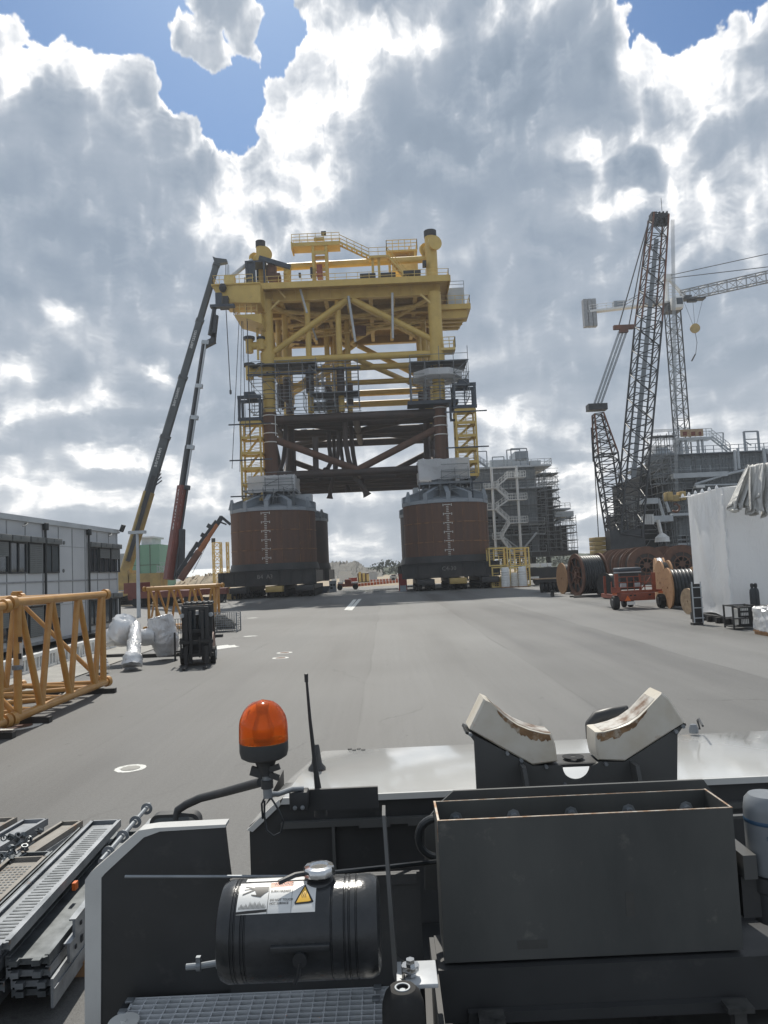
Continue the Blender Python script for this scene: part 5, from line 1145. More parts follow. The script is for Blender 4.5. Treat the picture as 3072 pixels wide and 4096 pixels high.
for k in range(8): m_.beam(j0.lerp(ap, k/8)+V((-.9+.1*k, -.6, 0)), (j0+V((3.2, 0, 0))).lerp(ap, k/8)+V((0, -.6, 0)), .1)
m_.bb(ap.x-.9, ap.x+1.0, Yt-.5, Yt+.5, ap.z-.2, ap.z+.9); m_.build('apex_frame', 'white_paint', tc_)
m_ = MB(); q = Zt(915, 838, Yt-2); m_.bev(q.x-1.1, q.x+1.1, Yt-3.4, Yt-1.6, q.z-1.3, q.z+1.2, .15); cb = m_.build('operator_cab', 'white_paint', tc_)
m_ = MB(); m_.bb(q.x-.4, q.x+.95, Yt-3.45, Yt-3.41, q.z-.6, q.z+.8); m_.build('cab_window', 'glass_dark', cb)
m_ = MB(); m_.tube(ap, j0+jd*27+V((0, 0, 1.9)), .09, n=5); m_.tube(ap+V((0, 0, .6)), ap+jd*46+V((0, 0, .6-1.0)), .09, n=5)
m_.tube(ap, j0+cd_*(L-5), .08, n=5); m_.tube(ap+V((0, .4, 0)), j0+cd_*(L-6.5)+V((0, .4, 0)), .08, n=5); m_.build('tie_rod', 'rope', tc_)
m_ = MB(); q = Zt(1085, 870, 154); tj = (q.x-t0.x)/jd.x; q = j0+jd*tj+V((0, 0, -.35)); m_.box(q, (5.0, 1.6, .35)); m_.box(q+V((-1, 0, .5)), (1.4, .9, .7)); m_.box(q+V((-.2, 0, -.45)), (2, .8, .3)); tr_ = m_.build('trolley', 'crane_black', tc_)
hz = Zt(1090, 1035, q.y).z; m_ = MB()
for dx in (-2.0, 0, 2.1): m_.tube(q+V((dx, 0, -.2)), V((q.x+dx*.2, q.y, hz+.9)), .035, n=5)
m_.build('hoist_rope', 'rope', tr_)
m_ = MB(); m_.lathe([(0, -.3), (1.0, -.3), (1.0, .3), (0, .3)], (q.x, q.y, hz), (0, 1, 0), n=18); m_.build('hook_block', 'crane_yellow', tr_)
m_ = MB(); m_.path([(q.x, q.y, hz-1), Zt(1086, 1150, q.y), Zt(1075, 1245, q.y)], .06, n=5); m_.tube(Zt(1072, 1245, q.y), Zt(1043, 1300, q.y), .16, n=6); m_.build('sling', 'rope', tr_)
# ================================================================== cable drums
def reel(px, pyb, R, W, az, label, fm='timber', spokes=False, cable=True, group='cable drums', cat='cable drum', wrap=False, dm='cable_black', Y=None, ri=.80, cr=.86):
    g = G(px, pyb) if Y is None else A(px, pyb, Y); c = V((g.x, g.y, R)); n = V((sin(radians(az)), cos(radians(az)), 0))
    t_ = thing('cable_drum', label, cat, (g.x, g.y, 0), group=group); back = -n
    for k, o_ in enumerate((c, c+back*W)):
        m_ = MB()
        if spokes:
            m_.lathe([(R, -.07), (R, .07), (R*ri, .07), (R*ri, -.07), (R, -.07)], o_, n, n=44); m_.lathe([(0, -.09), (R*.16, -.09), (R*.16, .09), (0, .09)], o_, n, n=20)
            a = n.cross(V((0, 0, 1))).normalized(); b = V((0, 0, 1))
            for s_ in range(8): t = s_*pi/4+.2; d_ = a*cos(t)+b*sin(t); m_.beam(o_+d_*R*.14, o_+d_*R*.82, R*.045, .10, up=n)
            m_.lathe([(R*.42, -.03), (R*.42, .03), (R*.36, .03), (R*.36, -.03), (R*.42, -.03)], o_, n, n=30)
        else:
            m_.lathe([(R*.07, -.05), (R*.07, .05), (R, .05), (R, -.05), (R*.07, -.05)], o_, n, n=44)
            a = n.cross(V((0, 0, 1))).normalized(); b = V((0, 0, 1))
            for s_ in range(8): t = s_*pi/4+.3; m_.tube(o_+(a*cos(t)+b*sin(t))*R*.5+n*.05, o_+(a*cos(t)+b*sin(t))*R*.5+n*.075, R*.03, n=6)
        m_.build('flange', fm, t_)
    m_ = MB(); m_.lathe([(R*.42, .08), (R*.42, W-.08)], c, back, n=32); m_.build('barrel', 'timber' if not spokes else 'rust_orange', t_)
    if ri < .8:
        m_ = MB(); m_.lathe([(R*(ri+.04), .09), (R*(ri+.04), W*.5), (0, W*.5)], c, back, n=32); m_.build('dark_inside', 'dark_void', t_)  # near-black lining painted in for the shade inside the open drum
    if cable:
        m_ = MB(); rc = .055 if R > 1 else .03; k = max(4, int((W-.2)/(rc*3.6))); prof = []
        for i in range(k):
            for j in range(5): th = pi*j/4; prof.append((R*cr+rc*sin(th)*1.4, .1+(W-.2)*(i+(j+.0)/4*.98)/k))
        m_.lathe([(R*.4, .1)]+prof+[(R*.4, W-.1)], c, back, n=44); m_.build('wound_cable', dm, t_)
    if wrap:
        m_ = MB(); prof = [(R*.9, .07)]+[(R*(1.0+random.uniform(-.015, .02)), .1+(W-.2)*i/6) for i in range(7)]+[(R*.9, W-.07)]; m_.lathe(prof, c, back, n=26); m_.build('plastic_wrap', 'foil_wrap', t_)
    return t_
reel(2252, 2376, 1.45, .9, 264, 'drum with a bare orange striped wooden disc, leftmost of the drums', 'timber')
t_ = reel(2310, 2386, 1.82, 2.1, 262, 'large drum with rusty spoked wheel and thick black cable, left of the red trailer', 'rust_orange', True)
g = G(2330, 2390); m_ = MB(); m_.bb(g.x-.7, g.x+3.2, g.y-.2, g.y+.2, 0, .12); m_.bb(g.x-.7, g.x+3.0, g.y+1.2, g.y+1.5, 0, .12); tag(m_.build('timber_bearer', 'black_steel'), 'flat dark bearers lying under the large rusty spoked drum', 'bearer')
for (X_, Y_, lab) in ((29.4, 84, 'rusty steel drum seen face-on behind the red trailer, nearest of the row'), (29.9, 88.5, 'rusty steel drum directly behind the face-on drum of the trailer row'), (30.3, 93, 'rusty steel drum third back in the trailer row'), (30.4, 97.5, 'rusty steel drum farthest back in the trailer row, by the crane')):
    p_ = (X_/Y_)*2963+1536
    t_ = reel(2568, 2339, 2.15, 3.4, 187, lab, 'rust_orange', True, True, dm='dark_pipe', ri=.62, cr=.80); t_.location = (X_, Y_, 0)
for (X_, Y_, lab) in ((33.8, 85, 'rusty steel drum seen face-on beside the shrink-wrapped box, with timber inside'), (33.5, 89.5, 'rusty steel drum directly behind the one beside the shrink-wrapped box')):
    t_ = reel(2720, 2330, 2.15, 3.4, 195, lab, 'rust_orange', True, True, dm='dark_pipe', ri=.62, cr=.80); t_.location = (X_, Y_, 0)
reel(2650, 2424, 1.42, .5, 278, 'tan wooden drum standing right behind the red trailer wheel', 'timber')
reel(2632, 2412, 1.5, .5, 285, 'drum wrapped in grey white plastic, between the trailer and the tan drum', 'timber', cable=False, wrap=True)
reel(2680, 2434, 1.2, 1.45, 278, 'orange wooden drum with shiny black cable, left of the shrink-wrapped box', 'timber')
reel(2757, 2457, .68, .7, 262, 'small pale wooden drum at the foot of the shrink-wrapped box', 'pale_timber')
reel(2425, 2395, 1.0, .7, 250, 'dark coil drum half hidden left of the red trailer', 'rubber')
g = G(2725, 2330); 
m_ = MB()
for k in range(9): m_.beam((30.9+random.uniform(-1, 1), 83.2, 2.2+random.uniform(0, 1.2)), (32.4+random.uniform(-.8, .8), 83.2, 2.5+random.uniform(0, 1.5)), .2)
# red trailer with an engine unit
tx0, tx1, ty = 13.55, 16.6, 45.2
tr = thing('engine_trailer', 'worn red cable trailer carrying an engine with a dark blue cushion on top', 'trailer', (15.1, ty, 0))
m_ = MB(); m_.bev(tx0+.35, tx1-.45, ty-.12, ty+.12, .5, .95, .02); m_.bb(tx0+.4, tx0+.6, ty+.13, ty+3.6, .6, .85); m_.bb(tx1-.8, tx1-.6, ty+.13, ty+3.6, .6, .85); m_.bb(tx0+.1, tx1, ty-.05, ty+.1, .96, 1.12); m_.build('chassis', 'trailer_red', tr)
m_ = MB()
for x in (tx0+1.05, tx0+1.3, tx0+2.2): m_.bb(x, x+.14, ty-.14, ty-.121, .78, .86)
m_.build('slot_mark', 'dark_void', tr)
for (x, y, r, w) in ((tx0+.2, ty, .42, .38), (tx1-.1, ty-.1, .42, .4), (tx0+.7, ty+2.0, .34, .3), (tx0+1.75, ty+2.0, .34, .3), (tx0+1.35, ty+2.0, .34, .25)):
    m_ = MB(); m_.lathe([(0, -w/2), (r*.55, -w/2), (r*.93, -w/2+.02), (r, -w/2+.08), (r, w/2-.08), (r*.93, w/2-.02), (r*.55, w/2), (0, w/2)], (x, y, r), (1, 0, 0), n=26)
    wh = m_.build('wheel', 'rubber', tr); m_ = MB(); m_.lathe([(0, -w/2-.02), (r*.5, -w/2-.02), (r*.55, -w/2+.03)], (x, y, r), (1, 0, 0), n=20); m_.lathe([(0, w/2+.02), (r*.5, w/2+.02), (r*.55, w/2-.03)], (x, y, r), (1, 0, 0), n=20); m_.build('rim', 'crane_black', wh)
m_ = MB()
for x in (tx0+.35, tx1-.45): m_.bb(x-.1, x+.1, ty-.08, ty+.1, 1.12, 2.15); m_.bb(x-.07, x+.07, ty+2.4, ty+2.5, .85, 2.0)
for z in (1.3, 1.62, 1.95): m_.beam((tx0+.45, ty, z), (tx1-.55, ty, z), .045)
for x in (tx0+1.0, tx0+1.4, tx1-1.0): m_.beam((x, ty, 1.12), (x, ty, 1.95), .05)
m_.beam((tx1-1.2, ty, 1.2), (tx1-.6, ty, 1.9), .05); m_.beam((tx0, ty-.1, 1.0), (tx0, ty-.1, 1.7), .05); m_.bb(tx0-.05, tx0+.5, ty-.18, ty-.1, 1.0, 1.35)
m_.build('guard_frame', 'trailer_red', tr)
m_ = MB(); m_.bev(tx0+.75, tx1-1.1, ty+.6, ty+2.0, 1.15, 2.2, .08); m_.tube((tx0+1, ty+.5, 1.5), (tx0+1, ty+.62, 1.5), .2, n=16); m_.tube((tx0+1.5, ty+.45, 1.75), (tx0+1.9, ty+.45, 1.4), .08); m_.build('engine_block', 'satin_black', tr)
for x in (tx0+.7, tx0+1.55): m_ = MB(); m_.bev(x, x+.35, ty+.3, ty+.5, 1.3, 1.55, .03); m_.build('lamp_unit', 'pale_grey', tr)
m_ = MB(); m_.bev(tx0+.6, tx1-1.0, ty+.3, ty+1.5, 2.25, 2.5, .1); m_.build('cushion_cover', 'blue_steel', tr)
m_ = MB(); m_.bb(tx0+.62, tx1-1.02, ty+.4, ty+1.3, 2.18, 2.245); m_.build('cushion_tray', 'pale_grey', tr)
m_ = MB(); m_.prism([(tx0+.72, ty-.16, .5), (tx0+1.12, ty-.16, .5), (tx0+.92, ty-.16, .82)], (0, .02, 0)); m_.build('warning_triangle', 'orange_sticker', tr)
m_ = MB(); m_.bb(tx0+.85, tx0+1.35, ty-.16, ty-.14, .26, .46); m_.build('number_board', 'white_paint', tr)
for x in (tx0+.12, tx1-.15): m_ = MB(); m_.bb(x-.12, x+.14, ty-.22, ty-.14, .9, 1.0); m_.build('tail_lamp', 'label_red', tr)
# low black trailer
g = G(2190, 2370); lt = thing('low_trailer', 'low black multi-wheel trailer with planks on deck, left of the orange drum', 'trailer', (g.x, g.y, 0))
m_ = MB(); m_.bb(g.x-.9, g.x+6, g.y+.3, g.y+2.6, 1.05, 1.3); m_.bb(g.x-1.0, g.x+6, g.y+.2, g.y+.28, 1.0, 1.25); m_.build('deck', 'black_steel', lt)
m_ = MB(); m_.bb(g.x-1.1, g.x+3.5, g.y+.3, g.y+1.4, 1.32, 1.42); m_.build('plank_load', 'pale_timber', lt)
for k in range(6):
    m_ = MB(); x = g.x-.4+k*.38*1.0
    m_.lathe([(0, -.15), (.3, -.15), (.48, -.13), (.5, -.06), (.5, .06), (.48, .13), (.3, .15), (0, .15)], (x+k*.0, g.y+.6, .5), (1, 0, 0), n=22); m_.build('wheel', 'rubber', lt)
g = G(2210, 2386); m_ = MB(); m_.tube((g.x, g.y, 0), (g.x, g.y, .48), .17, n=14); m_.tube((g.x, g.y, .48), (g.x, g.y, .52), .19, n=14); tag(m_.build('bollard', 'black_steel'), 'short black bollard standing alone in front of the low trailer', 'bollard')

def container(px0, px1, pyt, pyb, label, mt, name='container', cat='container', d=2.4, ribs=True, face='front', group=None, deep=None):
    g0, g1 = G(px0, pyb), G((px0+px1)/2, pyb); Y = g1.y; x0 = A(px0, pyb, Y).x; x1 = A(px1, pyb, Y).x; zt = A((px0+px1)/2, pyt, Y).z
    t_ = thing(name, label, cat, ((x0+x1)/2, Y, 0), group); m_ = MB(); m_.bb(x0+.04, x1-.04, Y+.05, Y+d-.05, .12, zt-.08); m_.build('shell', mt, t_)
    m_ = MB()
    if ribs:
        n = max(4, int((x1-x0)/.35))
        for k in range(n): x = x0+.15+(x1-x0-.3)*k/(n-1); m_.bb(x-.06, x+.06, Y-.0, Y+.047, .3, zt-.2)
        m_.build('rib', mt, t_); m_ = MB()
    for x in (x0, x1-.14): m_.bb(x, x+.14, Y-.03, Y+.11, 0, zt); m_.bb(x, x+.14, Y+d-.14, Y+d, 0, zt)
    m_.bb(x0+.14, x1-.14, Y-.03, Y+.1, zt-.16, zt); m_.bb(x0+.14, x1-.14, Y-.03, Y+.1, 0.02, .18); m_.build('corner_frame', mt, t_)
    return t_, x0, x1, Y, zt
container(1358, 1405, 2286, 2328, 'white ribbed container behind the slanted conveyor between the buckets', 'white_paint')
t_, x0, x1, Y, zt = container(1431, 1476, 2293, 2330, 'brown open-fronted container stacked with yellow goods between the buckets', 'rust_orange', ribs=False)
m_ = MB()
for k in range(3): m_.bb(x0+.3+k*.95, x0+.9+k*.95, Y-.25, Y+.0, .2, 2.6-.3*k)
m_.build('yellow_goods', 'yellow_light', t_)
container(1478, 1509, 2287, 2326, 'white container right beside the brown open-fronted one', 'pale_grey')
container(1326, 1345, 2304, 2326, 'small white container next to the rear left bucket', 'white_paint', ribs=False)
container(1397, 1428, 2311, 2340, 'squat red container below the slanted conveyor', 'red_box', ribs=False)
t_, x0, x1, Y, zt = container(1597, 1629, 2295, 2362, 'tall plain red cabinet standing left of the right bucket', 'red_box', 'cabinet', 'cabinet', d=1.2, ribs=False)
container(1602, 1626, 2342, 2366, 'small grey generator crate in front of the tall red cabinet', 'grey_paint', 'generator', 'generator', d=1.0)
t_, x0, x1, Y, zt = container(1318, 1345, 2323, 2368, 'grey control cabinet with dark screens right of the left bucket', 'grey_paint', 'control_cabinet', 'cabinet', d=1.0, ribs=False)
m_ = MB(); m_.bb(x0+.15, x0+.5, Y-.05, Y-.035, .9, 1.2); m_.bb(x0+.6, x1-.12, Y-.05, Y-.035, .9, 1.2); m_.bb(x0+.15, x0+.5, Y-.05, Y-.035, .45, .75); m_.build('screen', 'dark_void', t_)
g = G(1285, 2372); t_ = thing('skip', 'open grey skip with a rusty orange side, right foot of the left bucket', 'skip', (g.x, g.y, 0)); m_ = MB(); m_.prism([(g.x-.9, g.y, 0), (g.x+.8, g.y, 0), (g.x+1.3, g.y, .95), (g.x-.9, g.y, .95)], (0, 1.4, 0)); m_.build('tub', 'blue_steel', t_); m_ = MB(); m_.bb(g.x-.85, g.x+.0, g.y-.03, g.y-.002, .1, .8); m_.build('side_plate', 'trailer_red', t_)
# telehandler-like machine and conveyor
g = G(1385, 2360); t_ = thing('loader', 'small white and red loading machine parked between the two front buckets', 'loader', (g.x, g.y, 0))
m_ = MB(); m_.bb(g.x-1.4, g.x+1.9, g.y, g.y+1.5, .5, 1.0); m_.bev(g.x-.2, g.x+.8, g.y, g.y+1.4, 1.01, 1.7, .05); m_.build('body', 'trailer_red', t_)
m_ = MB(); m_.bb(g.x-1.3, g.x-.5, g.y-.05, g.y+1.5, 1.01, 1.3); m_.bb(g.x+.9, g.x+1.9, g.y-.05, g.y+1.5, 1.01, 1.25); m_.build('cowl', 'white_paint', t_)
for x in (g.x-1.0, g.x+1.5): m_ = MB(); m_.lathe([(0, -.15), (.42, -.15), (.45, 0), (.42, .15), (0, .15)], (x, g.y-.1, .45), (0, 1, 0), n=18); m_.build('wheel', 'rubber', t_)
g = G(1385, 2335); t_ = thing('conveyor', 'slanted white conveyor ramp in front of the white container', 'conveyor', (g.x, g.y, 0)); m_ = MB(); p_, q_ = A(1362, 2322, g.y-.5), A(1408, 2301, g.y-.5); m_.beam(p_, q_, .5, .35); m_.build('belt_frame', 'white_paint', t_)
m_ = MB(); m_.beam((q_.x-1, g.y-.5, 0), (q_.x-.8, g.y-.5, q_.z-.3), .12); m_.beam((p_.x+.5, g.y-.5, 0), (p_.x+.5, g.y-.5, p_.z), .12); m_.build('leg', 'grey_paint', t_)
g = G(1600, 2325); t_ = thing('truck', 'white truck far behind, left of the tall red cabinet', 'truck', (g.x, g.y, 0)); p_ = A(1570, 2325, g.y); q_ = A(1600, 2293, g.y)
m_ = MB(); m_.bev(p_.x+1.2, q_.x, g.y, g.y+2.3, .9, q_.z, .08); m_.build('box_body', 'white_paint', t_); m_ = MB(); m_.bev(p_.x-.6, p_.x+1.1, g.y, g.y+2.2, .6, q_.z*.8, .12); cb = m_.build('driver_cab', 'pale_grey', t_)
m_ = MB(); m_.bb(p_.x-.2, p_.x+.8, g.y-.03, g.y-.001, 1.6, q_.z*.7); m_.build('window', 'glass_dark', cb)
for x in (p_.x+.2, p_.x+2.4): m_ = MB(); m_.lathe([(0, -.15), (.45, -.15), (.45, .15), (0, .15)], (x, g.y+.1, .45), (0, 1, 0), n=16); m_.build('wheel', 'rubber', t_)
# red and white barriers
first = None
for r, (ya, yb) in enumerate(((2331, 2321), (2346, 2330))):
    for k in range(14):
        f = k/13; px = 1428+f*(1592-1428); g = G(px, ya+(yb-ya)*f)
        if first is None:
            first = thing('barrier', 'x', 'barrier', (0, 0, 0), group='red and white barriers between the buckets'); 
            m_ = MB(); m_.prism([(-.75, -.25, 0), (-.75, .25, 0), (-.75, .1, .55), (-.75, -.1, .55)], (.95, 0, 0)); m_.build('white_block', 'white_paint', first)
            m_ = MB(); m_.prism([(.201, -.25, 0), (.201, .25, 0), (.201, .1, .55), (.201, -.1, .55)], (.5, 0, 0)); m_.build('red_block', 'label_red', first)
            o_ = first; o_.location = (g.x, g.y, 0); o_.rotation_euler = (0, 0, .1)
        else: o_ = dup(first, (g.x, g.y, 0), .1)
        o_['label'] = 'low red and white barrier in the rows laid out between the two front buckets'
for (px, py, w, lab) in ((1415, 2370, 3.2, 'pale timber pile lying nearest the left bucket'), (1480, 2366, 3.0, 'pale timber pile lying in the middle between the buckets'), (1540, 2362, 4.0, 'long pale timber pile lying nearer the red cabinet')):
    g = G(px, py); t_ = thing('timber_pile', lab, 'timber pile', (g.x, g.y, 0)); m_ = MB()
    for k in range(5): m_.box((g.x+random.uniform(-.3, .3), g.y+k*.22, .1+.12*(k % 2)), (w+random.uniform(-.5, .5), .2, .1), random.uniform(-.06, .06))
    m_.build('plank_stack', 'bag_white', t_)

# yellow frames and white tubs right of the right bucket
def frame3(x0, x1, y, d, z0, z1, label, mt='yellow_light', inner=True):
    t_ = thing('steel_frame', label, 'steel frame', ((x0+x1)/2, y, z0), group='yellow steel frames'); m_ = MB(); w = .17
    for x in (x0, x1-w):
        for yy in (y, y+d-w): m_.bb(x, x+w, yy, yy+w, z0, z1)
    for z in (z0, z1-w):
        for yy in (y, y+d-w): m_.bb(x0+w, x1-w, yy+.003, yy+w-.003, z+.003, z+w)
        for x in (x0, x1-w): m_.bb(x+.003, x+w-.003, y+w, y+d-w, z+.003, z+w)
    m_.build('frame', mt, t_)
    if inner:
        m_ = MB(); xm_ = x0+(x1-x0)*.28; xn = x1-(x1-x0)*.2
        for x in (xm_, xn): m_.bb(x-.09, x+.09, y+.3, y+.45, z0+w, z1-w)
        m_.bb(xm_+.09, xn-.09, y+.3, y+.42, z1-.5, z1-.35); m_.bb((xm_+xn)/2-.06, (xm_+xn)/2+.06, y+.5, y+.6, z0+w, z0+1.4)
        for k in range(6): m_.beam((x0+.2, y+.7, z0+.35+k*.3), (x1-.2, y+.7, z0+.35+k*.3), .07)
        m_.build('inner_rungs', mt, t_)
g = G(2050, 2347); Yy = g.y
def fx(px, py): return A(px, py, Yy)
frame3(fx(1955, 2230).x, fx(2033, 2230).x, Yy, 2.4, fx(2000, 2264).z, fx(2000, 2189).z, 'yellow steel frame, upper left of the stacked pair by the right bucket')
frame3(fx(2038, 2230).x, fx(2119, 2230).x, Yy, 2.4, fx(2080, 2264).z, fx(2080, 2189).z, 'yellow steel frame, upper right of the stacked pair by the right bucket')
frame3(fx(2040, 2300).x, fx(2122, 2300).x, Yy, 2.4, .05, fx(2080, 2267).z, 'yellow steel frame on the ground under the upper right frame')
frame3(fx(1968, 2300).x, fx(2036, 2300).x, Yy, 2.4, .05, fx(2000, 2267).z, 'yellow steel frame on the ground under the upper left frame', inner=True)
frame3(fx(1962, 2320).x, fx(2000, 2320).x, Yy-1.3, 1.1, .02, 1.35, 'small yellow crate frame left of the white tub stacks')
for (px, pyt, w, mt, lab) in ((2024, 2269, 1.15, 'white_paint', 'tall ridged stack of white tubs, left of the two'), (2092, 2266, 1.15, 'white_paint', 'tall ridged stack of white tubs, right of the two'), (2059, 2290, .95, 'bag_white', 'shorter tan wrapped stack between the two white tub stacks')):
    Y = Yy-2; c_ = A(px, 2340, Y); zt = A(px, pyt, Y).z; m_ = MB(); t_ = thing('tub_stack', lab, 'tub stack', (c_.x, Y, 0)); prof = [(w*.5, .1)]; k = 0; z = .1
    while z < zt-.35: prof += [(w*.5*(1-.12*(z/zt)), z), (w*.53*(1-.12*(z/zt)), z+.05), (w*.53*(1-.12*(z/zt)), z+.10), (w*.49*(1-.12*(z/zt)), z+.13)]; z += .2 if z < zt*.5 else .32
    prof += [(w*.43, zt-.15), (w*.36, zt), (0, zt)]; m_.lathe(prof, (c_.x, Y, 0), n=12); m_.build('tubs', mt, t_)
    m_ = MB(); m_.bb(c_.x-w*.55, c_.x+w*.55, Y-w*.5, Y+w*.5, .0, .1); m_.build('pallet', 'timber', t_)
g = G(2150, 2345); t_ = thing('black_trailer', 'long black flatbed behind the white tubs with white panels on top', 'trailer', (g.x, 100, 0)); m_ = MB(); a_, b_ = A(2118, 2300, 99), A(2235, 2300, 99); m_.bb(a_.x, b_.x, 99, 101.5, A(2170, 2318, 99).z, A(2170, 2270, 99).z)
for k in range(4): m_.lathe([(0, -.2), (.5, -.2), (.5, .2), (0, .2)], (a_.x+1+k*.9, 99.2, .5), (0, 1, 0), n=14)
m_.build('body', 'black_steel', t_); m_ = MB(); z_ = A(2170, 2268, 99).z
for (a, b) in ((2122, 2158), (2163, 2188), (2192, 2206)): m_.bb(A(a, 2268, 99).x, A(b, 2268, 99).x, 98.9, 101, z_+.02, z_+.5)
m_.build('white_panel', 'white_paint', t_)
m_ = MB(); m_.bb(A(2122, 2312, 98.8).x, A(2156, 2312, 98.8).x, 98.7, 98.95, A(2140, 2314, 98.8).z, A(2140, 2306, 98.8).z); m_.build('light_bar', 'white_paint', t_)

# ================================================================== shrink-wrapped box and things beside it
random.seed(21)
wb = thing('wrapped_box', 'huge box shrink-wrapped in pale plastic on a steel base, right edge', 'wrapped box', (18.5, 34, 0))
X0w, Y0w, Y1w, Z0w, Z1w = 14.66, 31.88, 36.71, .28, 5.95
m_ = MB(); nx, nz = 40, 44
def wob(u, v, s): return .07*sin(u*9+s)*sin(v*5+s*2)+.03*sin(u*19+v*9+s)+random.uniform(-.004, .004)
def grid(P, U, W_, N, nx, nz, s, topfold=True):
    vs = []
    for j in range(nz+1):
        v = j/nz
        for i in range(nx+1):
            u = i/nx; e = min(1, 6*min(u, 1-u), 8*min(v+.02, 1.02-v)); d_ = wob(u, v, s)*e
            if topfold: d_ += .05*sin(u*60+3*sin(v*3))*max(0, v-.72)/.28*e
            d_ -= .10*math.exp(-((u-.55)/.3)**2-((v-.08)/.06)**2)
            zz = -.12*math.exp(-((u-.5)/.28)**2) if j == 0 else 0
            vs.append(P+U*u+W_*v+N*d_+V((0, 0, -zz*1.2 if j == 0 else 0)))
    m_.add(vs, [(j*(nx+1)+i, j*(nx+1)+i+1, (j+1)*(nx+1)+i+1, (j+1)*(nx+1)+i) for j in range(nz) for i in range(nx)])
L_, Hh = Y1w-Y0w, Z1w-Z0w
grid(V((15.10, 36.71, Z0w)), V((-.44, -4.83, 0)), V((0, 0, Hh)), V((-1, .09, 0)), nx, nz, 1.0)
grid(V((X0w, Y0w, Z0w)), V((7, 0, 0)), V((0, 0, Hh)), V((0, -1, 0)), nx, nz, 2.7)
grid(V((X0w+7, Y0w, Z0w)), V((0, L_, 0)), V((0, 0, Hh)), V((1, 0, 0)), 8, 8, 2.7); grid(V((X0w+7, Y1w, Z0w)), V((-6.56, 0, 0)), V((0, 0, Hh)), V((0, 1, 0)), 8, 8, 2.7)
vs = [V((X0w+7*i/16, Y0w+L_*j/12, Z1w+.12*sin(pi*i/16)+(.05*random.random() if 0 < i < 16 and 0 < j < 12 else 0))) for j in range(13) for i in range(17)]
m_.add(vs, [(j*17+i, j*17+i+1, (j+1)*17+i+1, (j+1)*17+i) for j in range(12) for i in range(16)])
m_.build('shrink_wrap', 'shrink_wrap', wb, sharp=80)
m_ = MB(); m_.path([(X0w-.01+.03*sin(k*1.7), Y0w-.01+.02*cos(k*2.3), Z0w+(Z1w-Z0w)*k/24) for k in range(25)], [.055+.02*sin(k*2.1) for k in range(25)], n=8); m_.build('corner_fold', 'shrink_wrap', wb)
m_ = MB()
for k in range(6):
    y = Y1w-.4-k*.75; m_.lathe([(.10, 0), (.05, .14), (0, .2)], (X0w+.05, y, Z1w-.02), n=8)
for k in range(10): m_.lathe([(0, -.03), (.035, 0), (0, .03)], (X0w-.03, Y0w-.01, Z0w+.4+k*.55), n=8)
m_.build('tape_knot', 'shrink_wrap', wb)
m_ = MB(); m_.bb(X0w+.15, X0w+6.9, Y0w+.2, Y0w+.4, .02, .3); m_.bb(X0w+.15, X0w+.35, Y0w+.45, Y1w-.15, .02, .3); m_.bb(X0w+.15, X0w+6.9, Y1w-.14, Y1w, .02, .3)
for k in range(5): m_.bb(X0w-.05, X0w+1, Y0w+.6+k*.9, Y0w+.75+k*.9, .0, .26)
m_.build('base_frame', 'black_steel', wb)
# cloth sheets draped over the corner
def drape(name, label, top, foot, cat='tarpaulin', mt='tarp_white', seed=0, th=.16):
    """a hanging cloth: top edge and foot edge as point lists, deep folds between"""
    random.seed(seed); nx, nz = 46, 26; m_ = MB(); vs = []
    def lerpl(L, u): f = u*(len(L)-1); i = min(int(f), len(L)-2); return V(L[i]).lerp(V(L[i+1]), f-i)
    ph = random.uniform(0, 6)
    for j in range(nz+1):
        v = j/nz
        for i in range(nx+1):
            u = i/nx; p_ = lerpl(top, u).lerp(lerpl(foot, u), v); f = (.10+.30*v)*th/.16
            p_ += V((.35*f*sin(u*17+ph+1.2*v), -f*(sin(u*25+ph*2+.8*sin(v*3))+.35*sin(u*47+v*1.5)), .10*sin(pi*v)*sin(u*6+ph)+.10*sin(u*23+ph)*(v > .9)))
            vs.append(p_)
    m_.add(vs, [(j*(nx+1)+i, j*(nx+1)+i+1, (j+1)*(nx+1)+i+1, (j+1)*(nx+1)+i) for j in range(nz) for i in range(nx)])
    o_ = m_.build(name, mt, sharp=70); tag(o_, label, cat)
    mod_ = o_.modifiers.new('thick', 'SOLIDIFY'); mod_.thickness = .02
def W(x, y, Y): v = A(2650+x*.3843, 1750+y*.3843, Y); return v
drape('tarpaulin', 'grey white sheet hanging over the near corner of the shrink-wrapped box', [W(880, 285, 31.6), W(940, 282, 31.4), W(1010, 290, 31.4)], [W(700, 740, 31.0), W(810, 730, 30.8), W(870, 700, 30.8)], seed=3, th=.10)
drape('tarpaulin', 'crumpled cream sheet hanging in the middle of the three over the wrapped box', [W(905, 300, 31.2), W(1000, 275, 31.2), W(1070, 285, 31.2)], [W(895, 740, 30.5), W(925, 800, 30.5), W(965, 740, 30.6)], seed=5, th=.12)
drape('tarpaulin', 'white sheet with a long torn tip, rightmost over the wrapped box', [W(1010, 275, 31.0), W(1100, 262, 31.0), W(1290, 260, 31.0)], [W(970, 640, 30.4), W(1045, 850, 30.4), W(1120, 600, 30.6), W(1290, 600, 30.6)], seed=8, th=.12)
m_ = MB(); m_.beam(W(860, 300, 31.6), W(1290, 262, 31.3), .07)
for x in (930, 1150, 1280): a_ = W(x, 285, 31.5); m_.beam((a_.x, 31.5, Z1w+.1), a_, .07)
tag(m_.build('sheet_rail', 'scaffold_steel'), 'thin steel rail on the wrapped box from which the sheets hang', 'rail')
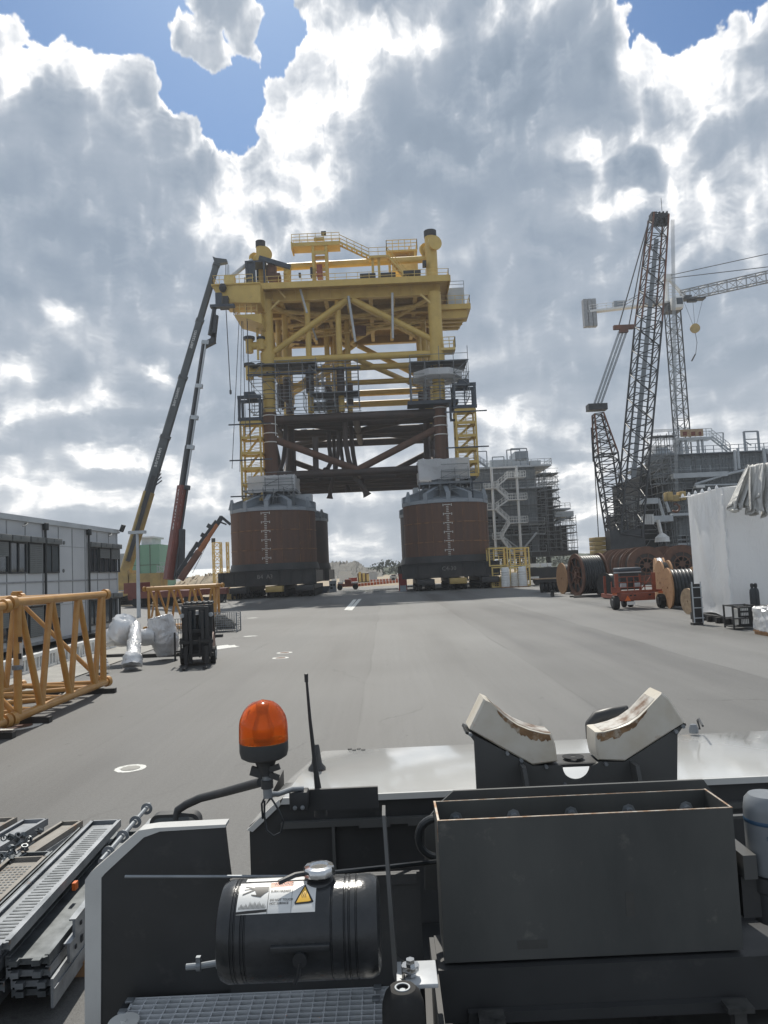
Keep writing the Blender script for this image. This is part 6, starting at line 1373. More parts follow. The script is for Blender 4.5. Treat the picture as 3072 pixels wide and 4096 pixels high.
m_ = MB(); a_, b_ = W(685, 748, 30.9), W(780, 738, 30.9); m_.beam(a_, b_, .05); m_.lathe([(0, -.12), (.16, -.08), (.2, 0), (.05, .1), (0, .1)], a_.lerp(b_, .7)-V((0, 0, .06)), n=12); tag(m_.build('hanging_bracket', 'bag_white'), 'short white bracket sticking out under the sheet at the box corner', 'bracket')
# cylinder rack
g = G(2962, 2519); rk = thing('bottle_cage', 'black steel cage rack full of white labelled boxes at the wrapped box', 'cage', (g.x, g.y, 0)); x0, x1, y0, y1 = g.x-.25, g.x+.62, g.y, g.y+.8
m_ = MB()
for x in (x0, x1):
    for y in (y0, y1): m_.bb(x-.03, x+.03, y-.03, y+.03, 0.04, .98)
for z in (.12, .45, .95):
    for y in (y0, y1): m_.bb(x0+.03, x1-.03, y-.025, y+.025, z-.02, z+.02)
    for x in (x0, x1): m_.bb(x-.025, x+.025, y0+.03, y1-.03, z-.02, z+.02)
for k in range(7): x = x0+.35+k*.07; m_.beam((x, y0, .12), (x, y0, .95), .012)
m_.bb(x0+.02, x1-.02, y0+.04, y1-.04, .1, .13); m_.build('frame', 'black_steel', rk)
m_ = MB(); m_.bev(x0+.3, x1-.05, y0+.1, y0+.6, .14, .42, .02); m_.bev(x0+.3, x1-.05, y0+.1, y0+.6, .47, .9, .02); m_.build('black_case', 'satin_black', rk)
for (zz, h) in ((.22, .2), (.55, .12), (.75, .1)): m_ = MB(); m_.bb(x0+.36, x0+.66, y0+.085, y0+.098, zz, zz+h); m_.build('white_label', 'label_white', rk)
m_ = MB(); m_.bb(x0+.05, x0+.22, y0+.05, y0+.2, .2, .85); m_.build('paper_panel', 'bag_white', rk)
for (dx, dy, lab) in ((.38, .75, 'dark gas cylinder, left and rear of the pair behind the cage'), (.52, .55, 'dark gas cylinder, right and front of the pair behind the cage')):
    m_ = MB(); c_ = (x0+dx+.95, y1+.1+dy*.1, 0); t_ = thing('gas_cylinder', lab, 'gas cylinder', c_, group='gas cylinders behind the cage')
    m_.lathe([(0, 0), (.115, .0), (.12, .02), (.12, 1.42), (.105, 1.52), (.06, 1.6), (.05, 1.62)], c_, n=22); m_.build('bottle', 'crane_black', t_)
    m_ = MB(); m_.lathe([(.055, 1.62), (.07, 1.66), (.07, 1.76), (.04, 1.8), (0, 1.8)], c_, n=14); m_.build('valve_cap', 'satin_black', t_)
# wrapped pallet
g = G(3040, 2549); t_ = thing('wrapped_pallet', 'pallet load wrapped in crumpled clear white plastic, bottom of the right edge', 'pallet', (g.x+.3, g.y, 0)); random.seed(5)
bm = bmesh.new(); bmesh.ops.create_cube(bm, size=1); bmesh.ops.subdivide_edges(bm, edges=bm.edges[:], cuts=9, use_grid_fill=True)
for v in bm.verts:
    v.co = V((g.x+.95+v.co.x*1.15, g.y+.6+v.co.y*1.2, .62+v.co.z*.92)); r = random.uniform(-.035, .035); v.co += V((r, r, r*.5)); 
    if v.co.z > 1.0: v.co.x += (g.x+.95-v.co.x)*.12; v.co.z -= .1*abs(v.co.x-g.x-.95)
m_ = MB(); bm.verts.ensure_lookup_table(); m_.add([v.co for v in bm.verts], [[v.index for v in f.verts] for f in bm.faces]); bm.free(); m_.build('plastic_wrap', 'foil_wrap', t_, sharp=25)
m_ = MB()
for k in range(3): m_.path([(g.x+.6+k*.3, g.y-.03, .5), (g.x+.6+k*.3, g.y-.02, 1.0), (g.x+.65+k*.3, g.y+.1, 1.09), (g.x+.65+k*.3, g.y+1.1, 1.09)], .02, n=6)
m_.build('strap', 'cable_black', t_)
m_ = MB()
for x in (.4, .9, 1.4): m_.bb(g.x+x, g.x+x+.12, g.y, g.y+1.2, 0, .1)
m_.bb(g.x+.37, g.x+1.57, g.y-.02, g.y+1.22, .101, .15); m_.build('pallet_base', 'timber', t_)
# rung rack at the left foot of the box
g = G(2783, 2500); t_ = thing('rung_rack', 'small black rack with pale rungs at the left foot of the wrapped box', 'rack', (g.x, g.y, 0)); m_ = MB()
for x in (-.03, .35): m_.bb(g.x+x-.02, g.x+x+.02, g.y, g.y+.04, .05, 1.9)
for k in range(4): m_.beam((g.x-.05, g.y, .3+k*.45), (g.x+.4, g.y, .3+k*.45), .04)
m_.build('ladder_frame', 'pale_grey', t_); m_ = MB(); m_.bb(g.x+.02, g.x+.4, g.y+.1, g.y+.4, .1, 1.8); m_.bb(g.x-.15, g.x+.3, g.y-.1, g.y+.2, 0, .1); m_.build('backing', 'black_steel', t_)

# ================================================================== office building on the left
XB = -16.7; ZT = 6.28
ob = thing('office_building', 'two-storey grey container office with dark windows and roller blinds, left edge', 'office building', (XB-2.5, 35, 0))
y0b, y1b = 18, 46
m_ = MB(); m_.bb(XB-5, XB, y0b, y1b, .25, ZT-.25); m_.build('wall', 'office_wall' if 'office_wall' in MT else 'pale_grey', ob)
def yb(zx, zy=700): return PX(zx*.2893, 2080+zy*.2893, XB).y
cols = [yb(x) for x in (-180, 90, 350, 590, 810, 1000, 1175, 1345, 1505)]
m_ = MB()
for y in [c for c in cols if c > y0b]+[y0b+.3, y0b+3, y0b+6, y0b+9]: m_.bb(XB, XB+.025, y-.03, y+.03, .25, ZT-.3)
m_.bb(XB+.001, XB+.03, y0b, y1b, 3.18, 3.26); m_.bb(XB, XB+.028, y0b, y1b, .25, .4)
for z in (2.0, 5.0): m_.bb(XB+.002, XB+.012, cols[4], cols[6], z, z+.02)
m_.build('panel_joint', 'panel_joint', ob)
m_ = MB(); m_.bb(XB-5.1, XB+.12, y0b, y1b+.1, ZT-.245, ZT); m_.bb(XB-.02, XB+.06, y1b-.08, y1b+.03, .25, ZT-.25); m_.build('roof_trim', 'pale_grey', ob)
zt_ = PX(65, 2080+300*.2893, XB).z; zb_ = PX(65, 2080+742*.2893, XB).z
print('office windows', zt_, zb_, cols)
wins = [(-170, 92, 'blind'), (118, 350, 'open'), (380, 565, 'closed'), (598, 803, 'bright'), (1222, 1342, 'open'), (1362, 1502, 'blind'), (1518, 1642, 'blind')]
for lvl, dz in (('up', 0), ('down', -2.98)):
    for (a, b, st_) in wins:
        ya, yb_ = yb(a), yb(b)
        if lvl == 'down' and st_ == 'bright': st_ = 'blind'
        if lvl == 'down' and a > 1200: st_ = 'bright'
        f_ = MB(); z0_, z1_ = zb_+dz, zt_+dz
        for (yy0, yy1, zz0, zz1) in ((ya, ya+.08, z0_, z1_), (yb_-.08, yb_, z0_, z1_), (ya+.08, yb_-.08, z0_, z0_+.08), (ya+.08, yb_-.08, z1_-.08, z1_), ((ya+yb_)/2-.05, (ya+yb_)/2+.05, z0_+.08, z1_-.08)): f_.bb(XB+.003, XB+.09, yy0, yy1, zz0, zz1)
        fr = f_.build('window', 'frame_dark', ob)
        m_ = MB(); m_.bb(XB+.004, XB+.045, ya+.08, yb_-.08, z0_+.08, z1_-.08); m_.build('pane', 'glass_bright' if st_ == 'bright' else 'glass_dark', fr)
        if st_ in ('blind', 'closed'):
            m_ = MB(); lo = z0_+.02 if st_ == 'closed' else z0_+.55*(z1_-z0_)*random.uniform(.75, 1.1); n = int((z1_-lo)/.09)
            for k in range(n): m_.bb(XB+.092, XB+.115, ya+.03, yb_-.03, lo+k*.09+.004, lo+k*.09+.086)
            m_.build('roller_blind', 'shutter', fr)
        m_ = MB(); m_.bev(XB+.005, XB+.24, ya-.02, yb_+.02, z1_, z1_+.28, .02); m_.bb(XB+.06, XB+.26, (ya+yb_)/2-.12, (ya+yb_)/2+.0, z1_+.08, z1_+.24); m_.build('blind_box', 'shutter', fr)
for zx in (600, 1205):
    y = yb(zx); m_ = MB(); m_.tube((XB+.12, y, .3), (XB+.12, y, ZT-.5), .06, n=10); m_.bev(XB+.03, XB+.24, y-.14, y+.14, ZT-.55, ZT-.2, .03); m_.build('downpipe', 'frame_dark', ob)
for (zx, zz) in ((885, 5.2), (875, 3.75)):
    y = yb(zx); m_ = MB(); m_.lathe([(0, .04), (.09, .04), (.1, 0)], (XB, y, zz), (1, 0, 0), n=16); m_.build('round_vent', 'shutter', ob)
for zx in (290, 1480):
    y = yb(zx); m_ = MB(); m_.path([(XB, y+.4, 5.95), (XB+.25, y+.2, 5.95), (XB+.35, y-.2, 5.82), (XB+.35, y-.5, 5.75)], .025, n=6); m_.build('aerial_arm', 'shutter', ob)
m_ = MB(); m_.beam((XB-.1, y1b+.1, 6.0), (XB+.2, y1b+.1, 6.1), .05); m_.box((XB+.35, y1b+.1, 6.35), (.12, .5, .45), 0, Matrix.Rotation(.4, 3, 'Y')); m_.build('floodlight', 'frame_dark', ob)
# low white slotted blocks along the office
first = None
for k in range(12):
    y = 22.5+k*1.12; x = -12.75-.02*k
    if first is None:
        first = thing('slotted_block', 'x', 'fence block', (0, 0, 0), group='low white slotted blocks along the office')
        m_ = MB(); m_.bb(-.14, .14, -.48, .48, .5, .62); m_.bb(-.14, .14, -.48, .48, 0.03, .12)
        for j in range(4): m_.bb(-.12, .12, -.46+j*.28, -.38+j*.28, .121, .499)
        m_.build('panel', 'white_paint', first); m_ = MB(); m_.bb(-.05, .05, -.44, .46, .122, .498); m_.build('backing', 'grey_paint', first); o_ = first; o_.location = (x, y, 0)
    else: o_ = dup(first, (x, y, 0), random.uniform(-.05, .05))
    o_['label'] = 'low white slotted block in the row along the foot of the grey office'

# ================================================================== yellow lattice sections on the left
def section(label, O, rz, L, W_, Hh, nb, rc=.095, rb=.066):
    R_ = Matrix.Rotation(rz, 3, 'Z'); O = V(O); t_ = thing('lattice_section', label, 'lattice section', O, group='yellow lattice boom sections')
    def P(x, y, z): return O+R_ @ V((x, y, z))
    z0_, z1_ = .25, .25+Hh
    for x in (0, -W_):
        for z in (z0_, z1_):
            m_ = MB(); m_.tube(P(x, .12, z), P(x, L-.12, z), rc, n=20); ch = m_.build('chord', 'amber_paint', t_)
            for (ya, yb2) in ((0, .12), (L-.12, L)):
                m_ = MB(); m_.lathe([(.045, -.06), (.045, .06), (.15, .06), (.15, -.06), (.045, -.06)], P(x, (ya+yb2)/2+(-.07 if ya == 0 else .07), z), R_ @ V((0, 1, 0)) if False else R_ @ V((.35, 1, 0)), n=20); m_.build('lug', 'amber_paint', ch)
    for x in (0, -W_):
        m_ = MB()
        for y in (.22, L-.25): m_.tube(P(x, y, z0_), P(x, y, z1_), rb*1.15, n=14)
        for k in range(nb):
            ya, ym_, yc = .3+(L-.6)*k/nb, .3+(L-.6)*(k+.62)/nb, .3+(L-.6)*(k+1)/nb
            m_.tube(P(x, ya, z1_), P(x, ym_, z0_), rb, n=14)
            if k < nb-1 or True: m_.tube(P(x, ym_+.03, z0_), P(x, yc-.06, z1_), rb, n=14)
        m_.build('side_lacing', 'amber_paint', t_)
    for z in (z0_, z1_):
        m_ = MB()
        for y in (.22, L-.25): m_.tube(P(0, y, z), P(-W_, y, z), rb, n=12)
        for k in range(nb*2): y0_, y1_ = .25+(L-.5)*k/(nb*2), .25+(L-.5)*(k+1)/(nb*2); m_.tube(P(0 if k % 2 else -W_, y0_, z), P(-W_ if k % 2 else 0, y1_, z), rb*.8, n=12)
        m_.build('cross_lacing', 'amber_paint', t_)
    m_ = MB()
    for y in (.24, L-.27): m_.tube(P(0, y, z0_), P(-W_, y, z1_), rb*.85, n=12)
    m_.build('end_brace', 'amber_paint', t_)
    for y in (.8, L-.55):
        m_ = MB(); m_.box(P(-W_/2-.15, y, .065), (W_+1.2, .16, .13), rz); tag(m_.build('bearer', 'black_steel'), None, 'bearer')
        o_ = bpy.data.objects[-1] if False else None
        BEAR.append((C.objects[-1], label, y))
    return t_
BEAR = []
section('yellow lattice boom section lying nearest the office corner, fully visible on the left', (-8.15, 16.15, 0), 0, 5.35, 2.45, 2.48, 3, .10, .075)
section('yellow lattice boom section cut off by the left edge, in front of the full one', (-8.2, 10.6, 0), 0, 5.35, 2.45, 2.42, 3)
section('yellow lattice boom section farther back behind the foil-wrapped castings and forklift', (-14.1, 43.2, 0), radians(-84), 4.2, 2.2, 2.3, 3, .12, .07)
names = ['dark timber bearer under the near end of the full yellow section', 'dark timber bearer under the far end of the full yellow section', 'dark timber bearer under the near end of the cut-off yellow section', 'dark timber bearer under the far end of the cut-off yellow section', 'dark bearer under the left end of the farther yellow section', 'dark bearer under the right end of the farther yellow section']
for (o_, l_, y_), nm in zip(BEAR, names): o_['label'] = nm
sec = [o for o in C.objects if o.name == 'lattice_section'][0]
m_ = MB(); m_.bb(-8.19, -8.02, 16.32, 16.335, 1.35, 1.85); m_.build('paper_tag', 'label_white', sec)
m_ = MB(); m_.bb(-8.19, -8.02, 16.30, 16.319, 1.87, 1.98); m_.bb(-8.17, -8.04, 16.30, 16.318, 1.5, 1.62); m_.build('paper_tag', 'label_black', sec)
m_ = MB()
for k in range(5): m_.path([(-8.15+.11*cos(t), 16.37+.11*sin(t), 1.28+.02*k) for t in [i*.5 for i in range(13)]], .012, n=5)
m_.build('tie_wire', 'galvanised', sec)
m_ = MB()
for (x, y) in ((-10.6, 17.5), (-10.6, 19.5), (-10.6, 21.2)): m_.box((x, y, 2.84), (.1, .35, .12)); m_.tube((x-.1, y, 2.91), (x+.15, y+.1, 2.91), .03)
m_.build('clamp', 'amber_paint', sec)

# foil wrapped castings
def lump(name, label, pts, rr, parent=None, n=22, amp=.06, seed=1, mt='foil_wrap'):
    rnd = random.Random(seed); pts = [V(p) for p in pts]; m_ = MB(); fine = []; fr_ = []
    for i in range(len(pts)-1):
        for k in range(6): fine.append(pts[i].lerp(pts[i+1], k/6)); fr_.append(rr[i]+(rr[i+1]-rr[i])*k/6)
    fine.append(pts[-1]); fr_.append(rr[-1]); m_.path(fine, fr_, n=n)
    m_.v = [tuple(V(v)+V((rnd.uniform(-amp, amp), rnd.uniform(-amp, amp), rnd.uniform(-amp, amp)*.8))) for v in m_.v]
    m_.v = [(x, y, max(z, .10)) for x, y, z in m_.v]; return m_
fo = thing('wrapped_casting', 'silver foil-wrapped castings shaped like a saddle with a leg, left of the forklift', 'wrapped casting', (-9.2, 27.5, 0))
def FW_(x, y, Y): return A(x, y, Y)
for pts, rr, sd_ in (([FW_(395, 2570, 28), FW_(455, 2545, 28), FW_(500, 2550, 28.2), FW_(560, 2550, 28.5), FW_(625, 2545, 28.5)], [.22, .36, .34, .30, .34], 1),
                    ([FW_(640, 2466, 28.8), FW_(641, 2470, 28.8), FW_(648, 2530, 28.8), FW_(662, 2570, 28.8), FW_(668, 2622, 28.8)], [.40, .48, .55, .52, .36], 2),
                    ([FW_(500, 2476, 28.3), FW_(500, 2481, 28.3), FW_(490, 2520, 28), FW_(470, 2560, 28)], [.38, .44, .50, .42], 3),
                    ([FW_(542, 2500, 27.8), FW_(538, 2560, 27), FW_(532, 2620, 26.2), FW_(530, 2635, 26), FW_(528, 2668, 25.8)], [.16, .22, .24, .33, .34], 4),
                    ([FW_(392, 2640, 25.5), FW_(395, 2675, 25.4)], [.3, .34], 6)):
    m_ = lump('x', 'x', pts, rr, seed=sd_, amp=.032, n=22); m_.build('foil_cover', 'foil_wrap', fo, sharp=75)
for (px0, px1, py, lab) in ((400, 500, 2634, 'black timber bearer under the left end of the foil-wrapped castings'), (560, 720, 2632, 'black timber bearer under the right body of the foil-wrapped castings'), (855, 885, 2550, 'black timber bearer poking out right of the forklift')):
    a_, b_ = G(px0, py), G(px1, py); m_ = MB(); m_.bb(a_.x, b_.x, a_.y, a_.y+.25, 0.01, .14); tag(m_.build('bearer', 'black_steel'), lab, 'bearer')
m_ = lump('x', 'x', [G(238, 2800, .08), G(262, 2794, .1), G(280, 2790, .08)], [.1, .16, .05], n=12, amp=.05, seed=9); tag(m_.build('plastic_scrap', 'bag_white', sharp=20), 'crumpled scrap of white plastic lying beside the near yellow section', 'scrap')
# forklift
fk = thing('forklift', 'dark forklift with tall mast and orange rear seen from the front, mid left', 'forklift', (-6.7, 27.2, 0))
def FK(x, y, z, rz=radians(10)): R_ = Matrix.Rotation(rz, 3, 'Z'); return V((-6.85, 26.6, 0))+R_ @ V((x, y, z))
def fbox(m_, x0, x1, y0, y1, z0, z1): c_ = FK((x0+x1)/2, (y0+y1)/2, (z0+z1)/2); m_.box(c_, (x1-x0, y1-y0, z1-z0), radians(10))
m_ = MB()
for x in (-.42, .30): fbox(m_, x, x+.12, -.12, .08, .08, 2.05)
for z in (.45, 1.2, 2.0): fbox(m_, -.3, .3, -.05, .05, z-.06, z+.06)
for x in (-.26, .16): fbox(m_, x, x+.1, -.22, -.121, .1, 1.9)
m_.build('mast', 'satin_black', fk)
m_ = MB()
for z in (.32, .78): fbox(m_, -.58, .58, -.36, -.26, z, z+.12)
for x in (-.55, -.2, .08, .45): fbox(m_, x, x+.06, -.4, -.361, .3, 1.0)
fbox(m_, -.52, .52, .12, .30, .3, 1.18); m_.build('fork_carriage', 'black_steel', fk)
for xa, xb_ in ((-.41, -.05), (.05, .41)): m_ = MB(); fbox(m_, xa, xb_, .33, .345, 1.2, 1.96); m_.build('front_window', 'glass_dark', fk)
for x in (-.42, .28): m_ = MB(); fbox(m_, x, x+.13, -.5, -.41, .03, .7); fbox(m_, x, x+.13, -1.45, -.501, .03, .075); m_.build('fork', 'black_steel', fk)
m_ = MB(); m_.add([v for v in [FK(-.55, .3, .35), FK(.55, .3, .35), FK(.55, 2.1, .3), FK(-.55, 2.1, .3), FK(-.5, .3, .75), FK(.5, .3, .75), FK(.52, 1.2, 1.05), FK(-.52, 1.2, 1.05), FK(.48, 2.15, 1.0), FK(-.48, 2.15, 1.0)]], [(0, 1, 5, 4), (1, 2, 8, 6, 5), (0, 4, 7, 9, 3), (4, 5, 6, 7), (7, 6, 8, 9), (2, 3, 9, 8), (0, 3, 2, 1)]); m_.build('body', 'crane_rust', fk)
m_ = MB()
for (xa, ya, xb_, yb2) in ((-.52, .35, -.46, .75), (.46, .35, .40, .75), (-.5, 1.95, -.45, 1.75), (.5, 1.95, .45, 1.75)): m_.beam(FK(xa, ya, .75), FK(xb_, yb2, 2.12), .08)
fbox(m_, -.52, .52, .7, 1.85, 2.1, 2.18); 
for k in range(5): fbox(m_, -.45+k*.2, -.4+k*.2, .72, 1.83, 2.181, 2.21)
fbox(m_, -.5, .5, .32, .37, .76, 1.15); fbox(m_, -.54, -.42, .25, .4, 1.15, 2.1); fbox(m_, .42, .54, .25, .4, 1.15, 2.1); fbox(m_, -.42, .42, .25, .4, 1.98, 2.1); m_.build('overhead_guard', 'satin_black', fk)
m_ = MB(); fbox(m_, -.25, .25, 1.3, 1.42, 1.05, 1.7); fbox(m_, -.25, .25, .95, 1.3, 1.0, 1.12); m_.build('seat', 'rubber', fk)
m_ = MB(); m_.lathe([(.17, -.015), (.19, 0), (.17, .015), (.16, 0), (.17, -.015)], FK(0, .75, 1.3), (0, -.5, .85), n=20); m_.beam(FK(0, .6, .9), FK(0, .76, 1.3), .05); m_.build('steering_wheel', 'rubber', fk)
for (x, y, r) in ((-.52, .35, .3), (.52, .35, .3), (-.48, 1.75, .26), (.48, 1.75, .26)):
    m_ = MB(); ax = Matrix.Rotation(radians(10), 3, 'Z') @ V((1, 0, 0)); m_.lathe([(0, -.1), (r*.55, -.1), (r*.95, -.09), (r, -.04), (r, .04), (r*.95, .09), (r*.55, .1), (0, .1)], FK(x, y, r), ax, n=22); wh = m_.build('wheel', 'rubber', fk)
    m_ = MB(); m_.lathe([(0, .11), (r*.45, .11), (r*.5, .08)], FK(x, y, r), ax, n=16); m_.build('rim', 'pale_grey', wh)
for x in (-.5, .5): m_ = MB(); m_.lathe([(0, 0), (.08, .02), (.08, .08), (0, .09)], FK(x, .2, 1.75), (0, -1, 0), n=14); m_.build('headlight', 'pale_grey', fk)
m_ = MB(); fbox(m_, -.78, -.72, -.2, -.1, .2, 1.2); fbox(m_, -.72, -.58, -.2, -.1, .5, .56); m_.build('side_bar', 'black_steel', fk)
# wire mesh cage full of netting
a_, b_ = G(850, 2530), G(937, 2530); Y = a_.y; zt = A(890, 2452, Y).z; t_ = thing('mesh_cage', 'grey wire mesh cage piled with netting, right behind the forklift', 'mesh cage', ((a_.x+b_.x)/2, Y, 0)); m_ = MB()
for x in (a_.x, b_.x):
    for y in (Y, Y+1.1): m_.beam((x, y, 0), (x, y, zt), .06)
for y in (Y, Y+1.1):
    for k in range(9): m_.beam((a_.x, y, .05+(zt-.05)*k/8), (b_.x, y, .05+(zt-.05)*k/8), .022)
    for k in range(12): x = a_.x+(b_.x-a_.x)*k/11; m_.beam((x, y, .05), (x, y, zt), .02)
for x in (a_.x, b_.x):
    for k in range(7): m_.beam((x, Y, .05+(zt-.05)*k/6), (x, Y+1.1, .05+(zt-.05)*k/6), .022)
m_.build('wire_mesh', 'galvanised', t_)
m_ = lump('x', 'x', [V((a_.x+.1, Y+.5, .75)), V((a_.x+.45, Y+.5, .5)), V((b_.x-.2, Y+.5, .22))], [.3, .45, .18], n=16, amp=.08, seed=12); m_.build('netting', 'gravel', t_, sharp=20)
m_ = MB(); a_, b_ = G(690, 2560), G(722, 2560); m_.bb(0, 0, 0, 0, 0, 0) if False else None
Y = 33.0; x0 = A(690, 2480, Y).x; t_ = thing('wire_fence', 'small wire fence panel between the foil castings and the forklift', 'fence panel', (x0+.3, Y, 0))
for k in range(6): m_.beam((x0+k*.12, Y, .1), (x0+k*.12, Y, 1.3), .025)
for k in range(5): m_.beam((x0, Y, .1+k*.3), (x0+.6, Y, .1+k*.3), .025)
m_.build('wire_mesh', 'galvanised', t_)
# clutter behind the yellow section
for (px0, px1, pyt, pyb, lab, mt, nm, ct) in ((895, 952, 2353, 2398, 'battered yellow skip at the left foot of the left bucket', 'crane_yellow', 'skip', 'skip'), (840, 893, 2380, 2410, 'grey concrete slab stack left of the yellow skip', 'concrete', 'slab_stack', 'slab stack'),
                                              (800, 838, 2388, 2412, 'grey steel trough beside the concrete slab stack', 'grey_paint', 'trough', 'trough'), (655, 760, 2345, 2395, 'dark red machinery housing under the red crane boom', 'crane_red', 'machine_housing', 'machine housing')):
    container(px0, px1, pyt, pyb, lab, mt, nm, ct, d=1.8, ribs=(nm != 'slab_stack'))
g = G(575, 2372); t_ = thing('pickup_truck', 'white pickup seen above the farther yellow lattice section', 'pickup', (g.x, g.y, 0)); m_ = MB(); m_.bev(g.x-1.0, g.x+1.0, g.y, g.y+4.5, .5, 1.15, .1); m_.bev(g.x-.85, g.x+.85, g.y+1.4, g.y+3.2, 1.151, 1.9, .15); m_.build('body', 'white_paint', t_)
m_ = MB(); m_.bb(g.x-.7, g.x+.7, g.y+1.36, g.y+1.41, 1.25, 1.75); m_.build('windscreen', 'glass_dark', t_)
for x in (-.85, .85):
    for y in (.9, 3.6): m_ = MB(); m_.lathe([(0, -.12), (.36, -.12), (.36, .12), (0, .12)], (g.x+x, g.y+y, .36), (1, 0, 0), n=16); m_.build('wheel', 'rubber', t_)
for (px, pyb, w, hh, lab, mt, sd_) in ((500, 2420, 2.6, 1.3, 'heap of black rubber mats behind the office corner', 'rubber', 3), (625, 2418, 2.4, 1.3, 'heap of black rubber mats under the farther yellow section', 'rubber', 5), (760, 2412, 2.8, .9, 'heap of dark scrap steel right of the red machine housing', 'black_steel', 7)):
    g = G(px, pyb); m_ = MB(); rnd = random.Random(sd_); t_ = thing('mat_heap', lab, 'heap', (g.x, g.y, 0))
    for k in range(26): 
        a = rnd.uniform(-1, 1); z = rnd.uniform(.08, hh*(1-abs(a)*.7)); m_.box((g.x+a*w/2, g.y+rnd.uniform(0, 1.5), z), (rnd.uniform(.5, 1.2), rnd.uniform(.4, 1), rnd.uniform(.05, .18)), 0, Matrix.Rotation(rnd.uniform(-.4, .4), 3, 'X') @ Matrix.Rotation(rnd.uniform(-.4, .4), 3, 'Y'))
    m_.build('mats', mt, t_)

# ================================================================== scaffold planks, bottom left
def plank(m_, x0, x1, y0, y1, z, h=.07, holes=0, dk=None, skew=0):
    def q(x, y): return x+skew*(y-y0)
    def bb(xa, xb, ya, yb2, za, zb2):
        vs = [(q(x, y), y, zz) for x in (xa, xb) for y in (ya, yb2) for zz in (za, zb2)]
        m_.add(vs, [(0, 1, 3, 2), (4, 6, 7, 5), (0, 4, 5, 1), (2, 3, 7, 6), (0, 2, 6, 4), (1, 5, 7, 3)])
    bb(x0, x0+.012, y0, y1, z, z+h); bb(x1-.012, x1, y0, y1, z, z+h); bb(x0+.012, x0+.035, y0, y1, z+h-.008, z+h); bb(x1-.035, x1-.012, y0, y1, z+h-.008, z+h)
    bb(x0+.012, x1-.012, y0+.01, y1-.01, z+h*.42, z+h*.5); bb(x0+.012, x1-.012, y1-.02, y1-.003, z+h*.5, z+h); bb(x0+.012, x1-.012, y0, y0+.012, z+.01, z+h*.7)
    for s_ in (.25, .75): bb(x0+(x1-x0)*s_-.03, x0+(x1-x0)*s_+.03, y0-.05, y0-.001, z+.02, z+h*.8)
    if holes and dk is not None:
        n = int((y1-y0-.2)/.055)
        for i in range(n):
            for j in range(holes):
                xx = x0+.04+(x1-x0-.08)*(j+.5)/holes; yy = y0+.1+i*.055; w_ = (x1-x0-.08)/holes*.30
                dk.add([(q(xx-w_, yy), yy, z+h*.5+.004), (q(xx+w_, yy), yy, z+h*.5+.004), (q(xx+w_, yy), yy+.022, z+h*.5+.004), (q(xx-w_, yy), yy+.022, z+h*.5+.004)], [(0, 1, 2, 3)])
random.seed(44)
def pl(label, x0, w, y0, y1, z, mt='plank_steel', holes=0, skew=-.05, rz=0):
    t_ = thing('scaffold_plank', label, 'scaffold plank', (x0, y0, z), group='steel scaffold planks in the near stacks'); m_ = MB(); dk = MB(); plank(m_, x0, x0+w, y0, y1, z, .075, holes, dk, skew); m_.build('tray', mt, t_)
    if holes: dk.build('dark_hole_marks', 'plank_dark', t_)  # flat dark marks painted in place of the shaded perforations
    return t_
# big stack: 4 columns, several layers
cols_ = [(-2.86, 5.62, 4), (-3.21, 5.52, 5), (-3.56, 5.5, 5), (-3.91, 5.55, 5), (-4.26, 5.5, 4)]
for ci, (x, y, n) in enumerate(cols_):
    for k in range(n):
        top = k == n-1; z = .12+k*.082
        cn_ = ['rightmost', 'second from right', 'third from right', 'fourth from right', 'fifth from right'][ci]
        L = 2.5 if ci in (0,) else (2.45 if ci == 1 else 1.9)
        lab = ('perforated steel plank on top of the %s column of the big near stack' if top else 'steel plank inside the %s column of the big near stack, layer ' + ['one', 'two', 'three', 'four', 'five'][k]) % cn_
        pl(lab, x+random.uniform(-.02, .02), .32, y+random.uniform(-.06, .06), y+L, z, 'plank_steel' if (ci+k) % 3 else 'plank_dark', holes=(6 if top and ci > 0 else 0))
pl('bright steel plank lying highest, its near end at the left edge of the near stack', -3.10, .32, 5.45, 8.0, .12+5*.082, 'plank_steel', 1)
pl('rust-stained perforated plank lying left of the bright highest plank', -3.52, .36, 5.3, 7.05, .12+5*.082, 'plank_rusty', 7)
pl('dark galvanised toe board standing beside the rusty perforated plank', -3.15, .05, 5.5, 7.8, .12+5*.082, 'plank_dark')
# slotted side rails seen from the right
for (z, y0_, lab) in ((.345, 5.75, 'slotted steel rail leaning on the right side of the near stack, lower'), (.475, 5.85, 'slotted steel rail on the right side of the near stack, upper')):
    t_ = thing('slotted_rail', lab, 'slotted rail', (-2.5, y0_, z)); m_ = MB(); vs = []; m_.beam((-2.5, y0_, z), (-2.62, y0_+2.3, z), .02, .13); m_.beam((-2.51, y0_, z+.07), (-2.63, y0_+2.3, z+.07), .05, .012); m_.build('rail_web', 'plank_steel', t_)
    m_ = MB(); n = 18
    for k in range(n): a_ = V((-2.489, y0_+.1+k*.12, z)); d_ = V((-.05, 1, 0)).normalized(); m_.beam(a_-V((.0065*k*.93, 0, 0)), a_-V((.0065*k*.93, 0, 0))+d_*(.045 if k % 2 else .03), .004, .05 if k % 2 else .03)
    m_.build('slot', 'dark_void', t_)
t_ = thing('toe_board', 'tall plain steel toe board along the lower right of the near stack', 'toe board', (-2.52, 5.52, .1)); m_ = MB(); m_.beam((-2.52, 5.52, .19), (-2.64, 8.0, .19), .02, .2); m_.beam((-2.515, 5.52, .22), (-2.635, 8.0, .22), .03, .01); m_.build('board', 'plank_steel', t_)
m_ = MB(); m_.bb(-2.79, -2.76, 6.5, 6.56, .5, .56); sp_ = m_; 
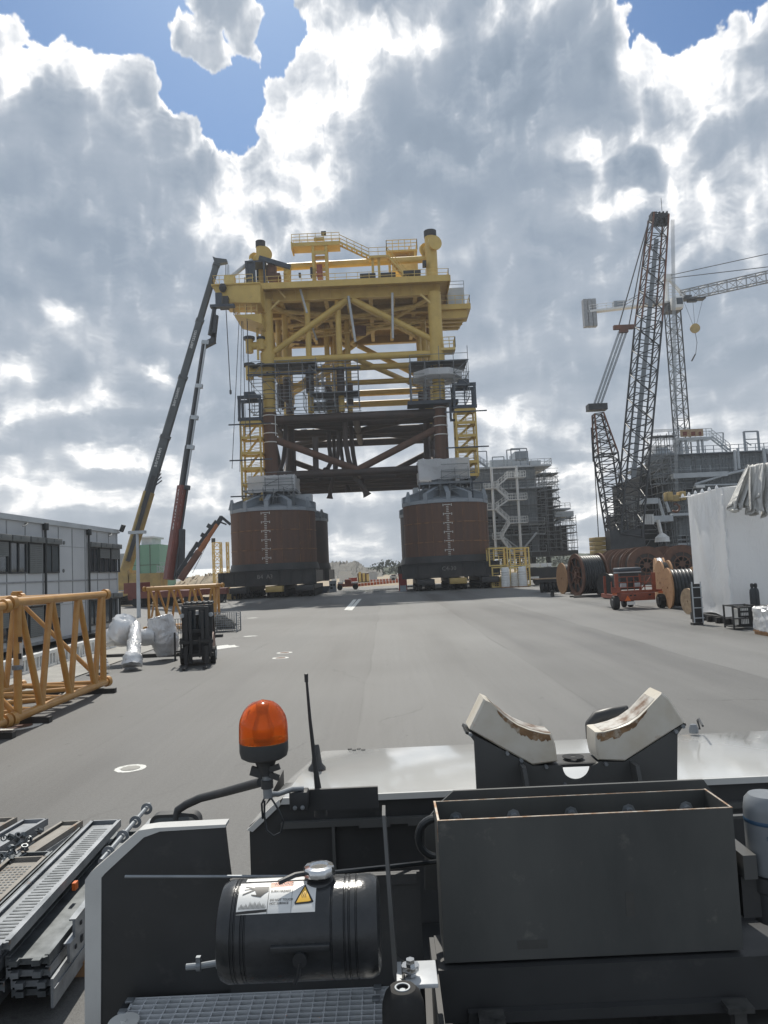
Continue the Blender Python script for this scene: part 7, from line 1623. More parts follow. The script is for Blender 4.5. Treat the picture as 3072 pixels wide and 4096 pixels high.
t_ = thing('orange_clip', 'small orange tag stuck on the plank beside the white fender', 'tag', (-2.78, 6.53, .5)); sp_.build('clip', 'orange_sticker', t_)
for (y, lab) in ((6.1, 'wooden bearer under the near end of the big plank stack'), (7.6, 'wooden bearer under the far end of the big plank stack')):
    m_ = MB(); m_.bb(-4.6, -2.5, y, y+.1, 0.0, .11); tag(m_.build('wood_bearer', 'timber'), lab, 'bearer')
# round standards with rosettes
for (x, lab) in ((-2.66, 'round steel standard with rosette rings lying on top beside the fender'),):
    t_ = thing('scaffold_standard', lab, 'scaffold standard', (x, 7, .6)); m_ = MB(); m_.tube((x, 6.8, .62), (x-.08, 8.4, .62), .024, n=12); m_.build('tube', 'galvanised', t_)
    m_ = MB()
    for k in range(4): y = 7.0+k*.42; c_ = (x-(y-6.9)*.045, y, .62); m_.lathe([(.03, -.005), (.03, .005), (.062, .005), (.062, -.005), (.03, -.005)], c_, (0, 1, 0), n=16)
    m_.build('rosette', 'galvanised', t_)
# coupler heap
random.seed(9); t_ = thing('coupler_heap', 'tangled heap of scaffold couplers lying on the near stack', 'coupler heap', (-3.8, 7.2, .5)); m_ = MB()
for k in range(46):
    c_ = V((-3.80+random.uniform(-.30, .25), 7.35+random.uniform(-.35, .35), .52+random.uniform(0, .13))); ax = V((random.uniform(-1, 1), random.uniform(-1, 1), random.uniform(-1, 1))); m_.lathe([(.022, -.02), (.022, .02), (.032, .02), (.032, -.02), (.022, -.02)], c_, ax, n=8); m_.tube(c_, c_+V((random.uniform(-.08, .08), random.uniform(-.08, .08), random.uniform(-.03, .05))), .008, n=5)
m_.build('couplers', 'plank_dark', t_)
# two smaller stacks behind
for (x, w, y0_, y1_, n, mt, lab) in ((-4.10, .26, 8.0, 8.95, 4, 'plank_rusty', 'right small stack behind the big one'), (-4.55, .30, 7.9, 8.85, 5, 'plank_steel', 'middle small stack behind the big one'), (-4.98, .32, 8.0, 8.95, 5, 'plank_rusty', 'left small stack behind the big one')):
    for k in range(n):
        pl('framed steel plank with plywood infill, %s of the %s' % (['lowest', 'second', 'third', 'fourth', 'fifth', 'topmost'][k if k < n-1 else 5], lab), x+random.uniform(-.02, .02)+k*.01, w, y0_+random.uniform(-.05, .05), y1_+random.uniform(-.05, .05), .06+k*.06, mt if k == n-1 else 'plank_steel', 0, .12)
for (x, y, lab) in ((-3.72, 8.8, 'sawn timber block under the far end of the right small stack'), (-4.0, 8.25, 'small timber block under the near end of the right small stack')):
    m_ = MB(); m_.bb(x-.14, x+.14, y, y+.12, 0, .14); tag(m_.build('timber_block', 'timber'), lab, 'timber block')
# ================================================================== the crane carrier in the foreground
random.seed(77)
cv = thing('crane_carrier', 'black crane carrier deck with white hood, boom rest and amber beacon in the foreground', 'crane carrier', (.7, 2.8, 0))
ZH = 1.95
# hood
Yn, Yfar = 3.92, 5.08
prof = [(-.765, 1.20), (-.765, 1.815), (-.60, ZH-.012), (-.585, ZH), (2.62, ZH), (2.72, ZH-.05), (2.85, 1.8), (2.85, 1.2)]
bm = bmesh.new()
def hoodpt(x, z, t): return (x+(.10*t if x < 0 else 0), Yn+(Yfar-Yn)*t, z-.05*t*t)
m_ = MB(); nT = 10; pr = [prof[i] for i in range(1, 7)]; vs = []
for j in range(nT+1):
    for (x, z) in pr: vs.append(hoodpt(x, z, j/nT))
m_.add(vs, [(j*6+i, j*6+i+1, (j+1)*6+i+1, (j+1)*6+i) for j in range(nT) for i in range(5)])
e = [hoodpt(x, z, 1) for x, z in pr]; m_.add(e+[(x, y+.25, z-.5) for x, y, z in e], [(i, i+1, i+7, i+6) for i in range(5)])
hd = m_.build('hood', 'hood_white', cv, sharp=40)
m_ = MB(); pts = [(-.60, Yn-.004, ZH-.03), (-.585, Yn-.004, ZH+.001), (2.62, Yn-.004, ZH+.001), (2.62, Yn-.004, ZH-.03)]; m_.prism([(x, y-.018, z) for x, y, z in pts], (0, .018, 0))
m_.prism([(-.775, Yn-.02, 1.80), (-.605, Yn-.02, ZH-.006), (-.60, Yn-.02, ZH-.035), (-.745, Yn-.02, 1.79)], (0, .016, 0)); m_.build('hood_lip', 'fender_white', hd)
m_ = MB()
for k in range(4): p_ = G(1398+k*18 if k < 2 else 1434+(k-2)*18, 2966+(k % 2)*6, ZH); m_.lathe([(0, .006), (.014, .006), (.016, -.02)], (p_.x, p_.y, ZH-.05*((p_.y-Yn)/(Yfar-Yn))**2), n=10)
m_.build('hood_bolt', 'satin_black', hd)
# rear wall of the hood and side skin
m_ = MB(); m_.prism([(-.765, Yn, .55), (-.765, Yn, 1.812), (-.602, Yn, ZH-.033), (2.66, Yn, ZH-.033), (2.8, Yn, 1.8), (2.8, Yn, .55)], (0, .02, 0)); m_.bb(-.765, -.75, Yn+.021, Yfar, .55, 1.79); m_.build('hood_rear_wall', 'satin_black', cv)
m_ = MB(); m_.bb(-.60, 2.7, Yn-.03, Yn-.001, 1.80, 1.83); m_.bb(-.34, -.325, Yn-.03, Yn-.002, .9, 1.80)
for x in (-.2, .05, .3, .62, .95, 1.8, 2.2): m_.bb(x, x+.16, Yn-.036, Yn-.031, 1.79, 1.832)
for x in (.28, 1.95, 2.12): m_.bb(x, x+.02, Yn-.02, Yn-.002, 1.84, 1.90)
m_.build('stiffener_strip', 'dusty_black', cv)
# lower chassis
m_ = MB(); m_.bb(-.70, 2.7, -1.0, 5.2, .55, 1.18); m_.bb(-.6, 2.2, 2.62, 3.9, 1.19, 1.30); m_.build('chassis', 'black_steel', cv)
for x in (-.5, 2.45):
    for y in (4.6, .2): m_ = MB(); m_.lathe([(0, -.15), (.3, -.15), (.52, -.14), (.55, -.06), (.55, .06), (.52, .14), (.3, .15), (0, .15)], (x, y, .55), (1, 0, 0), n=30); m_.build('wheel', 'rubber', cv)
# boom rest
YR = 3.12
def R_(x, y, Y=YR): return A(1750+x*.797, 2650+y*.797, Y)
def pads(pts, dy=.15): return [R_(*p) for p in pts]
lp = [(160, 335), (233, 183), (262, 196), (300, 232), (350, 275), (405, 311), (465, 336), (530, 354), (572, 360), (592, 410), (605, 498), (480, 516), (320, 430)]
rpn = [(808, 490), (796, 430), (795, 352), (830, 349), (900, 330), (960, 305), (1010, 270), (1050, 232), (1095, 185), (1128, 152), (1165, 182), (1205, 245), (1243, 303), (1100, 395), (940, 497)]
def pad(pts, name):
    m_ = MB(); P_ = [R_(*p) for p in pts]; c_ = sum(P_, V((0, 0, 0)))/len(P_)
    inner = [p_ + (c_-p_).normalized()*.008 for p_ in P_]; n = len(P_); D_ = V((0, .15, 0))
    vs = [p_-V((0, .0, 0)) for p_ in inner]+[p_+V((0, .008, 0)) for p_ in P_]+[p_+D_-V((0, .008, 0)) for p_ in P_]+[p_+D_ for p_ in inner]
    fs = [tuple(range(n))]+[tuple(range(4*n-1, 3*n-1, -1))]
    for k in range(3): fs += [(k*n+i, (k+1)*n+i, (k+1)*n+(i+1) % n, k*n+(i+1) % n) for i in range(n)]
    m_.add(vs, fs); return m_.build(name, 'pad_plastic', cv, sharp=30)
pl_ = pad(lp, 'support_pad'); pr_ = pad(rpn, 'support_pad')
def wear(curve, par, w=.0015):
    m_ = MB(); P_ = [R_(*p) for p in curve]
    for a_, b_ in zip(P_, P_[1:]):
        d_ = (b_-a_).normalized(); nrm = V((-d_.z, 0, d_.x)); nrm = nrm if nrm.z > 0 else -nrm
        m_.quad(a_+nrm*w+V((0, .012, 0)), b_+nrm*w+V((0, .012, 0)), b_+nrm*w+V((0, .14, 0)), a_+nrm*w+V((0, .14, 0)))
    m_.build('worn_face', 'pad_worn', par)
wear(lp[2:9], pl_); wear(rpn[3:9], pr_)
def stain(curve, par, sgn, seed):
    rnd = random.Random(seed); P_ = []; 
    for a_, b_ in zip(curve, curve[1:]):
        for k in range(6): t = k/6; P_.append((a_[0]+(b_[0]-a_[0])*t, a_[1]+(b_[1]-a_[1])*t))
    m_ = MB(); n = len(P_); vs = []
    for i, (x, y) in enumerate(P_):
        f = sin(pi*(i+.5)/n)**.6; w = (16+30*f)*rnd.uniform(.75, 1.25); ix = x+sgn*3; iy = y+4
        vs += [R_(ix, iy)+V((0, -.0008, 0)), R_(ix-sgn*w*.35, iy+w)+V((0, -.0008, 0))]
    m_.add(vs, [(2*i, 2*i+1, 2*i+3, 2*i+2) for i in range(n-1)]); m_.build('dirt_stain', 'pad_stain', par)
stain(lp[3:9], pl_, -1, 3); stain(list(reversed(rpn[2:8])), pr_, 1, 4)
# black cradle plate with half round cut-out, front and rear sheets
def cradle(Y, th):
    cx, cy, r = 700, 522, 70
    left = [(145, 345), (185, 398), (200, 680), (700, 680), (700, cy+r)]+[(cx-r*sin(t), cy+r*cos(t)) for t in [k*pi/2/8 for k in range(1, 9)]]+[(612, 518), (478, 520)]
    right = [(1250, 302), (1207, 362), (1205, 660), (700, 660), (700, cy+r)]+[(cx+r*sin(t), cy+r*cos(t)) for t in [k*pi/2/8 for k in range(1, 9)]]+[(818, 500), (942, 500)]
    m_ = MB(); off = R_(0, 0, Y).y-YR
    for pg in (left, right): m_.prism([R_(x, y, YR)+V((0, Y-YR, 0)) for x, y in pg], (0, th, 0))
    return m_
cradle(YR+.004, .02).build('cradle_plate', 'dusty_black', cv)
m_ = MB()
for (a, b) in (((145, 345), (478, 520)), ((942, 500), (1250, 302)), ((478, 520), (942, 500))):
    a_, b_ = R_(*a), R_(*b); m_.quad(a_+V((0, .02, .0)), b_+V((0, .02, .0)), b_+V((0, .17, .0)), a_+V((0, .17, .0))); m_.beam(a_+V((0, .09, -.007)), b_+V((0, .09, -.007)), .16, .012)
m_.build('cradle_bed', 'satin_black', cv)
a_ = R_(705, 500); m_ = MB(); m_.lathe([(.012, 0), (.045, 0), (.045, .002), (.012, .002)], a_+V((0, .08, .002)), n=24); m_.build('locating_hole', 'dark_void', cv)
m_ = MB()
for (x, y) in ((165, 360), (350, 455), (420, 490), (545, 522), (640, 612), (845, 508), (1195, 345), (1230, 320)): q = R_(x, y); m_.tube(q+V((0, -.012, 0)), q+V((0, .01, 0)), .008, n=6)
m_.build('cradle_bolt', 'galvanised', cv)
m_ = MB(); q0 = R_(270, 440); 
for (x, yt, yb) in ((420, 505, 650), (975, 495, 650)): a_, b_ = R_(x, yt), R_(x+20, yb); m_.prism([a_+V((-.008, -.07, 0)), a_+V((.008, -.07, 0)), b_+V((.008, -.10, 0)), b_+V((-.008, -.10, 0))], (0, .075, 0))
m_.build('gusset', 'dusty_black', cv)
# plate and trough box
YB1, YB2 = 2.30, 2.49
def Bx(x, y, Y): return A(x, y, Y)
m_ = MB(); P_ = [A(1700, 3290, 2.62), A(1766, 3208, 2.62), A(1814, 3164, 2.62), A(2814, 3119, 2.62), A(2858, 3180, 2.62), A(2870, 3500, 2.62), A(1700, 3560, 2.62)]; m_.prism(P_, (0, .012, 0)); m_.build('back_plate', 'dusty_black', cv)
xl, xr = A(1750, 3283, YB1).x, A(2930, 3234, YB1).x; zt = (A(1750, 3283, YB1).z+A(2930, 3234, YB1).z)/2; zb = (A(1779, 3849, YB1).z+A(2965, 3803, YB1).z)/2
print('box', xl, xr, zt, zb)
bx = MB(); bx.bb(xl, xr, YB1, YB1+.006, zb, zt); bx.bb(xl, xl+.006, YB1+.0061, YB2, zb, zt); bx.bb(xr-.006, xr, YB1+.0061, YB2, zb, zt); bx.bb(xl+.0061, xr-.0061, YB2-.006, YB2, zb, zt); bx.bb(xl+.0061, xr-.0061, YB1+.0061, YB2-.0061, zb, zb+.006)
bo = bx.build('steel_trough', 'trough_plate', cv)
m_ = MB(); m_.bb(xl-.0005, xr+.0005, YB1-.0005, YB1+.0055, zt+.0001, zt+.002); m_.bb(xl-.0005, xl+.006, YB1+.0056, YB2, zt+.0001, zt+.002); m_.bb(xr-.006, xr+.0005, YB1+.0056, YB2, zt+.0001, zt+.002); m_.bb(xl, xr, YB2-.004, YB2-.001, zt+.0001, zt+.0012); m_.bb(xl-.002, xl-.0005, YB1, YB1+.003, zt-.06, zt); m_.build('bare_edge', 'edge_bare', bo)
for k in range(5):
    x = xl+.07+(xr-xl-.14)*k/4; m_ = MB(); m_.lathe([(0, .014), (.011, .014), (.013, .010), (.013, .0), (.022, .0), (.022, -.004)], (x, YB2-.008, zt-.055), (0, -1, 0), n=8); m_.build('trough_bolt', 'galvanised', bo)
m_ = MB(); m_.bb(xl+.22, xl+.31, YB1-.0012, YB1-.0002, zb+.03, zb+.055); m_.bb(xl+.55, xl+.575, YB1-.0012, YB1-.0002, zb+.11, zb+.18); m_.build('scuff_mark', 'floor_dirty', bo)
# deck floor below, ledges, lugs
m_ = MB(); m_.bb(xl+.02, 2.6, 1.2, 2.60, 1.70, 1.72); m_.build('deck_plate', 'floor_dirty', cv)
m_ = MB(); m_.bb(xl-.02, xr+.6, YB1-.02, YB1+.19, zb-.16, zb-.01); m_.bb(xl+.06, xr-.02, YB1-.045, YB1-.021, zb-.15, zb-.12); m_.bb(xl-.035, xl-.02, 1.5, 2.5, 1.6, zb-.02); m_.bb(xl+.05, xl+.06, 1.5, YB1-.05, 1.721, 1.75); m_.bb(xr-.02, xr-.005, 1.3, YB1-.05, 1.721, 1.74); m_.build('ledge', 'satin_black', cv)
for x in (xl+.085, xr-.10): m_ = MB(); m_.bb(x, x+.075, YB1-.10, YB1-.05, 1.80, 1.815); m_.bb(x+.02, x+.055, YB1-.09, YB1-.06, 1.721, 1.80); m_.build('deck_lug', 'floor_dirty', cv)
m_ = MB(); m_.bb(xr+.01, xr+.35, 2.5, 2.53, zb+.0, zb+.02); m_.build('side_bracket', 'dusty_black', cv); m_ = MB(); m_.bb(xr+.01, xr+.3, 2.58, 2.60, zb+.28, zb+.29); m_.build('side_bracket', 'dusty_black', cv); m_ = MB(); m_.bb(xr+.02, xr+.06, 2.30, 2.58, zb+.2, zb+.27); m_.build('side_bracket', 'dusty_black', cv)
# hose loop left of the trough
c_ = A(1745, 3350, 2.55); m_ = MB(); m_.path([c_+V((-.06*cos(t), .0, .062*sin(t))) for t in [-1.5+k*.25 for k in range(13)]], .013, n=10); m_.build('hose_loop', 'cable_black', cv)
# oil filter at the right edge
c_ = A(3088, 3480, 2.35); zf0, zf1 = A(3088, 3485, 2.35).z, A(3088, 3168, 2.35).z; r = .068
m_ = MB(); m_.lathe([(r*.92, 0), (r, .012), (r, zf1-zf0-.05), (r*.93, zf1-zf0-.02), (r*.75, zf1-zf0-.005), (0, zf1-zf0)], (c_.x, c_.y, zf0), n=40); fl = m_.build('filter_canister', 'filter_grey', cv)
m_ = MB(); m_.lathe([(r+.0006, 0), (r+.0012, .001), (r+.0012, .011), (r+.0006, .012)], (c_.x, c_.y, zf1-.085), n=40); m_.build('filter_band', 'filter_blue', fl)
m_ = MB(); m_.lathe([(0, -.14), (r*.9, -.14), (r*.95, -.05), (r*1.05, -.045), (r*1.05, -.004), (0, -.003)], (c_.x, c_.y, zf0), n=24); m_.bb(c_.x-.11, c_.x-.055, c_.y-.03, c_.y+.05, zf0-.12, zf0+.0); m_.build('filter_head', 'satin_black', fl)
c_ = V(c_); nn_ = V((-.38, -.925, 0)); text('SEP', .017, 'filter_blue', fl, frame(V((c_.x, c_.y, zf1-.118))+nn_*(r+.0012), V((.925, -.38, 0)), nn_), 'filter_lettering', .0004)
# amber beacon
YK = 2.6
b0 = A(1055, 2965, YK); zt_l = A(1055, 2797, YK).z; zl = A(1055, 2963, YK).z; zb_ = A(1060, 3033, YK).z; rl_ = (1148-960)/2/2963*YK; hL = zt_l-zl
axis = UP.normalized(); bx_, by_ = b0.x, YK
axb = V((.045, 0, 1)).normalized(); axb = V((0, 0, 1))
m_ = MB(); prof = []; n = 14
for k in range(n+1): t = k/n; zz = hL*t; rr = rl_*(1-.03*t)*sqrt(max(0, 1-(max(0, t-.30)/.70)**2.3)); prof.append((max(rr, 0), zz))
# fluted lens
N_ = 96; vs = []
for (r, z) in prof[:-1]:
    for k in range(N_): t = 2*pi*k/N_; rr = r*(1+(.016 if k % 2 else -.008)*(1 if z < hL*.62 else .4)); vs.append((bx_+cos(t)*rr, by_+sin(t)*rr, zl+z))
vs.append((bx_, by_, zl+hL)); L = len(prof)-1
m_.add(vs, [(i*N_+k, i*N_+(k+1) % N_, (i+1)*N_+(k+1) % N_, (i+1)*N_+k) for i in range(L-1) for k in range(N_)]+[((L-1)*N_+k, (L-1)*N_+(k+1) % N_, L*N_) for k in range(N_)])
bc = m_.build('beacon_lens', 'amber_lens', cv, sharp=60)
m_ = MB(); m_.lathe([(0, .0), (.030, .0), (.034, .04), (.02, .085), (.022, .12), (.012, .135), (0, .137)], (bx_, by_, zl), n=18); m_.build('beacon_reflector', 'chrome', bc)
m_ = MB(); hB = zl-zb_; m_.lathe([(0, 0), (rl_*.78, 0), (rl_*.95, hB*.14), (rl_*1.01, hB*.45), (rl_*1.01, hB*.98), (rl_*.96, hB), (0, hB)], (bx_, by_, zb_), n=48); zn = A(1070, 3090, YK).z
m_.lathe([(.026, zn-zb_), (.030, (zn-zb_)*.55), (.038, -.005), (.045, 0)], (bx_+.004, by_, zb_), n=24); m_.build('beacon_base', 'satin_black', cv)
zp = A(1073, 3190, YK).z; m_ = MB(); m_.tube((bx_+.008, by_, zp), (bx_+.006, by_, zn+.02), .0155, n=18); m_.path([(bx_+.008, by_, zp+.012), (bx_+.04, by_+.02, zp+.004), (bx_+.075, by_+.1, zp-.005), (bx_+.115, by_+.12, zp-.01)], .009, n=10); m_.build('beacon_post', 'galvanised', cv)
m_ = MB(); zc = A(1070, 3085, YK).z; m_.lathe([(.017, -.012), (.024, -.012), (.024, .012), (.017, .012)], (bx_+.006, by_, zc), n=20); m_.beam((bx_-.045, by_-.01, zc+.008), (bx_-.005, by_-.015, zc-.004), .014, .03); m_.beam((bx_+.02, by_-.02, zc+.01), (bx_+.055, by_-.03, zc+.022), .01, .02); m_.beam((bx_+.02, by_-.02, zc-.006), (bx_+.052, by_-.03, zc-.016), .01, .018); m_.lathe([(.0165, -.014), (.021, -.014), (.021, .014), (.0165, .014)], (bx_+.007, by_, A(1070, 3135, YK).z), n=20); m_.build('wing_clamp', 'satin_black', cv)
c0_ = (bx_+.008, by_-.01, zp+.0); m_ = MB(); m_.path([V((bx_-.012, by_, zp-.07)), V((bx_-.014, by_, zp-.02)), V((bx_+.0, by_, zp+.006)), V((bx_+.022, by_-.005, zp-.004)), V((bx_+.045, by_-.01, zp-.04)), V((bx_+.060, by_-.01, zp-.08)), V((bx_+.05, by_-.01, zp-.115)), V((bx_+.025, by_-.01, zp-.125)), V((bx_+.002, by_-.01, zp-.105)), V((bx_-.006, by_, zp-.06)), V((bx_-.004, by_, zp-.01))], .0035, n=8); m_.build('beacon_cable', 'cable_black', cv)
a_ = A(1165, 3155, 2.75); b_ = A(1237, 3225, 2.75); m_ = MB(); m_.bev(a_.x, b_.x, 2.70, 2.76, b_.z, a_.z, .004); m_.bb(a_.x-.01, b_.x+.25, 2.761, 2.775, b_.z-.02, a_.z-.01); m_.build('clamp_block', 'satin_black', cv)
m_ = MB(); 
for x in (a_.x+.018, b_.x-.018): m_.lathe([(0, .006), (.007, .005), (.008, 0)], (x, 2.699, b_.z+.012), (0, -1, 0), n=12)
m_.build('clamp_bolt', 'galvanised', cv)
# antenna and black cone
t0, t1, t2, t3 = A(1282, 3230, 2.8), A(1262, 3075, 2.8), A(1240, 2880, 2.8), A(1225, 2706, 2.8)
m_ = MB(); m_.path([t0, t1, t2, t3], [.017, .0085, .0062, .0045], n=12); m_.lathe([(0, -.02), (.007, -.02), (.0075, .01), (0, .012)], t3, (0, 0, 1), n=12); m_.lathe([(.024, -.03), (.024, .03), (.015, .045)], t0, n=16); m_.build('whip_antenna', 'satin_black', cv)
g = G(1268, 3072, ZH); h_ = A(1255, 2975, g.y).z-ZH; m_ = MB(); m_.lathe([(.052, 0), (.050, .008), (.032, .03), (.026, h_*.5), (.018, h_*.95), (.012, h_), (0, h_)], (g.x, g.y, ZH-.004), n=28); m_.build('cone_aerial', 'satin_black', cv)
# mirror arms
p0, p1, p2, p3 = A(1045, 3128, 2.66), A(900, 3168, 2.95), A(745, 3218, 3.1), A(705, 3275, 3.1)
m_ = MB(); m_.path([p0, p1, A(800, 3193, 3.08), p2, A(712, 3240, 3.1), p3], .0165, n=14); m_.build('mirror_arm', 'satin_black', cv)
a_, b_ = A(600, 3258, 3.1), A(802, 3345, 3.1); m_ = MB(); zt2 = A(600, 3275, 3.1).z; n_ = []
x0, x1, z1, z0 = a_.x, b_.x, A(700, 3254, 3.1).z, A(700, 3420, 3.1).z
def rr(x0, x1, z0, z1, r, y):
    P_ = []
    for (cx, cz, a0) in ((x1-r, z1-r, 0), (x0+r, z1-r, pi/2), (x0+r, z0+r, pi), (x1-r, z0+r, 1.5*pi)):
        for k in range(6): t = a0+k*pi/10; P_.append((cx+cos(t)*r, y, cz+sin(t)*r))
    return P_
m_.prism(rr(x0, x1, z0, z1, .035, 3.09), (0, .05, 0)); mr_ = m_.build('mirror_shell', 'satin_black', cv)
m_ = MB(); m_.prism(rr(x0+.014, x1-.014, z0+.014, z1-.012, .028, 3.0885), (0, .001, 0)); m_.build('mirror_glass', 'glass_bright', mr_)
q0, q1 = A(2355, 2900, 5.25), A(2540, 2835, 5.25); m_ = MB(); m_.path([q0+V((0, 0, .0)), q0+V((.06, 0, .05)), q0+V((.18, 0, .075)), q1+V((-.05, 0, .0))], [.03, .045, .045, .03], n=12); m_.prism(rr(q0.x-.01, q0.x+.22, q0.z-.22, q0.z+.03, .04, 5.25), (0, .06, 0)); m_.beam(q1+V((-.09, 0, 0)), q1+V((0, 0, -.1)), .07, .05); m_.build('far_mirror', 'satin_black', cv)
g = G(2775, 2925, ZH-.02); m_ = MB(); m_.lathe([(0, .06), (.02, .055), (.03, .03), (.03, 0)], (g.x, g.y, ZH-.03), n=16); m_.build('marker_lamp', 'filter_grey', cv)
m_ = MB(); m_.path([g+V((-.06, -.3, .10)), g+V((-.02, -.15, .11)), g+V((.03, 0, .07)), g+V((.05, .02, .01)), g+V((.0, .03, .01))], .007, n=8); m_.build('lamp_cable', 'cable_black', cv)
# left fender panel with white rim
YP = 2.44
outer = [A(338, 4300, YP), A(340, 3520, YP), A(362, 3490, YP), A(555, 3322, YP), A(620, 3312, YP), A(902, 3298, YP)]
inner = [A(402, 4300, YP), A(405, 3512, YP), A(420, 3494, YP), A(575, 3350, YP), A(640, 3326, YP), A(902, 3310, YP)]
m_ = MB(); P_ = [p_-V((.002, 0, 0)) for p_ in inner]+[A(912, 3420, YP), A(925, 3520, YP), A(925, 4300, YP)]; m_.prism([p_+V((0, .004, 0)) for p_ in P_], (0, .012, 0)); fp = m_.build('fender_panel', 'satin_black', cv)
m_ = MB()
for (a_, b_, c_, d_) in zip(outer, outer[1:], inner[1:], inner): m_.prism([a_, b_, c_, d_], (0, .055, 0))
m_.build('fender_rim', 'fender_white', cv, sharp=50)
m_ = MB(); a_, b_ = A(500, 3506, 2.38), A(1215, 3506, 2.38); m_.tube(a_, b_, .0045, n=12); m_.build('grab_rod', 'galvanised', cv)
zz = A(925, 3520, 2.42).z; m_ = MB(); m_.bb(A(925, 3600, 2.42).x-.01, .06, 2.42, 2.432, 1.5, zz); m_.bb(A(925, 3600, 2.42).x, .05, 2.405, 2.419, zz-.03, zz-.0); m_.build('inner_panel', 'satin_black', cv)
m_ = MB(); a_, b_ = A(745, 3868, 2.1), A(890, 3848, 2.1); m_.path([a_, a_.lerp(b_, .4)+V((0, 0, -.002)), b_], .008, n=10)
for t in (.35, .9): q = a_.lerp(b_, t); m_.lathe([(.009, -.006), (.014, -.006), (.014, .006), (.009, .006)], q, (1, 0, 0), n=14); m_.box(q+V((0, -.004, .018)), (.012, .012, .014))
m_.build('small_hose', 'galvanised', cv)
# expansion tank
YT = 2.05; tc0, tc1 = A(893, 3722, YT), A(1522, 3695, YT); zc_ = (tc0.z+tc1.z)/2; xt0, xt1 = tc0.x, tc1.x; rt = .123
print('tank', xt0, xt1, zc_)
m_ = MB(); Lt = xt1-xt0; prof = [(0, 0), (rt*.80, .0), (rt*.93, .006), (rt, .024)]
for s_ in (.04, .048, .066, .074): prof += [(rt, s_), (rt-.003, s_+.002), (rt-.003, s_+.004), (rt, s_+.006)]
for s_ in (Lt-.125, Lt-.092, Lt-.08, Lt-.062): prof += [(rt, s_), (rt-.003, s_+.002), (rt-.003, s_+.004), (rt, s_+.006)]
prof += [(rt, Lt-.024), (rt*.93, Lt-.006), (rt*.8, Lt), (0, Lt)]
m_.lathe(prof, (xt0, YT, zc_), (1, 0, 0), n=72); tk = m_.build('coolant_tank', 'tank_black', cv, sharp=28)
cxp = A(1276, 3480, YT).x; zcap = A(1276, 3500, YT).z
m_ = MB(); m_.lathe([(.030, zc_+rt-.01-zcap), (.026, -.012), (.030, -.002), (0, 0)], (cxp, YT, zcap), n=30); m_.lathe([(.044, -.004), (.040, .004), (.028, .008)], (cxp, YT, zc_+rt-.006), n=30); m_.build('filler_neck', 'satin_black', tk)
m_ = MB(); N_ = 40; vs = []
for (r, z) in ((.036, 0), (.0415, .004), (.0415, .018), (.038, .024), (.026, .026), (.024, .022), (0, .022)):
    for k in range(N_): t = 2*pi*k/N_; q = r*(1+.035*cos(t*12)) if .03 < r else r; vs.append((cxp+cos(t)*q, YT+sin(t)*q, zcap+z))
m_.add(vs, [(i*N_+k, i*N_+(k+1) % N_, (i+1)*N_+(k+1) % N_, (i+1)*N_+k) for i in range(6) for k in range(N_)]); m_.build('filler_cap', 'chrome', tk)
def cyl(s_, t_, lift=.0008):   # s along the tank in metres from its left end, t arc angle in degrees above horizontal
    a = radians(t_); return V((xt0+s_, YT-cos(a)*(rt+lift), zc_+sin(a)*(rt+lift)))
def ang(v): return 25+math.degrees(math.asin(max(-1, min(1, .86-.0060*v))))
def patch(s0, s1, t0, t1, mt, name, lift=.0008, n=14, par=None):
    m_ = MB(); vs = []
    for i in range(n+1): a = t0+(t1-t0)*i/n; vs += [cyl(s0, a, lift), cyl(s1, a, lift)]
    m_.add(vs, [(2*i, 2*i+1, 2*i+3, 2*i+2) for i in range(n)]); return m_.build(name, mt, par or tk)
pxm = (xt1-xt0)/(1522-893)
def S(x): return (x-893)*pxm
lb = patch(S(975), S(1278), ang(100), ang(0), 'label_white', 'warning_label')
def fill(m_, pts, lift):     # convex outline in label units, u 0..303, v 0..100 (down), laid on the curved tank in thin rows
    v0, v1 = min(p[1] for p in pts), max(p[1] for p in pts); n = max(1, int((v1-v0)/2.5)); rows = []
    for i in range(n+1):
        v = v0+(v1-v0)*(i if 0 < i < n else (i+.001 if i == 0 else i-.001))/n; us = []
        for (ua, va), (ub, vb) in zip(pts, pts[1:]+pts[:1]):
            if (va-v)*(vb-v) <= 0 and va != vb: us.append(ua+(ub-ua)*(v-va)/(vb-va))
        if us: rows.append((min(us), max(us), v))
    for (a0, a1, va), (b0, b1, vb) in zip(rows, rows[1:]): m_.quad(*[cyl(S(975+u), ang(v), lift) for u, v in ((a0, va), (a1, va), (b1, vb), (b0, vb))])
def poly(pts, mt, name, lift=.0016): m_ = MB(); fill(m_, pts, lift); m_.build(name, mt, lb)
poly([(0, 90), (117, 86), (117, 95), (0, 99)], 'label_black', 'printed_bar'); poly([(118, 0), (119.5, 0), (119.5, 100), (118, 100)], 'label_black', 'printed_line'); poly([(210, 0), (211, 0), (211, 100), (210, 100)], 'label_black', 'printed_line')
m_ = MB()
def add(pts, lift=.0016): fill(m_, pts, lift)
for (u0, v0, u1, v1, w) in ((60, 18, 22, 12, 3), (60, 20, 20, 22, 3), (62, 22, 16, 38, 4), (75, 42, 50, 40, 4)): add([(u0, v0-w/2), (u1, v1-w/2), (u1, v1+w/2), (u0, v0+w)])
add([(58, 14), (85, 18), (116, 14), (116, 30), (100, 38), (88, 48), (72, 46), (68, 34), (62, 26)])
for k in range(22): u = 8+k*4.8; h = 10+9*abs(sin(k*.9))+(6 if 7 < k < 18 else 0); add([(u, 84), (u+1.8, 84), (u+2.6, 84-h*.5), (u+2.0, 84-h), (u+.6, 84-h*.6)])
m_.build('hand_pictogram', 'label_black', lb)
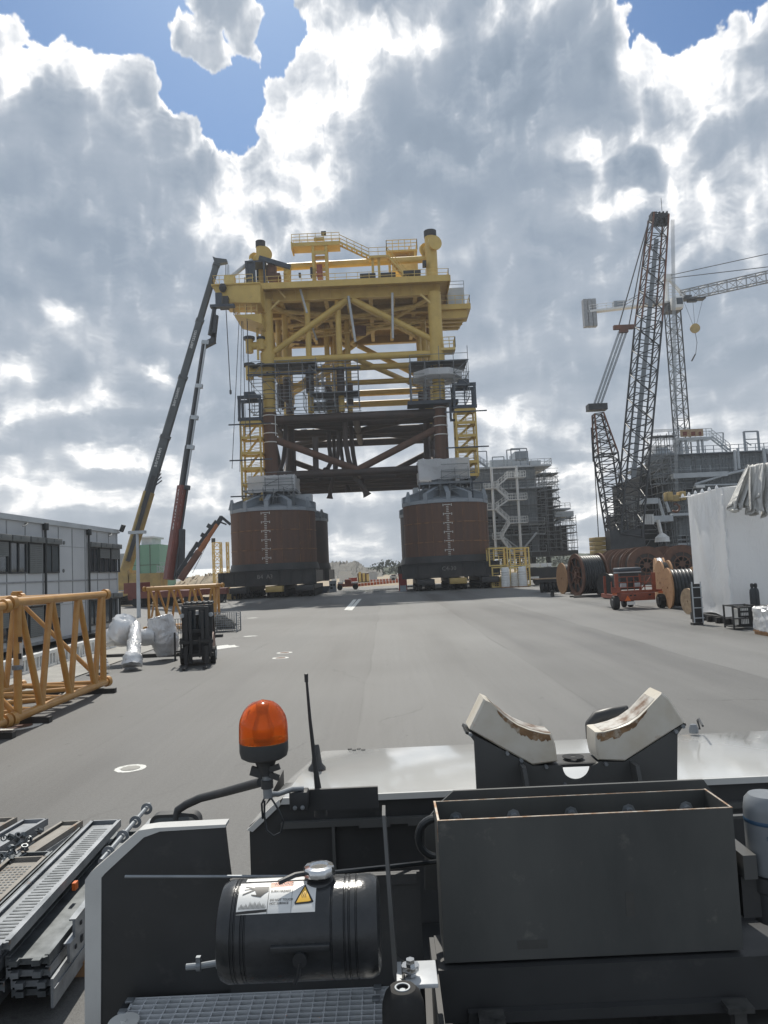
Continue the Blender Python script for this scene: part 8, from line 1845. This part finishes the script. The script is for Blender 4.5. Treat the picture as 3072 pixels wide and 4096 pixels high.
poly([(121, 2), (208, 0), (208, 16), (121, 18)], 'label_red', 'warning_header', .0012)
m_ = MB(); add([(222, 84-14), (258, 12), (296, 70-2), (292, 73), (225, 76)], .0012); m_.build('triangle_border', 'label_black', lb)
m_ = MB(); add([(229, 70), (258, 20), (288, 67)], .0018); m_.build('triangle_field', 'label_yellow', lb)
m_ = MB()
for k in range(3):
    u = 249+k*7
    for (va, vb, du) in ((38, 44, 2), (44, 50, -2), (50, 56, 2)): add([(u, va), (u+1.8, va), (u+du+1.8, vb), (u+du, vb)], .0024)
add([(240, 61), (276, 59), (276, 61), (240, 63)], .0024); m_.build('heat_symbol', 'label_black', lb)
def ctext(s_, size, u, v, mt, name='label_text'):
    cu = bpy.data.curves.new(name, 'FONT'); cu.body = s_; cu.size = size; cu.resolution_u = 2; t = bpy.data.objects.new(name, cu); C.objects.link(t); cu.offset = .06*size*.0+.0001
    dg = bpy.context.evaluated_depsgraph_get(); me = bpy.data.meshes.new_from_object(t.evaluated_get(dg)); C.objects.unlink(t); bpy.data.objects.remove(t)
    off = V(lb['_w'])
    for vx in me.vertices: vx.co = cyl(S(975+u)+vx.co.x, ang(v-vx.co.y/.000736), .0018)-off
    me.materials.clear(); me.materials.append(MT[mt]); o = bpy.data.objects.new(name, me); C.objects.link(o); o.parent = lb
ctext('WARNING', .0105, 134, 13, 'label_black'); ctext('BURN HAZARD', .0075, 126, 34, 'label_black'); ctext('DO NOT TOUCH', .0075, 126, 62, 'label_black'); ctext('HOT SURFACE', .0075, 126, 73, 'label_black')
patch(S(992), S(1225), 88, 99, 'label_white', 'warning_label', .0008)
m_ = MB(); a_ = A(1205, 3725, 1.92); m_.bev(a_.x-.08, a_.x+.07, YT-rt-.012, YT-rt+.03, zc_+.0, zc_+.016, .003); m_.tube((a_.x-.005, YT-rt-.02, zc_-.015), (a_.x-.005, YT-rt+.02, zc_-.015), .018, n=16); m_.path([(a_.x-.005, YT-rt-.018, zc_-.02), (a_.x-.01, YT-rt-.02, zc_-.05), (a_.x-.02, YT-rt-.015, zc_-.07)], .005, n=8); m_.build('sight_fitting', 'tank_black', tk)
m_ = MB(); m_.path([A(1115, 3530, 2.0), A(1180, 3500, 2.02), A(1240, 3490, 2.04)], .007, n=8); m_.path([A(1335, 3492, 2.2), A(1560, 3468, 2.4), A(1750, 3446, 2.52)], .008, n=8); m_.build('coolant_hose', 'cable_black', tk)
# bracket right of the tank
m_ = MB(); m_.prism([A(1528, 3262, 2.35), A(1541, 3262, 2.35), A(1590, 3900, 2.1), A(1622, 3925, 2.05), A(1600, 3990, 2.05), A(1572, 3900, 2.1)], (0, .10, 0)); m_.build('upright_bracket', 'dusty_black', cv)
q = A(1660, 3905, 2.08); m_ = MB(); m_.bev(q.x-.05, q.x+.06, 2.04, 2.16, q.z-.012, q.z, .003); m_.build('bracket_foot', 'grate_steel', cv)
q = A(1642, 3870, 2.08); m_ = MB(); m_.lathe([(0, .022), (.012, .022), (.013, .016), (.013, .008), (.024, .008), (.025, .0), (.025, -.004), (.016, -.012), (.016, -.02)], q, n=6); m_.lathe([(0, .006), (.024, .006), (.024, .001), (0, .001)], q, n=22); m_.build('hex_bolt', 'chrome', cv)
q = A(1690, 4040, 2.0); m_ = MB(); m_.bb(q.x-.13, q.x+.03, 1.8, 2.2, 1.795, 1.80); m_.build('mount_plate', 'fender_white', cv)
q = A(1610, 3960, 1.97); m_ = MB(); r = .047; m_.lathe([(0, .0), (r*.28, 0), (r*.3, .006), (r*.72, .006), (r*.95, -.006), (r*1.12, -.03), (r*1.16, -.045), (r*1.18, -.10), (r*1.1, -.125), (0, -.125)], q, n=26); m_.build('rubber_mount', 'rubber', cv)
m_ = MB(); m_.lathe([(r*.32, .0065), (r*.34, .008), (r*.42, .008), (r*.44, .0065)], q, n=26); m_.lathe([(0, .001), (.008, .001)], q, n=6); m_.build('mount_washer', 'galvanised', cv)
# walkway grating
zg = 1.80; gx0, gx1, gy0, gy1 = -.845, .045, 1.75, 2.415
m_ = MB(); x = gx0
while x <= gx1+.001: m_.bb(x-.0018, x+.0018, gy0, gy1, zg-.025, zg); x += .0375
gr = m_.build('grating', 'grate_steel', cv)
m_ = MB(); y = gy0
while y <= gy1: m_.bb(gx0, gx1, y-.0016, y+.0016, zg-.012, zg+.0006); y += .0262
m_.bb(gx0-.004, gx0-.0013, gy0, gy1, zg-.03, zg+.001); m_.bb(gx0, gx1, gy1+.002, gy1+.005, zg-.03, zg+.001); m_.build('grating_crossbar', 'grate_steel', gr)
m_ = MB()
for (px, py) in ((520, 4002), (490, 4047), (1510, 3950), (1505, 3995)): q = G(px, py, zg+.004); m_.bev(q.x-.012, q.x+.012, q.y-.012, q.y+.012, zg+.001, zg+.008, .002)
m_.build('grating_clip', 'galvanised', gr)
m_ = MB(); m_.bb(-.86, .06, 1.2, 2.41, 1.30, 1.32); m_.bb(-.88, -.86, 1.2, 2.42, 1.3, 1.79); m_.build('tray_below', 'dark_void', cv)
q = G(495, 4086, zg+.003); m_ = MB(); m_.lathe([(0, .006), (.008, .006), (.009, .003), (.044, .003), (.046, 0)], (q.x, q.y, zg+.002), n=28); m_.build('round_washer', 'fender_white', cv)
# ------------------------------------------------------------------ haze
hz = MB(); hz.bb(-700, 700, -70, 900, -2, 75); hm = bpy.data.materials.new('haze'); hm.use_nodes = True; t = NT(hm.node_tree); t.n.remove(t.n['Principled BSDF'])
vol = t.node('ShaderNodeVolumePrincipled', {'Color': (.86, .90, .95, 1), 'Density': HAZE, 'Anisotropy': .2}); t.l.new(vol.outputs[0], t.n['Material Output'].inputs['Volume']); MT['haze'] = hm
o = hz.build('haze', 'haze'); o['kind'] = 'stuff'; o['label'] = 'thin pale haze over the yard'
for o in bpy.data.objects:
    if '_w' in o: del o['_w']
